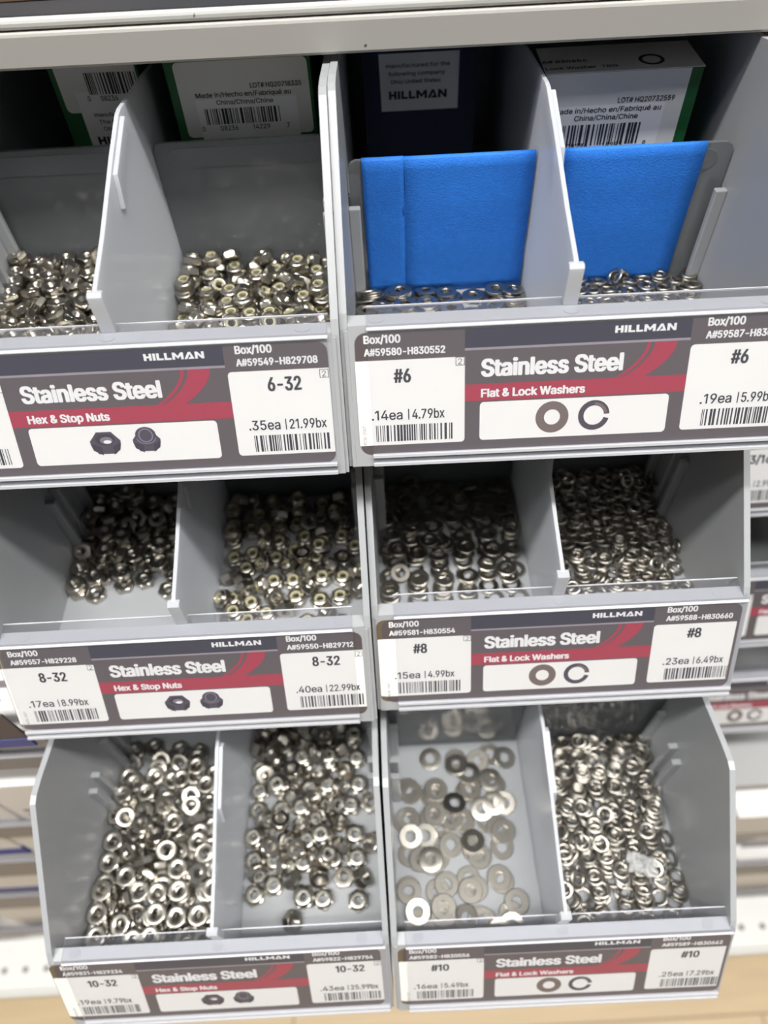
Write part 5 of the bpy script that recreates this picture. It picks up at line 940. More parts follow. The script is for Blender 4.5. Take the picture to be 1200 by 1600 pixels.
1707,4406,-4427,0,0,570,721,4817,-4091,-296,-955,0,1590,5212,-4091,0,0,-135,2875,5406,-4091,0,0,71,3953,5103,-4427,0,0,-581,
4629,6763,-3773,-121,40,-731,779,6647,-3887,-475,-828,-277,4631,5870,-4091,0,0,-964,2629,7373,-3755,430,-903,0,787,5760,-4091,20,-1000,0,
2839,9391,-2747,0,0,214,3236,6362,-4091,0,0,-991,1816,6735,-4052,-47,-8,54,1745,7668,-3755,539,842,0,4226,8452,-3896,65,-163,921,
747,8602,-3752,-3,-2,-625,2977,4886,-4427,0,0,359,1156,9727,-3502,-463,-535,-535,2056,9382,-3485,-356,611,614,2818,8113,-3870,130,-300,702,
3632,7691,-3982,-171,-150,-106,2574,6296,-3894,-362,-16,932,3900,9456,-3755,3,1000,0,3257,8547,-3876,-924,213,-27,1766,6084,-4236,-11,272,954,
5228,4445,-4427,0,0,-910,776,7833,-4035,-11,72,991,4632,8945,-3620,-329,646,284,1709,8564,-3854,-38,-302,-851,3188,9447,-3083,875,484,0,
1857,5380,-4427,0,0,-839,763,4665,-4427,0,0,422,4144,6639,-4091,0,0,984,5175,7522,-3961,969,-107,-47,839,9494,-4033,-120,408,787,
4072,5974,-4427,0,0,-908,5066,9456,-3755,0,0,-868,1941,9421,-4091,0,0,821,2770,7181,-4091,976,-218,0,4537,7647,-4144,6,535,-427,
5243,6545,-4256,-241,8,-253,3063,9430,-3419,0,0,-446,5509,5089,-4238,-266,30,-264,5009,5822,-4427,-966,260,0,3702,7514,-4265,884,408,40,
3034,5957,-4427,0,0,-451,765,7252,-4247,-235,98,412,5238,8494,-4091,0,0,-666,2952,9391,-3755,0,0,-727,993,6532,-4427,0,0,821,
1875,8549,-4216,65,-297,-945,2101,9721,-3485,0,-707,-707,5243,7341,-4262,-219,43,-125,4186,8330,-4298,173,25,-117,749,8768,-4091,-369,930,0,
1941,7656,-4091,0,0,89,1711,9411,-4427,0,0,-993,2941,6919,-4427,0,0,745,2958,9300,-4091,0,0,-949,5572,8622,-3755,0,0,-596,
2960,8135,-4427,345,-939,0,4028,9457,-4091,0,0,-500,770,9019,-4427,-493,870,0,2947,9159,-4427,854,-520,0,1026,8109,-4427,-431,902,0,
1783,7022,-4427,0,0,-608,5037,9450,-4091,0,0,-858,757,5620,-4427,0,0,-994,4145,6852,-4427,0,0,-576,6818,6384,-4427,0,0,257,
5176,8300,-4427,82,-997,0,4066,9265,-4427,0,0,405,6825,8897,-4427,969,-248,0,5274,9204,-4427,0,0,-997,2050,7923,-4427,945,-327,0,
6638,7288,-4427,0,0,-735,6057,7726,-4237,958,-95,186,6441,4979,-4427,-439,899,0,5953,6709,-4184,176,311,878,6240,9440,-4264,974,-26,166,
6010,5828,-4427,0,0,689,5981,7938,-3975,-259,81,790,6227,8590,-4193,254,-249,153,6053,9440,-3956,68,-214,-856,
  ]),
  '2Lr': ('stop', 8.7, 5.2, 74, [
8704,2660,-3806,0,0,-213,13634,3526,-4332,0,0,-542,11792,5717,-3928,-171,-981,91,11084,2939,-4157,13,707,707,8074,3463,-3842,240,-293,-343,
10459,3652,-4206,-151,-881,-286,8186,7341,-3806,-6,2,584,12638,6187,-3806,0,0,795,9845,5510,-4121,-208,-302,811,12101,4022,-4110,-402,-840,330,
11567,8755,-3280,0,0,255,9124,4079,-3986,-494,-503,-256,9401,3394,-4332,0,0,919,8145,8668,-3806,0,0,-672,12763,4661,-4332,0,0,-373,
13762,5664,-4332,98,-995,0,13711,7047,-4332,0,0,959,12046,7766,-3933,424,-875,-215,12683,3368,-4332,0,0,-972,8359,6017,-4332,0,0,778,
11049,5312,-4141,-284,96,752,13383,8258,-3853,-247,32,950,9932,6663,-4096,128,-389,-39,11519,3598,-4332,0,0,290,14396,3832,-4218,-11,-949,78,
12134,5027,-4107,-351,-34,715,13773,4583,-4332,0,0,476,9815,4280,-4106,-489,-252,834,11350,4541,-4332,0,0,293,9756,7566,-4089,52,386,90,
11834,7078,-4332,0,0,-951,9006,5367,-4332,0,0,998,9198,9455,-4212,-504,779,-74,13157,5255,-4157,-700,-99,-557,10463,7994,-4332,0,0,-861,
10166,2772,-4332,0,0,806,10557,6895,-4332,0,0,-921,9423,8596,-4332,0,0,618,9252,6220,-4332,0,0,998,14505,4854,-4133,294,152,930,
10410,4551,-4332,0,0,841,13055,2537,-4213,908,265,267,14384,6361,-4332,0,0,-533,10081,9466,-4154,-164,228,793,10457,5901,-4332,0,0,-155,
12695,9111,-4332,0,0,-790,9091,7711,-4332,0,0,331,8205,4874,-4206,869,-210,324,10632,8108,-3680,364,-817,362,8229,7048,-4332,0,0,-476,
13749,7990,-4332,0,0,470,12811,7404,-4105,-199,-479,-679,13540,9515,-4067,-204,389,879,11442,7956,-4332,0,0,-594,8425,9511,-3912,-457,-65,-420,
8930,4576,-4157,-468,530,670,11536,8544,-3806,0,0,-974,13739,8926,-4332,0,0,-992,12608,8185,-4332,0,0,-473,11342,6264,-4332,0,0,74,
8462,3665,-4332,0,0,-544,9303,2468,-4332,0,0,1000,10677,8778,-4153,-635,438,273,8189,8037,-4332,0,0,-881,12472,5830,-4332,0,0,349,
12774,6722,-4332,0,0,-794,8208,9049,-4332,0,0,985,12100,2236,-4332,0,0,-1000,8435,2766,-4332,0,0,-548,14650,7412,-4157,-196,-679,170,
10039,1987,-4214,-677,649,180,13801,2115,-4332,0,0,657,11556,8857,-4332,0,0,-536,11446,9513,-4106,-246,-373,-784,
  ]),
  '2Rl': ('disc', 9.6, 1.0, 134, [
1292,4178,-4248,67,89,-688,6470,4231,-4323,-13,-37,-559,2191,3841,-4224,0,0,273,3398,3770,-4224,0,0,522,747,3394,-4330,0,0,818,
5546,4530,-4321,-7,6,872,4624,5563,-4224,0,0,-984,4597,3917,-4369,-51,-51,-847,5926,5401,-4330,0,0,947,7033,6560,-4224,0,0,228,
2238,5359,-4309,-22,4,29,1216,5629,-4263,58,42,939,5810,6351,-4330,0,0,-746,1016,6591,-4301,2,32,856,6922,5404,-4330,0,0,-45,
2848,6033,-4230,-107,-64,-54,5450,7658,-4330,0,0,585,4464,3187,-4436,0,0,978,3602,8470,-4241,-35,31,128,5495,3337,-4469,-35,-69,-815,
4106,7538,-4330,0,0,-741,2879,7630,-4317,-42,-30,658,6708,7773,-4239,289,952,-73,764,3110,-4436,0,0,442,4574,8517,-4224,0,0,953,
3297,3348,-4330,0,0,-301,1981,7411,-4224,-29,76,938,2067,3511,-4330,0,0,-996,3104,6945,-4369,-70,-37,-26,6547,3874,-4404,-39,5,694,
6601,3344,-4470,-68,-37,-98,3254,5200,-4332,-67,-90,-736,4368,5240,-4330,0,0,-996,2215,9307,-4262,22,77,987,4428,4852,-4436,0,0,-410,
1133,9414,-4284,-84,51,-129,4882,6987,-4321,-184,135,-438,1922,6269,-4330,0,0,584,2077,5115,-4408,-9,-28,-962,4502,6243,-4330,0,0,-517,
6435,9423,-4265,31,-170,-957,1769,8703,-4292,-40,-1,-162,6088,8491,-4350,-87,30,-301,5532,4084,-4420,-15,-9,-405,3009,9419,-4291,105,-174,-765,
1104,4824,-4370,-69,-3,-299,5562,9026,-4289,-22,-92,-945,7030,8668,-4355,-73,47,706,2123,3228,-4436,0,0,-847,3252,4705,-4379,-7,-60,-954,
2080,9842,-4121,-449,-547,-547,6990,6360,-4330,0,0,118,1313,7718,-4211,350,-850,-121,3271,5978,-4277,-107,-64,-58,3631,5849,-4335,9,-108,-957,
2026,8348,-4376,-53,34,598,6720,5144,-4436,0,0,-559,1968,6940,-4254,-7,-81,-991,5799,7167,-4436,0,0,989,3623,9419,-4338,-36,46,880,
6937,4241,-4542,0,0,393,4473,2940,-4542,0,0,963,802,6313,-4391,13,46,988,5221,9460,-4291,-135,-243,-630,744,4122,-4436,0,0,-998,
4277,9421,-4409,71,-125,-950,5619,8102,-4436,0,0,988,747,5696,-4426,0,-123,-992,5750,5016,-4436,0,0,771,3254,3176,-4436,0,0,15,
3229,4311,-4441,-48,41,784,6759,7054,-4436,0,0,610,4572,8383,-4330,0,0,-613,745,8525,-4224,0,0,767,7019,7309,-4330,0,0,309,
5703,2673,-4542,0,0,-24,5717,5975,-4436,0,0,1000,3542,8317,-4332,23,41,996,6870,2706,-4542,0,0,-957,745,7512,-4224,0,0,664,
6928,9321,-4384,-46,-166,-761,1947,6065,-4436,0,0,976,905,5165,-4542,0,0,789,4324,7037,-4436,0,0,-701,4436,7981,-4436,0,0,383,
4785,8872,-4436,0,0,640,3333,9248,-4431,-23,53,971,3296,7881,-4436,0,0,1000,4472,4091,-4542,0,0,887,2061,2785,-4542,0,0,-482,
6634,9428,-4350,-105,-137,-469,2144,6996,-4436,0,0,-192,6911,6081,-4436,0,0,-967,5642,6463,-4542,0,0,-848,5626,5429,-4542,0,0,-124,
6856,8841,-4542,0,0,968,2143,7478,-4542,0,0,782,2077,8131,-4465,-3,81,997,1984,4494,-4461,-76,42,461,2071,9307,-4436,0,0,-572,
3356,8809,-4542,0,0,727,741,7269,-4436,0,0,484,852,4092,-4542,0,0,-402,1996,9086,-4542,0,0,491,3288,2728,-4542,0,0,712,
5684,4270,-4542,0,0,-359,4542,5874,-4436,0,0,984,6928,8001,-4436,0,0,894,4575,5381,-4542,0,0,643,5601,8746,-4542,0,0,-923,
5630,7673,-4542,0,0,-949,5625,9323,-4453,-54,-78,-762,3238,5261,-4542,0,0,507,6852,5462,-4542,0,0,-599,6858,7639,-4542,0,0,10,
3146,6905,-4468,-79,5,492,842,6652,-4542,0,0,-21,4436,7775,-4542,0,0,630,900,8240,-4436,0,0,621,779,2940,-4542,0,0,996,
3262,7858,-4542,0,0,-958,2095,5443,-4542,0,0,101,1113,9420,-4391,37,91,954,841,8452,-4330,0,0,364,2023,6530,-4542,0,0,434,
6897,6602,-4542,0,0,-435,2096,3868,-4542,0,0,445,746,7501,-4330,0,0,-672,742,9399,-4449,-96,-20,-769,4406,6445,-4542,0,0,-238,
3428,3831,-4542,0,0,0,3357,6251,-4542,0,0,-648,4501,8788,-4542,0,0,318,909,7726,-4542,0,0,-520,742,8698,-4542,0,0,310,
  ]),
  '2Rr': ('disc', 7.8, 1.6, 112, [
11456,2795,-4014,0,0,835,12423,2707,-4000,-88,38,808,13536,3774,-3973,292,-68,591,13770,3051,-4105,-98,-14,564,13322,7224,-3887,79,-70,976,
11150,4277,-3975,-51,10,394,12038,5174,-3848,0,0,-594,12576,8037,-3694,13,-62,-466,9887,4489,-3848,0,0,-730,12476,4356,-3983,992,-118,9,
11967,3542,-4038,-103,-37,-235,13003,3221,-4145,-35,5,140,14531,3769,-4398,-32,153,7,10411,3903,-3870,-47,131,377,13261,8730,-3682,-551,801,222,
12150,9508,-3848,0,0,890,9936,3660,-3965,-53,35,244,13994,7750,-3866,12,110,856,11492,8237,-4007,-4,16,797,10286,9134,-3682,0,0,1000,
10294,6594,-3889,-101,-46,-726,10683,3279,-4207,-76,-372,-174,10993,8820,-3847,0,-1,-539,14077,6798,-4091,-60,104,991,9334,2753,-4004,46,25,-934,
14541,6021,-4165,-17,113,622,12493,7208,-3956,-15,64,561,10375,5432,-3959,-17,138,914,10627,7294,-4026,-39,-55,-988,11833,5903,-4061,-98,-171,-203,
11698,7479,-3936,-130,-35,-522,12801,5900,-4057,-144,212,872,11751,4282,-4023,252,-197,-862,10213,7962,-3959,-23,-53,-870,11170,5492,-3962,-102,-167,-913,
13323,6459,-3966,-152,106,745,13346,4825,-3969,-190,-94,-966,12169,6346,-3946,-62,205,843,11235,6814,-4068,-127,-71,-854,12837,5415,-4082,-42,-126,-956,
14527,2542,-4014,0,0,-210,10546,4770,-4076,80,-116,-727,12229,8731,-3763,-105,-54,-761,14852,4898,-4207,84,702,84,9974,3319,-4104,-85,52,614,
12967,4045,-4130,-62,24,218,11368,9505,-3898,92,173,977,9827,4436,-4014,0,0,-191,12007,3342,-4163,-25,-107,-940,13958,8783,-4014,0,0,472,
10855,3219,-4261,-373,75,908,14542,4309,-4312,-238,-159,-919,12280,7968,-3932,-60,110,669,14398,4826,-4199,-311,101,-681,13065,7986,-3848,0,0,-837,
13903,9508,-3848,0,0,-112,13784,5395,-4257,-220,217,805,10721,6106,-4143,-101,75,577,11288,5199,-4030,-187,-58,-448,13782,2757,-4246,-128,-44,444,
10778,8261,-4044,308,637,684,10164,8725,-3849,-7,16,987,10054,9510,-3848,0,0,882,13257,9114,-3680,-42,230,-966,12218,4280,-4149,-31,-26,-515,
12858,3974,-4291,-12,71,966,10183,6392,-4009,-77,86,453,14424,6787,-4324,-122,-163,-894,9555,5190,-4027,-241,59,601,13622,5885,-4203,-53,132,406,
13856,4870,-4302,-2,58,989,14121,7624,-4031,3,110,814,9498,6751,-4002,-14,5,461,12540,7010,-4130,-59,-43,-658,13781,3535,-4346,0,0,-887,
13295,4389,-4034,-192,-68,-850,10884,4041,-4132,-9,-71,-937,11170,4769,-4180,0,0,346,14534,5564,-4426,-30,111,526,11695,6664,-3998,359,-800,-247,
13484,6278,-4060,-144,-117,-408,11399,7428,-4102,-191,-30,-484,12925,9515,-3937,-122,198,856,10595,2479,-4217,161,73,831,12075,5104,-4014,0,0,-786,
9939,6055,-4091,-100,-85,-825,11333,6762,-4243,-98,-108,-968,9977,2985,-4222,-141,-95,-363,14542,5987,-4329,-108,-39,-879,10169,5648,-4176,-13,139,925,
13970,6103,-4512,0,0,-206,9290,5629,-4008,-153,-75,-505,9525,8935,-3826,-651,718,-238,14550,8284,-4014,0,0,-995,12182,8717,-4097,-50,107,669,
12161,2871,-4257,-116,-17,-245,11390,2766,-4180,0,0,628,12845,5025,-4149,-32,128,946,9693,6249,-4332,-48,-11,-494,13699,9510,-4014,0,0,-634,
13069,6908,-4289,-72,23,252,10485,7090,-4169,-75,-18,-786,10083,8731,-4016,-14,8,665,12072,5050,-4180,0,0,-997,12951,2834,-4311,-26,-38,-81,
11456,3551,-4404,-144,14,-73,13010,3611,-4413,-134,13,95,13824,4356,-4382,-155,88,407,11379,6481,-4350,-80,-122,-988,13286,7243,-4049,-19,104,-884,
10238,7959,-4125,-40,42,789,10059,4096,-4180,0,0,946,11985,4385,-4512,0,0,-903,10163,2166,-4512,0,0,-928,9081,706,-4512,0,0,-955,
10948,8254,-4512,0,0,868,12972,8048,-4512,0,0,-892,12983,7276,-4512,0,0,-490,8074,8221,-4512,0,0,-314,9250,1893,-4512,0,0,673,
13760,7295,-4512,0,0,420,13062,991,-4512,0,0,846,13104,5941,-4512,0,0,952,11135,3010,-4512,0,0,396,9156,4157,-4512,0,0,-918,
11160,4955,-4512,0,0,989,12033,1978,-4512,0,0,-267,12212,7145,-4512,0,0,918,10989,4191,-4512,0,0,978,13943,3076,-4512,0,0,953,
12050,5923,-4512,0,0,787,13951,9076,-4512,0,0,-852,10150,5903,-4512,0,0,983,8174,981,-4512,0,0,-861,9080,6270,-4512,0,0,983,
9127,7044,-4512,0,0,-826,9235,7808,-4512,0,0,11,10028,3030,-4512,0,0,883,12107,2991,-4512,0,0,-774,9292,8913,-4512,0,0,419,
10028,9260,-4512,0,0,-967,10171,8280,-4512,0,0,-700,10972,826,-4512,0,0,452,12157,5144,-4512,0,0,546,13058,5167,-4512,0,0,117,
13031,2972,-4512,0,0,762,13035,4391,-4512,0,0,477,14009,8109,-4512,0,0,-609,8077,1768,-4512,0,0,935,8163,3309,-4512,0,0,-936,
8152,5941,-4512,0,0,-848,8181,8990,-4512,0,0,-355,14033,1114,-4512,0,0,-984,10126,761,-4512,0,0,985,11044,6196,-4512,0,0,-231,
9186,4935,-4512,0,0,-702,13941,3851,-4512,0,0,990,12025,9151,-4512,0,0,-923,8123,6759,-4512,0,0,-985,14169,2150,-4512,0,0,95,
12075,7911,-4512,0,0,742,10955,9027,-4512,0,0,750,10113,4072,-4512,0,0,-972,13034,8822,-4512,0,0,319,12021,698,-4512,0,0,-746,
9066,3352,-4512,0,0,416,11198,2230,-4512,0,0,623,13914,5129,-4512,0,0,-918,8210,4964,-4512,0,0,878,10033,5032,-4512,0,0,-1000,
13253,1744,-4512,0,0,977,10104,6898,-4512,0,0,-324,11038,7173,-4512,0,0,941,8123,4086,-4512,0,0,983,12329,1256,-4411,35,132,989,
13957,8577,-4346,0,0,-996,8083,9499,-4383,-150,-89,-542,12075,2226,-4336,-26,-24,-882,9194,7487,-4346,0,0,-830,13920,1135,-4346,0,0,627,
12990,2199,-4390,72,-147,-982,12915,9221,-4347,-177,-151,-586,8071,5279,-4346,0,0,-466,8174,1294,-4346,0,0,993,12095,9505,-4346,0,0,-138,
10797,1556,-4424,-79,-89,-791,11082,9498,-4371,36,193,910,11369,2581,-4346,0,0,-695,8074,7441,-4418,-126,13,73,12050,7235,-4346,0,0,-738,
13036,7691,-4346,0,0,-316,12231,3639,-4413,-105,-81,-573,9029,3858,-4346,0,0,923,9296,1112,-4370,-127,-150,-929,11242,4754,-4346,0,0,506,
10125,3748,-4346,0,0,-372,13202,6527,-4405,-41,141,942,10090,2482,-4346,0,0,9,13084,5744,-4346,0,0,769,8077,2523,-4428,-103,44,259,
8259,3743,-4346,0,0,-998,8940,8226,-4375,-169,79,599,10845,5446,-4398,-95,-119,-567,10049,8483,-4341,-16,-1,146,13971,9358,-4346,0,0,699,
12284,8418,-4384,-82,-94,-918,14330,2412,-4346,0,0,104,13079,4724,-4346,0,0,-722,9065,6721,-4346,0,0,-328,9983,4508,-4346,0,0,-199,
8315,8709,-4346,0,0,278,12265,6373,-4373,-113,-64,-754,13066,8469,-4346,0,0,369,8892,2582,-4512,0,0,981,9167,9496,-4404,-90,-113,-541,
9345,5532,-4406,-67,-127,-889,10085,5278,-4346,0,0,-232,12284,5590,-4346,0,0,-446,10032,1397,-4414,-133,-2,200,9165,4621,-4346,0,0,157,
13998,6554,-4366,3,204,959,8092,4501,-4346,0,0,569,11260,7550,-4362,-88,190,584,10345,7522,-4417,-14,126,833,12303,4814,-4346,0,0,-996,
10061,9502,-4346,0,0,557,14543,7536,-4512,0,0,-355,8354,6408,-4346,0,0,-994,10967,8725,-4346,0,0,989,13172,929,-4346,0,0,949,
8084,6694,-4161,-204,-164,-209,13747,7298,-4346,0,0,-985,13911,8726,-4180,0,0,-789,8080,7728,-4285,-46,68,714,9061,7158,-4180,0,0,603,
10140,9508,-4180,0,0,469,11751,5797,-4237,124,-153,-967,12380,6533,-4251,-81,-100,-935,10919,5846,-4281,-38,76,913,12061,8725,-4259,10,116,943,
10165,8732,-4182,-14,-8,-274,8986,9495,-4248,-115,87,815,9149,4078,-4180,0,0,736,10158,6782,-4267,-88,60,-5,8073,4718,-4180,0,0,875,
8793,5011,-4218,-99,-104,-291,8146,5672,-4179,-108,81,479,13012,7732,-4180,0,0,-812,14542,1643,-4375,30,185,-53,12967,9510,-4306,-227,-48,-144,
13826,9505,-4180,0,0,990,14549,8077,-4346,0,0,-634,12999,1437,-4228,-20,-161,-884,11313,9503,-4245,-172,93,-68,12149,9502,-4180,0,0,982,
9616,7814,-4237,-244,-78,-753,11001,4006,-4291,-72,-3,181,9761,4814,-4180,0,0,649,11535,8191,-4340,-12,12,419,13173,8490,-4180,0,0,989,
8983,5942,-4293,-25,-66,-955,8157,2966,-4309,-46,-15,-623,10516,7852,-4292,-59,-39,-649,9216,3108,-4346,0,0,715,11066,1854,-4292,-13,-70,-997,
8247,3957,-4180,0,0,-222,12212,1455,-4262,-57,97,705,8408,8751,-4180,0,0,231,12136,7679,-4195,-68,112,668,9191,1891,-4346,0,0,-673,
11970,4108,-4308,-39,-33,-616,9312,8737,-4282,-15,84,996,8198,9500,-4209,-135,110,584,8086,1378,-4180,0,0,504,10943,8752,-4180,0,0,423,
9950,1717,-4288,-77,-1,206,12122,2054,-4159,10,34,998,12909,2052,-4186,-122,-111,-184,8075,7984,-4158,-12,81,948,9098,6377,-4157,-19,24,746,
8075,4879,-4014,0,0,-324,8240,9506,-4035,-26,-173,-980,9452,7991,-4078,-172,-190,-956,8075,4105,-4014,0,0,603,9013,7358,-4014,0,0,-797,
14542,8270,-4180,0,0,718,8778,5212,-4095,-100,99,947,8294,3179,-4155,-32,7,-210,8883,4228,-4014,0,0,-848,9308,8775,-4120,-29,-81,-878,
11357,9498,-4073,-108,164,402,10923,8849,-4014,0,0,627,14542,2420,-4180,0,0,-976,8085,2197,-4183,-30,85,875,8382,6077,-4102,-13,-104,-992,
13181,8774,-4014,0,0,-342,11489,8199,-4172,-15,-5,-652,12929,9515,-4123,-81,218,930,10093,9510,-4014,0,0,-995,13058,7994,-4014,0,0,-766,
8837,2431,-4234,-46,-144,-905,9061,3302,-4180,0,0,910,13983,7568,-4172,-46,100,474,12142,9508,-4014,0,0,480,11349,1989,-4137,-16,53,876,
8077,8740,-4014,0,0,-580,9852,2106,-4151,-23,-30,-756,9024,9496,-4071,-110,-94,-375,12277,7989,-4108,-112,57,140,8194,6791,-3991,-175,-196,-360,
12398,8769,-3958,-106,-53,-752,9164,7298,-3845,-3,2,533,8194,7970,-3991,-42,-71,-931,9012,9498,-3900,-57,-133,-744,8077,4578,-3848,0,0,-934,
8803,6393,-3967,-56,59,936,8081,7019,-3948,-200,-170,-236,8080,2432,-4057,-66,62,561,8266,3613,-3888,116,-90,818,8909,8441,-3800,113,51,845,
14710,9425,-4210,235,-667,-424,8072,5390,-3890,-29,-177,-979,9026,3468,-4014,0,0,-38,8072,9506,-3855,-164,59,287,12810,2470,-4094,-91,-22,340,
8566,8807,-3883,-696,-678,148,8873,4977,-3850,572,808,-63,8077,5954,-3884,-79,103,759,8606,7544,-4202,68,-787,-295,13559,7982,-4047,-122,-715,-28,
  ]),
  '3Ll': ('hex', 9.9, 3.5, 159, [
5774,1667,-3349,0,0,727,954,908,-2993,0,0,861,849,1913,-2993,0,0,1000,3747,1779,-2993,0,0,508,1946,1428,-3336,69,-62,-120,
4678,1636,-3349,0,0,508,841,2926,-2993,-8,-1000,0,1839,3595,-3349,0,0,40,4635,2817,-3349,0,0,999,5425,3529,-3398,-178,259,-528,
837,4294,-3349,0,0,43,3558,2744,-3349,0,0,-520,1719,4776,-3391,284,-146,10,3786,4675,-3144,-96,227,-900,2403,5999,-2932,371,926,-63,
4450,3838,-3349,0,0,8,2498,2929,-3705,0,0,-990,3912,6118,-3349,0,1,152,3110,5484,-3210,-152,-53,-346,4628,7031,-3815,91,-163,905,
852,5302,-3345,6,-2,528,3330,6980,-3349,353,936,0,1362,6421,-3049,252,-39,959,2195,7772,-3349,1,0,-97,3607,772,-2993,0,0,-876,
3922,8484,-3705,0,0,-781,4683,9147,-3705,0,0,138,5728,4526,-3503,-108,218,-909,915,7704,-3345,1,4,-891,5345,8109,-3705,0,0,907,
1778,2522,-3621,461,113,-873,2449,8683,-3665,41,-17,378,5239,5170,-3705,0,0,-511,1912,10574,-4417,0,0,544,2278,6740,-3349,-581,-814,0,
3540,9511,-4217,202,139,-588,2891,3634,-3375,476,460,-711,786,6638,-3349,-737,-676,0,1352,8391,-3696,6,-10,973,2669,730,-3349,0,0,792,
3407,10320,-4417,0,0,381,4299,5499,-3570,66,873,-431,2066,5723,-3276,-35,-99,-912,838,3293,-3349,0,0,-846,5203,5685,-4061,0,0,-153,
5637,7170,-4133,-21,381,-921,831,8847,-4030,33,-5,589,4492,7597,-4007,85,126,-808,4269,4708,-3705,-772,-636,0,2435,9243,-3969,-912,-398,-27,
3267,4148,-3724,-14,807,-591,2650,4334,-3394,-559,-87,204,2386,1957,-4137,222,-119,837,4550,9737,-4061,0,0,-948,6352,2850,-3349,0,0,-764,
1970,4928,-3756,-836,-476,-173,837,10452,-4417,0,0,811,6014,540,-3368,373,-857,-112,3294,7382,-3705,0,0,310,4994,6338,-3726,767,-304,351,
4593,561,-3446,-382,-63,789,3691,3105,-3705,0,0,-875,3327,8540,-4061,0,0,562,2058,1563,-3665,78,50,-985,837,9620,-4226,137,189,-778,
2440,9747,-4251,86,-171,974,5363,843,-3837,213,78,-224,838,2294,-3349,0,0,534,863,1296,-3349,0,0,-846,3717,698,-3349,803,-596,0,
3158,4799,-3723,461,-430,266,3401,3500,-4061,0,0,-888,6009,1766,-3705,0,0,998,6064,2791,-3705,0,0,802,4782,3759,-3705,491,-871,0,
4542,10110,-4417,0,0,13,4654,2765,-3705,0,0,-511,911,2286,-3705,-71,-997,0,4452,8696,-4061,0,0,748,3505,1750,-3349,0,0,854,
3689,6436,-3705,1,0,977,4738,1868,-4061,0,0,-864,6394,3745,-3705,0,0,398,2159,7720,-3705,0,0,991,3365,7539,-4061,0,0,73,
5800,2904,-4061,-9,-1000,0,3605,2111,-3705,-875,-484,0,4395,4920,-4061,-222,-975,0,3244,6488,-4061,-391,-921,0,4720,2615,-4417,0,0,-890,
873,5615,-4219,189,152,-532,5596,8897,-4417,0,0,431,851,4307,-3705,0,0,828,5892,4951,-4061,0,0,-611,2033,3946,-4061,0,0,-1000,
3242,5545,-3705,213,977,0,5797,6067,-4417,0,0,-933,4635,1767,-3705,0,0,-874,4664,2865,-4061,862,507,0,1808,3767,-3705,0,0,927,
3555,1059,-3705,0,0,113,780,5396,-3699,-965,-261,0,777,7562,-3705,0,0,-689,957,1267,-3705,0,0,999,2148,8269,-4061,0,0,-915,
4799,6663,-4417,0,0,-863,912,7502,-4417,0,0,-614,5351,316,-3597,-847,515,101,2606,971,-4061,0,0,-300,4636,858,-4167,-958,15,118,
1028,6487,-3705,6,1000,0,5662,8149,-4061,0,0,-419,4803,3907,-4061,0,0,97,4443,4669,-4417,0,0,-881,2090,3505,-4417,0,0,-59,
2553,588,-3705,0,0,348,6219,5957,-4061,0,0,961,837,3302,-3705,-997,71,0,827,7771,-4061,-744,-668,0,3562,1468,-4061,0,0,998,
834,2746,-4061,0,0,-557,3360,8520,-4417,0,0,809,3588,2471,-4061,0,0,-68,5761,903,-4228,179,139,-499,1983,2471,-4417,0,0,989,
4522,9053,-4417,607,-795,0,1204,331,-3619,159,258,-809,2128,6655,-3705,0,0,-952,2170,5370,-3885,-23,-271,958,2285,7198,-4061,0,0,784,
3221,4367,-4417,-102,995,0,6028,3897,-4061,0,0,1000,4558,5660,-4417,473,-881,0,854,2460,-4417,537,844,0,2090,6695,-4417,0,0,925,
5889,10310,-4417,0,0,956,991,4741,-4061,891,453,0,878,1735,-4061,0,0,830,817,6445,-4417,0,0,-629,997,1341,-4417,0,0,-950,
1022,3468,-4417,0,0,996,2412,2965,-4061,0,0,879,2124,6207,-4061,0,0,-621,3344,5412,-4061,0,0,-663,4469,7911,-4417,0,0,393,
836,736,-4061,0,0,-557,1067,6712,-4061,0,0,-127,1980,7699,-4417,992,129,0,843,4508,-4417,513,858,0,2236,8741,-4417,0,0,-902,
4530,1564,-4417,0,0,973,2042,4533,-4417,0,0,440,1016,8573,-4417,0,0,-474,3474,1365,-4417,0,0,-994,5868,1907,-4061,0,0,1000,
858,3753,-4061,0,0,453,3249,7524,-4417,-585,-811,0,2172,5607,-4417,769,-640,0,5881,5003,-4417,0,0,-463,864,287,-4417,0,0,998,
3351,2360,-4417,0,0,586,3449,3397,-4417,0,0,-995,3393,329,-4417,0,0,-416,4688,3654,-4417,0,0,-999,5867,2802,-4417,265,-964,0,
4669,-144,-4417,0,0,1000,5693,1753,-4417,0,0,-83,5769,7848,-4417,0,0,907,3422,6480,-4417,0,0,499,2019,-73,-4417,0,0,-753,
5809,3922,-4417,0,0,-707,5941,-107,-4417,0,0,9,2303,982,-4417,0,0,848,3258,5460,-4417,-564,-826,0,6532,9449,-4417,0,0,-334,
2098,111,-4061,0,0,-976,3551,451,-4061,0,0,464,4167,-743,-4089,-423,738,455,6595,6805,-4417,283,959,0,6181,-784,-4166,171,-272,791,
833,-493,-4204,262,26,-78,1975,-744,-4089,1,-526,851,3047,-502,-4226,93,213,-891,6845,1160,-4417,0,0,-392,5981,-1366,-4166,-946,-40,-20,
831,-1061,-4114,138,349,-845,6941,7859,-4417,0,0,1000,3248,-1325,-4231,184,121,-543,4737,28,-4026,24,-30,974,6818,5398,-4417,0,0,-844,
1886,-1122,-4048,523,52,-85,3686,67,-3705,0,0,-399,2059,-313,-3533,-33,202,965,4240,-1120,-4045,424,310,-503,6227,202,-4025,21,-33,842,
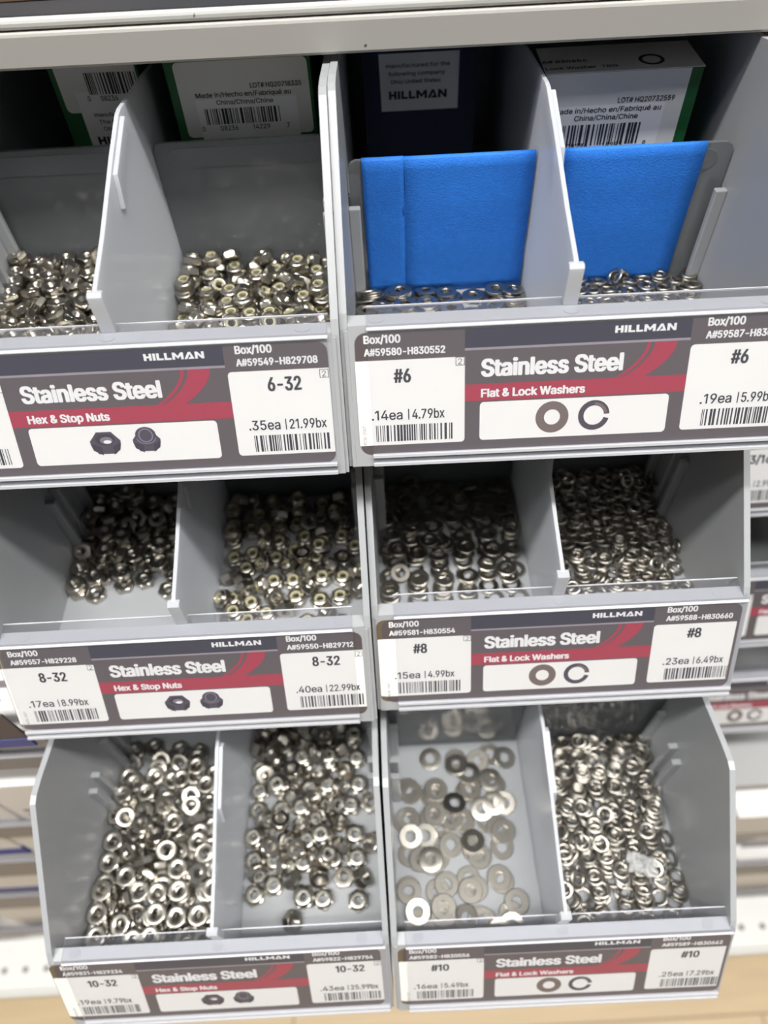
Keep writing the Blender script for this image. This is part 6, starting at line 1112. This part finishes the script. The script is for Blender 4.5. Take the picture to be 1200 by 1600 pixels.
926,-210,-3565,278,-125,389,1106,-1345,-3700,239,468,-758,6975,-15,-4097,503,497,497,3368,-321,-3349,-980,-200,0,5166,-654,-3836,185,112,-20,
2196,-198,-3195,-73,-191,-918,2998,-834,-3713,-50,59,810,6922,-1165,-4097,-681,191,-685,6949,4262,-4417,0,0,-818,4432,-1540,-4089,456,262,-424,
2207,-1511,-4030,-296,-798,-493,6003,-1131,-3332,459,-199,343,6925,1083,-4061,0,0,456,5937,-514,-3510,-891,-418,-22,7335,-16,-4097,499,-501,-501,
3912,-1116,-3247,-838,-152,-95,6935,2141,-4249,-151,-124,-818,2091,-910,-3074,-538,-637,-498,5068,-712,-3052,-884,-415,18,7017,591,-3537,694,694,-138,
875,-147,-3083,259,-160,500,7005,2218,-3903,5,195,945,1930,56,-2915,288,-935,197,7331,-1165,-4097,182,-683,-184,7017,4325,-4061,-707,-707,0,
7008,-708,-3421,0,0,-970,7187,6287,-4023,-463,333,-659,882,-823,-3151,398,-620,581,3409,-219,-2993,0,0,485,4906,-628,-3373,215,20,407,
  ]),
  '3Lr': ('stop', 9.8, 5.9, 90, [
10267,1292,-4157,130,-884,-166,12095,4131,-3538,210,53,976,11623,3266,-4156,58,-892,-448,13839,3042,-4156,-470,-763,376,8450,3503,-4022,287,-328,889,
9033,4658,-3625,-541,-795,182,10900,2254,-3701,0,0,-681,10511,4496,-3740,-466,875,-114,9890,3814,-4034,548,67,753,8308,2576,-4297,0,0,810,
13614,2074,-4297,0,0,862,9531,5955,-3754,448,-876,93,12897,3168,-4297,686,728,0,11818,2244,-4297,0,0,-805,9268,2988,-4297,0,0,-684,
11153,6983,-3798,278,-876,-93,12559,6691,-3713,-262,278,-918,11753,5198,-3701,0,0,590,13512,5228,-4297,0,0,-994,9375,7713,-3105,0,0,-863,
10188,8456,-3390,795,-579,177,10663,5781,-4036,-247,-273,-437,13604,4051,-4297,0,0,-866,12655,5801,-4156,-308,-858,401,8715,6127,-3953,464,9,750,
8178,5211,-3701,0,0,707,11557,6114,-4058,354,-112,-327,11489,9344,-3297,12,-369,-216,12819,7660,-4057,-235,297,-675,11612,8401,-3909,-325,189,695,
13599,10445,-3701,0,0,-938,13765,7821,-4297,0,0,-940,13088,8604,-4157,-692,-565,-443,13303,6730,-4297,0,0,960,14496,4717,-4168,-269,908,-153,
8861,9694,-3719,-267,-304,-41,10826,10122,-3471,-338,78,-308,11953,10350,-3701,697,717,0,10292,3116,-4101,660,-445,604,8245,7723,-4297,0,0,-996,
12848,4672,-4057,-111,615,503,8532,8463,-3810,-960,24,212,9922,4977,-4048,210,355,-64,13682,9256,-4297,0,0,-868,8099,9939,-3506,382,-595,-595,
9517,10363,-3506,-135,694,464,10572,6760,-4297,0,0,-111,11472,4185,-3989,-6,402,150,10138,7362,-3827,-591,-145,291,14363,6784,-4297,-578,-816,0,
12763,9776,-4102,707,-5,-615,12131,9286,-3701,0,0,1000,10627,9254,-3701,0,0,316,8366,10860,-4045,121,416,853,8178,4185,-4297,0,0,-966,
9138,9249,-4051,-229,-327,-144,8249,6717,-4297,0,0,898,12038,7857,-4297,0,0,972,12380,4071,-4297,0,0,-342,9969,10869,-4153,582,-679,91,
10735,11029,-3630,227,415,-862,9509,6687,-4297,0,0,-293,8178,8929,-4297,0,0,-259,10781,3979,-4297,0,0,970,10520,8290,-4048,-423,398,792,
9578,10111,-4297,0,0,716,11000,7711,-4297,0,0,-685,9228,4153,-4297,0,0,912,12833,11176,-4102,650,278,702,10920,5029,-4297,0,0,341,
11964,5247,-4297,0,0,-728,13432,10351,-4297,0,0,-746,12129,9111,-4297,0,0,693,8878,11278,-3865,719,559,-396,12033,6768,-4297,0,0,-661,
9464,7765,-4297,0,0,-74,11835,11385,-4297,0,0,622,10688,9231,-4297,0,0,-951,9333,5467,-4297,0,0,-867,8254,5246,-4297,0,0,-868,
9444,7944,-3701,0,0,-30,13516,11509,-4157,-893,-8,391,10831,2439,-4297,0,0,-782,11924,10314,-4297,0,0,-543,8212,10060,-4297,0,0,657,
9749,8748,-4297,0,0,485,10843,10246,-4297,0,0,983,10777,11537,-4297,0,0,-452,9602,11828,-4297,0,0,-687,8241,11854,-4297,0,0,-914,
12691,12036,-4102,-287,-646,-572,11135,11839,-3719,-35,147,770,
  ]),
  '3Rl': ('disc', 12.4, 1.1, 65, [
2588,1653,-4189,0,0,886,4027,2357,-4305,0,0,-273,1286,1530,-4351,-23,52,-997,5559,2907,-4421,0,0,-946,6298,1758,-4421,0,0,887,
6066,5105,-4305,0,0,408,2103,3895,-4189,-999,54,0,3233,4585,-4432,76,40,834,890,2461,-4421,0,0,-867,1143,5061,-4318,-36,-76,984,
3661,1166,-4377,27,-131,-373,2838,2701,-4421,0,0,77,4410,4683,-4331,-38,63,991,2512,6117,-4214,-62,-43,930,5084,6301,-4319,-585,806,-3,
1303,7356,-4421,0,0,-307,5735,7850,-4421,586,-810,0,2668,7407,-4305,0,0,-1000,3633,6630,-4244,490,-859,87,2497,9181,-4537,124,992,0,
4688,3944,-4421,0,0,891,3920,8717,-4323,-27,-75,-692,6678,9018,-4451,38,60,408,2563,1324,-4305,0,0,901,5913,4362,-4537,0,0,-368,
1616,3913,-4305,0,-1,377,1064,5967,-4421,0,0,-962,1940,5072,-4342,38,-160,444,6330,6557,-4462,47,39,-703,5167,8945,-4446,-45,-60,899,
5746,6565,-4342,-992,105,-45,3924,5808,-4421,0,0,621,4572,7420,-4421,0,0,896,4577,8215,-4321,989,-124,44,3994,2938,-4537,0,0,771,
1250,1047,-4537,0,0,-871,2372,2419,-4537,0,0,-579,5837,5333,-4421,0,0,595,3382,5870,-4305,0,0,277,4293,2456,-4421,0,0,-629,
4427,4301,-4537,0,0,-397,5918,735,-4399,23,99,-995,1024,4233,-4537,0,0,662,4522,990,-4421,0,0,-550,5936,1250,-4537,0,0,374,
5259,504,-4306,73,-65,796,3936,9058,-4537,0,0,-284,5702,2767,-4537,0,0,817,5948,7533,-4537,0,0,-799,5888,9273,-4537,0,0,-1000,
2307,5932,-4421,0,0,804,4359,7279,-4537,0,0,-772,884,5890,-4537,0,0,-799,4371,1098,-4537,0,0,270,1118,7568,-4537,0,0,941,
2204,3764,-4421,0,0,985,2422,1024,-4421,0,0,281,5379,5666,-4537,0,0,596,2601,7260,-4421,0,0,-915,2499,4011,-4537,0,0,421,
2463,7097,-4537,0,0,-927,2717,5548,-4537,0,0,853,881,2591,-4537,0,0,449,4023,5663,-4537,0,0,807,2475,879,-4537,0,0,372,
3323,-126,-4537,0,0,998,
  ]),
  '3Rr': ('disc', 9.0, 1.5, 157, [
10326,2639,-3945,-77,-51,-346,9474,2637,-3987,-729,-631,69,10923,4119,-3702,40,47,-641,11672,2888,-3818,5,71,388,11844,4523,-3647,589,-802,87,
12889,5921,-3890,-27,4,71,10014,4244,-3766,86,34,905,14480,2492,-4225,-142,-65,-937,10774,5036,-3712,-14,-15,-477,10267,5929,-3599,-15,-10,99,
13483,4697,-3888,-10,-55,76,12505,5109,-3807,-31,-72,-917,11486,5573,-3883,99,-169,-168,10298,6869,-3698,-50,-36,-597,12637,2077,-3863,-117,20,219,
14060,5775,-3581,0,0,123,12281,6959,-3713,-48,-28,-31,12560,1746,-3989,-42,-54,-755,10387,1856,-4112,-76,76,845,10202,1421,-4205,-100,57,782,
10678,7815,-3581,0,0,470,12514,7891,-3737,0,0,-833,10566,2068,-3986,0,-105,-968,13966,7159,-3752,-163,-11,625,13529,7948,-3816,-65,-61,103,
12870,8621,-3582,-1,0,-808,13420,1648,-4335,-98,-194,67,11629,7787,-3737,0,0,978,10203,3618,-3998,-162,1,251,14485,1954,-4281,-82,-138,-983,
11250,6962,-3697,-42,20,642,14528,4335,-4270,157,262,593,11738,2589,-3971,-66,27,-755,11089,3594,-3899,-48,-28,66,11678,1368,-4255,26,121,992,
9798,7845,-3718,-44,-98,-994,11679,1134,-4358,-107,62,299,9932,9440,-3662,925,-353,80,12579,3926,-3770,-82,26,268,14061,8669,-3676,-89,-73,-915,
10664,8702,-3746,-31,-118,-899,10405,1066,-4270,26,-112,-979,14527,3388,-4278,-142,264,-449,13666,4437,-4078,-149,-24,167,14448,1755,-4380,23,160,941,
10815,9445,-3492,-8,-99,-120,13613,9452,-3667,42,210,935,8988,3884,-3873,-40,40,927,14025,5423,-3893,0,0,-341,11993,5812,-4021,-12,-62,-977,
9636,8760,-3717,-74,65,229,13728,3324,-3893,0,0,367,9638,6131,-3786,-91,33,-757,11362,6701,-3840,-69,41,691,13955,6705,-3806,-175,49,789,
12478,9447,-3871,102,-976,12,10505,5885,-3748,-10,-15,-299,11097,9396,-3606,-100,-55,849,11685,4695,-3845,-50,-89,-826,11861,1870,-4232,24,148,984,
12526,2559,-3821,-26,116,979,12593,4804,-3917,-36,-70,-887,9546,5974,-3917,-40,88,-66,9714,5457,-4055,-119,34,-112,12679,1491,-4123,-80,56,619,
14125,5608,-3737,0,0,-639,9753,4394,-4033,-91,21,-979,14059,1365,-4401,-61,118,693,9002,4874,-4057,-173,-30,904,10785,4723,-3857,-1,-22,-959,
9018,3621,-4001,-57,-3,360,9923,4448,-3906,91,21,958,11462,8439,-3893,0,0,809,13685,4215,-4174,-85,-126,-599,12582,1341,-4421,-43,101,933,
13413,6654,-4048,-73,-902,-117,8952,1751,-4253,73,-195,-762,14305,8549,-3842,-20,118,787,13276,9452,-3780,-100,221,516,12703,6919,-4000,-14,-54,-739,
13771,2499,-4361,0,0,-14,8699,2145,-4054,40,-18,510,14485,9444,-3866,-51,77,285,13834,7574,-4051,35,-147,-797,11676,9449,-3894,-6,0,-92,
11631,7560,-3893,0,0,324,11227,3379,-4028,-43,-34,-72,10166,3504,-4128,-66,148,973,13051,5564,-4037,-78,2,23,10325,2911,-4155,-80,34,590,
11186,3163,-4167,-42,-36,-113,9423,7070,-3876,-42,67,600,9115,1660,-4340,98,-185,-834,9404,611,-4049,0,0,994,9770,5286,-4181,-56,-110,-989,
13816,3905,-4232,-76,-131,-653,9231,7222,-3729,-37,-70,-990,12093,8923,-4014,678,198,-203,11759,2463,-4127,-69,18,-822,10567,8585,-3883,-121,15,297,
11742,4203,-4061,-41,95,941,10521,5576,-3895,-13,13,995,11543,6643,-3982,-28,-75,-830,12479,3624,-3877,-45,77,834,10741,7707,-3737,0,0,917,
9371,3935,-4205,0,0,898,9562,756,-4205,0,0,270,9444,2496,-4414,-47,-110,-564,13374,2853,-3763,10,-89,738,9085,2654,-4333,-91,-77,-139,
9382,1052,-4517,0,0,-428,11699,2021,-4517,0,0,-747,12723,630,-4517,0,0,-949,11708,4464,-3957,-47,93,922,14205,5216,-4205,0,0,-231,
11322,2578,-4414,39,-113,-983,13890,790,-4517,0,0,504,9017,3113,-4115,-97,-68,-57,12604,4499,-4026,-57,54,685,13630,2784,-4205,0,0,641,
9408,3481,-4517,0,0,-860,13252,7404,-4168,378,-773,-60,10217,9447,-3806,-103,-95,-471,10276,6778,-3844,-56,26,418,10991,6430,-4172,586,-637,-295,
12399,6926,-3860,-55,11,643,10819,4546,-4015,-32,-20,-546,12743,6583,-4132,-83,5,261,13983,6083,-4205,0,0,-17,9530,891,-4361,0,0,-406,
14331,7478,-4077,-151,9,789,10767,4328,-4161,-40,29,448,12698,8431,-4205,0,0,-666,9726,1881,-4517,0,0,1000,14480,8562,-4026,-109,-50,-792,
9692,7548,-4137,-97,-16,-540,13704,3027,-4049,0,0,-425,12928,5326,-4157,-77,-16,-208,14486,6824,-4205,0,0,-259,9514,5011,-4253,-22,121,838,
12540,7463,-4205,0,0,198,13418,9441,-4049,-47,175,514,14037,6638,-3934,-175,-49,372,12489,7824,-3893,0,0,-343,14292,6113,-4049,0,0,-865,
13909,5297,-4049,0,0,-210,10437,8542,-4039,-31,-118,-900,11905,6267,-4242,-69,-9,-116,12842,6406,-4273,-57,83,856,11902,3710,-4205,0,0,508,
12661,2392,-4205,0,0,895,11480,9392,-4361,-5,-3,-595,11847,5955,-4358,-31,-60,-884,10488,2253,-4353,-66,-56,-462,10291,3122,-4517,0,0,-986,
10655,1875,-4517,0,0,-1000,13723,8521,-4517,0,0,-52,8135,8959,-4517,0,0,999,13939,7650,-4517,0,0,416,12738,3139,-4517,0,0,-672,
12777,7938,-4517,0,0,955,13820,4421,-4517,0,0,852,12747,2232,-4517,0,0,-589,10549,4651,-4517,0,0,257,12792,5605,-4517,0,0,-865,
8138,6837,-4517,0,0,-841,10473,943,-4517,0,0,159,9609,8935,-4517,0,0,115,12620,7055,-4517,0,0,-527,12858,4165,-4517,0,0,424,
9312,4369,-4517,0,0,975,10503,8696,-4517,0,0,130,8181,5427,-4517,0,0,992,9071,7696,-4517,0,0,990,13919,6749,-4517,0,0,164,
11518,8992,-4517,0,0,-287,13804,3391,-4517,0,0,709,11556,709,-4517,0,0,-707,10557,5550,-4517,0,0,907,8259,3506,-4517,0,0,-840,
11715,5531,-4517,0,0,106,8258,8075,-4517,0,0,127,13832,2416,-4517,0,0,917,11669,3402,-4517,0,0,113,9350,6613,-4517,0,0,979,
9366,5710,-4517,0,0,988,8216,1192,-4517,0,0,997,11715,4382,-4517,0,0,-905,13871,5728,-4517,0,0,-347,12677,8827,-4517,0,0,-859,
8250,4531,-4517,0,0,973,11543,7932,-4517,0,0,781,10578,7806,-4517,0,0,996,8168,2080,-4517,0,0,997,10470,6916,-4517,0,0,959,
11648,6824,-4517,0,0,-886,10434,9279,-4397,-138,9,273,11893,4664,-4330,-67,76,674,12748,3293,-4329,-41,37,592,9235,8124,-4362,-98,10,-377,
9008,5750,-4361,0,0,359,10594,8079,-4361,0,0,-918,8201,9312,-4361,0,0,171,8142,7192,-4351,-31,-42,-920,12771,6175,-4386,-27,97,974,
8143,2554,-4367,-81,-79,-668,10547,3753,-4415,-35,-112,-992,9318,3841,-4361,0,0,-3,12624,8169,-4361,0,0,54,12869,4716,-4377,-34,-71,-898,
8260,1144,-4361,0,0,863,10499,6028,-4368,-90,-69,-488,9430,4822,-4362,-93,80,315,8130,5945,-4373,-68,62,631,11548,7265,-4361,0,0,-714,
8135,3698,-4361,0,0,-255,11616,3805,-4361,0,0,-820,12584,7272,-4361,0,0,518,9265,9437,-4400,3,-134,-688,11588,8354,-4361,0,0,-832,
8299,4584,-4361,0,0,434,14169,9255,-4436,15,91,855,14031,5935,-4361,0,0,-942,14226,6848,-4361,0,0,156,12694,2364,-4361,0,0,-256,
10777,426,-4361,0,0,-863,13956,3377,-4361,0,0,957,13914,7689,-4361,0,0,-460,12842,9307,-4362,-128,128,25,10615,5033,-4361,0,0,-974,
9408,6875,-4329,-54,66,552,14008,5037,-4361,0,0,-901,8296,8270,-4361,0,0,-613,10372,7149,-4361,0,0,-449,9485,7277,-4240,-6,90,922,
13080,9440,-4294,107,147,975,12791,3837,-4238,-24,90,947,14210,8362,-4278,-61,114,558,10779,4144,-4308,-1,61,970,8188,6289,-4280,-92,7,20,
9052,6056,-4183,19,76,997,12663,1464,-4276,-43,-88,-869,11649,9449,-4206,-5,3,465,10855,5221,-4205,0,1,994,14428,9438,-4335,-86,32,-333,
11583,8410,-4205,0,0,549,8340,7379,-4218,-38,-36,-829,8396,8479,-4205,0,0,806,10373,9439,-4283,-33,135,990,8134,9447,-4206,0,0,-444,
8135,2801,-4263,-71,-88,-748,8138,1350,-4205,0,0,835,9464,8406,-4275,-98,2,-450,8306,3968,-4205,0,0,284,10335,6243,-4262,-75,85,830,
10549,7288,-4205,0,0,-378,11878,5066,-4253,-84,-57,-641,8130,5071,-4210,-90,-22,-290,9092,9444,-4275,-108,80,985,12770,5186,-4293,-50,61,770,
11154,3035,-4320,5,-62,-886,10307,2737,-4285,-25,83,994,10681,8170,-4205,0,0,-204,11487,7521,-4205,0,0,-540,12745,2960,-4077,-116,26,266,
12952,8585,-4050,0,0,279,11464,8439,-4049,0,0,-856,9363,8578,-4136,-26,95,721,8584,7585,-4088,-37,37,528,11720,6657,-4136,-46,66,928,
11652,7561,-4049,0,0,-382,8402,8576,-4049,0,0,973,8142,5350,-4104,-53,76,785,14317,9440,-4163,50,78,987,11923,5376,-4123,-8,-63,-988,
8138,2905,-4116,-30,-97,-929,8177,9444,-4050,0,0,908,12513,7806,-4049,0,0,-799,10615,5416,-4045,-16,-8,222,10299,6425,-4125,-59,70,832,
14336,8524,-4161,50,109,991,8143,6516,-4125,-38,-35,-829,10759,7497,-4049,0,0,-933,9017,2997,-4252,-100,65,901,9079,9437,-4114,10,-134,-726,
8137,1421,-4049,0,0,-849,9054,6507,-4094,-7,78,931,11785,9449,-4050,-4,-4,-769,13317,9446,-4191,-88,159,299,10520,9445,-4113,-138,13,299,
12781,4300,-4153,-77,-15,-195,8137,4170,-4036,-27,21,858,8196,4481,-3869,-130,0,18,10200,9447,-3970,-83,-112,-631,12682,3422,-4001,-79,42,419,
8919,7809,-3962,-53,1,-203,10279,6731,-3995,-48,38,617,8268,5631,-3999,-91,18,137,9149,6850,-3991,-36,69,716,14282,9437,-4000,-62,-68,-995,
9856,7835,-4041,-32,103,745,8195,6778,-3996,-47,-23,-630,8500,8603,-3893,0,0,-417,12915,8609,-3894,-1,0,-506,9097,9445,-3950,-134,7,761,
9545,8679,-4012,-74,-66,-934,8240,1394,-3893,0,0,-396,8164,3270,-3996,-16,-59,-946,8138,9439,-3894,0,0,2,10732,7646,-3893,0,0,364,
8334,1251,-3737,0,0,-998,8249,5892,-3879,-31,77,877,8155,4758,-3781,-39,124,951,8135,3472,-3836,10,-32,-997,8121,7732,-3945,-235,86,967,
9860,7845,-3883,-2,108,901,11181,9444,-3747,110,-32,-965,8144,6838,-3845,-44,28,319,8381,8584,-3737,0,0,-941,8130,9450,-3738,0,0,296,
9041,9445,-3800,-121,57,946,13604,7974,-4024,-126,84,982,9619,8709,-3865,-94,-32,-724,12972,8655,-3738,-1,0,-192,8229,8551,-3581,0,0,-988,
8214,9444,-3582,0,0,-737,8123,7721,-3762,-214,-130,573,8136,5017,-3689,-14,129,987,8797,6429,-3686,-58,103,56,8139,5950,-3727,-81,5,-59,
  ]),
}

BORE = {'1Ll': 3.6, '1Lr': 3.5, '2Ll': 4.2, '2Lr': 4.1, '3Ll': 4.9, '3Lr': 4.8, '1Rl': 4.2, '2Rl': 4.9, '3Rl': 5.6, '1Rr': 4.0, '2Rr': 4.4, '3Rr': 5.5}
PLACE = {'1L': 'upper left', '1R': 'upper right', '2L': 'middle left', '2R': 'middle right', '3L': 'bottom left', '3R': 'bottom right'}
def decode(v):
    """six whole numbers each: position in hundredths of mm, then x y z of the unit quaternion in thousandths"""
    out = []
    for i in range(0, len(v), 6):
        q = [k/1000 for k in v[i+3:i+6]]; ww = math.sqrt(max(0, 1-sum(k*k for k in q)))
        out.append(Matrix.Translation(Vector([k/100 for k in v[i:i+3]])*MM) @ Quaternion((ww, *q)).to_matrix().to_4x4())
    return out
for key, (kind, D, T, nvis, blob) in DATA.items():
    Ml = from_lip(bin_matrix(int(key[0]), key[1])); ms = decode(blob)
    half = 'left' if key[2] == 'l' else 'right'; where = PLACE[key[:2]]; bore = BORE[key]
    ins = None
    if kind == 'hex':
        base = hex_nut_mesh(D, T, bore); nm, cat = 'hex_nut', 'nut'; base.materials.append(STEEL)
        lab = 'small stainless hex nut in the left compartment of the %s bin' % where
    elif kind == 'stop':
        base, ins = stop_nut_meshes(D, T, bore); nm, cat = 'stop_nut', 'nut'; base.materials.append(STEEL); ins.materials.append(NYLON if key != '3Lr' else NYLON2)
        lab = 'stainless stop nut with nylon insert in the right compartment of the %s bin' % where
    elif key[2] == 'l':
        base = flat_washer_mesh(D, T, bore); nm, cat = 'flat_washer', 'washer'; base.materials.append(STEEL2)
        lab = 'flat stainless washer in the left compartment of the %s bin' % where
    else:
        base = lock_washer_mesh(D, T*1.05, bore); nm, cat = 'lock_washer', 'washer'; base.materials.append(STEEL2)
        lab = 'split lock washer in the right compartment of the %s bin' % where
    grp = '%ss in the %s compartment of the %s bin' % (nm.replace('_', ' '), half, where)
    xlo, xhi = (2.6, 75.2) if half == 'left' else (76.8, 149.4); py = PANEL_Y[int(key[0]), key[1]]
    for mt in ms[:nvis]:
        p = mt.translation/MM; up = abs((mt.to_3x3() @ Vector((0, 0, 1))).z)
        fx = (p.x-xlo)/(xhi-xlo); fy = p.y/py
        ax = ('beside the left wall', 'left of centre', 'right of centre', 'beside the divider') if half == 'left' else ('beside the divider', 'left of centre', 'right of centre', 'beside the right wall')
        ay = 'near front' if fy < .2 else 'before middle' if fy < .36 else 'midway back' if fy < .52 else 'past middle' if fy < .68 else 'well back' if fy < .84 else 'at back'
        st = 'level' if up > .93 else 'tilted' if up > .4 else 'upended'
        lab = '%s %s %s, %s, in %s half of %s bin' % (st, nm.replace('_', ' '), ay, ax[min(3, max(0, int(fx*4)))], half, where)
        o = link(nm, base); o.matrix_world = Ml @ mt; tag(o, lab, cat, grp)
        if ins: c = link('nylon_insert', ins, o, Matrix.Identity(4))
    if nvis < len(ms):
        bm = bmesh.new()
        for mt in ms[nvis:]:
            k = len(bm.verts); bm.from_mesh(base); bm.verts.ensure_lookup_table()
            bmesh.ops.transform(bm, matrix=mt, verts=bm.verts[k:])
        me = bpy.data.meshes.new(nm+'s'); bm.to_mesh(me); bm.free(); me.materials.append(base.materials[0])
        o = link(nm+'_heap', me); o.matrix_world = Ml
        tag(o, 'heap of %ss filling the %s compartment of the %s bin' % (nm.replace('_', ' '), half, where), cat+'s', None, 'stuff')

# a crumpled scrap of clear film lying on the lock washers of the bottom right bin
def film_scrap():
    rnd = random.Random(4); bm = bmesh.new(); n = 9; V = []
    for i in range(n):
        V.append([bm.verts.new(Vector(((i-4)*1.7+rnd.uniform(-.5, .5), (j-3)*1.6+rnd.uniform(-.5, .5)-i*.5, rnd.uniform(0, 3.2)+.2*i))*MM) for j in range(7)])
    for i in range(n-1):
        for j in range(6): bm.faces.new((V[i][j], V[i+1][j], V[i+1][j+1], V[i][j+1]))
    me = bpy.data.meshes.new('plastic_scrap'); bm.to_mesh(me); bm.free()
    o = link('plastic_scrap', me, mats=[mat('crumpled_clear_film', (.8, .8, .8), .1, transp=.62, spec=1.0)])
    o.matrix_world = from_lip(bin_matrix(3, 'R')) @ Matrix.Translation(Vector((127.0, 32.0, -36))*MM)
    so = o.modifiers.new('thickness', 'SOLIDIFY'); so.thickness = .05*MM
    tag(o, 'crumpled scrap of clear plastic film lying on lock washers, bottom right bin', 'plastic scrap')
film_scrap()
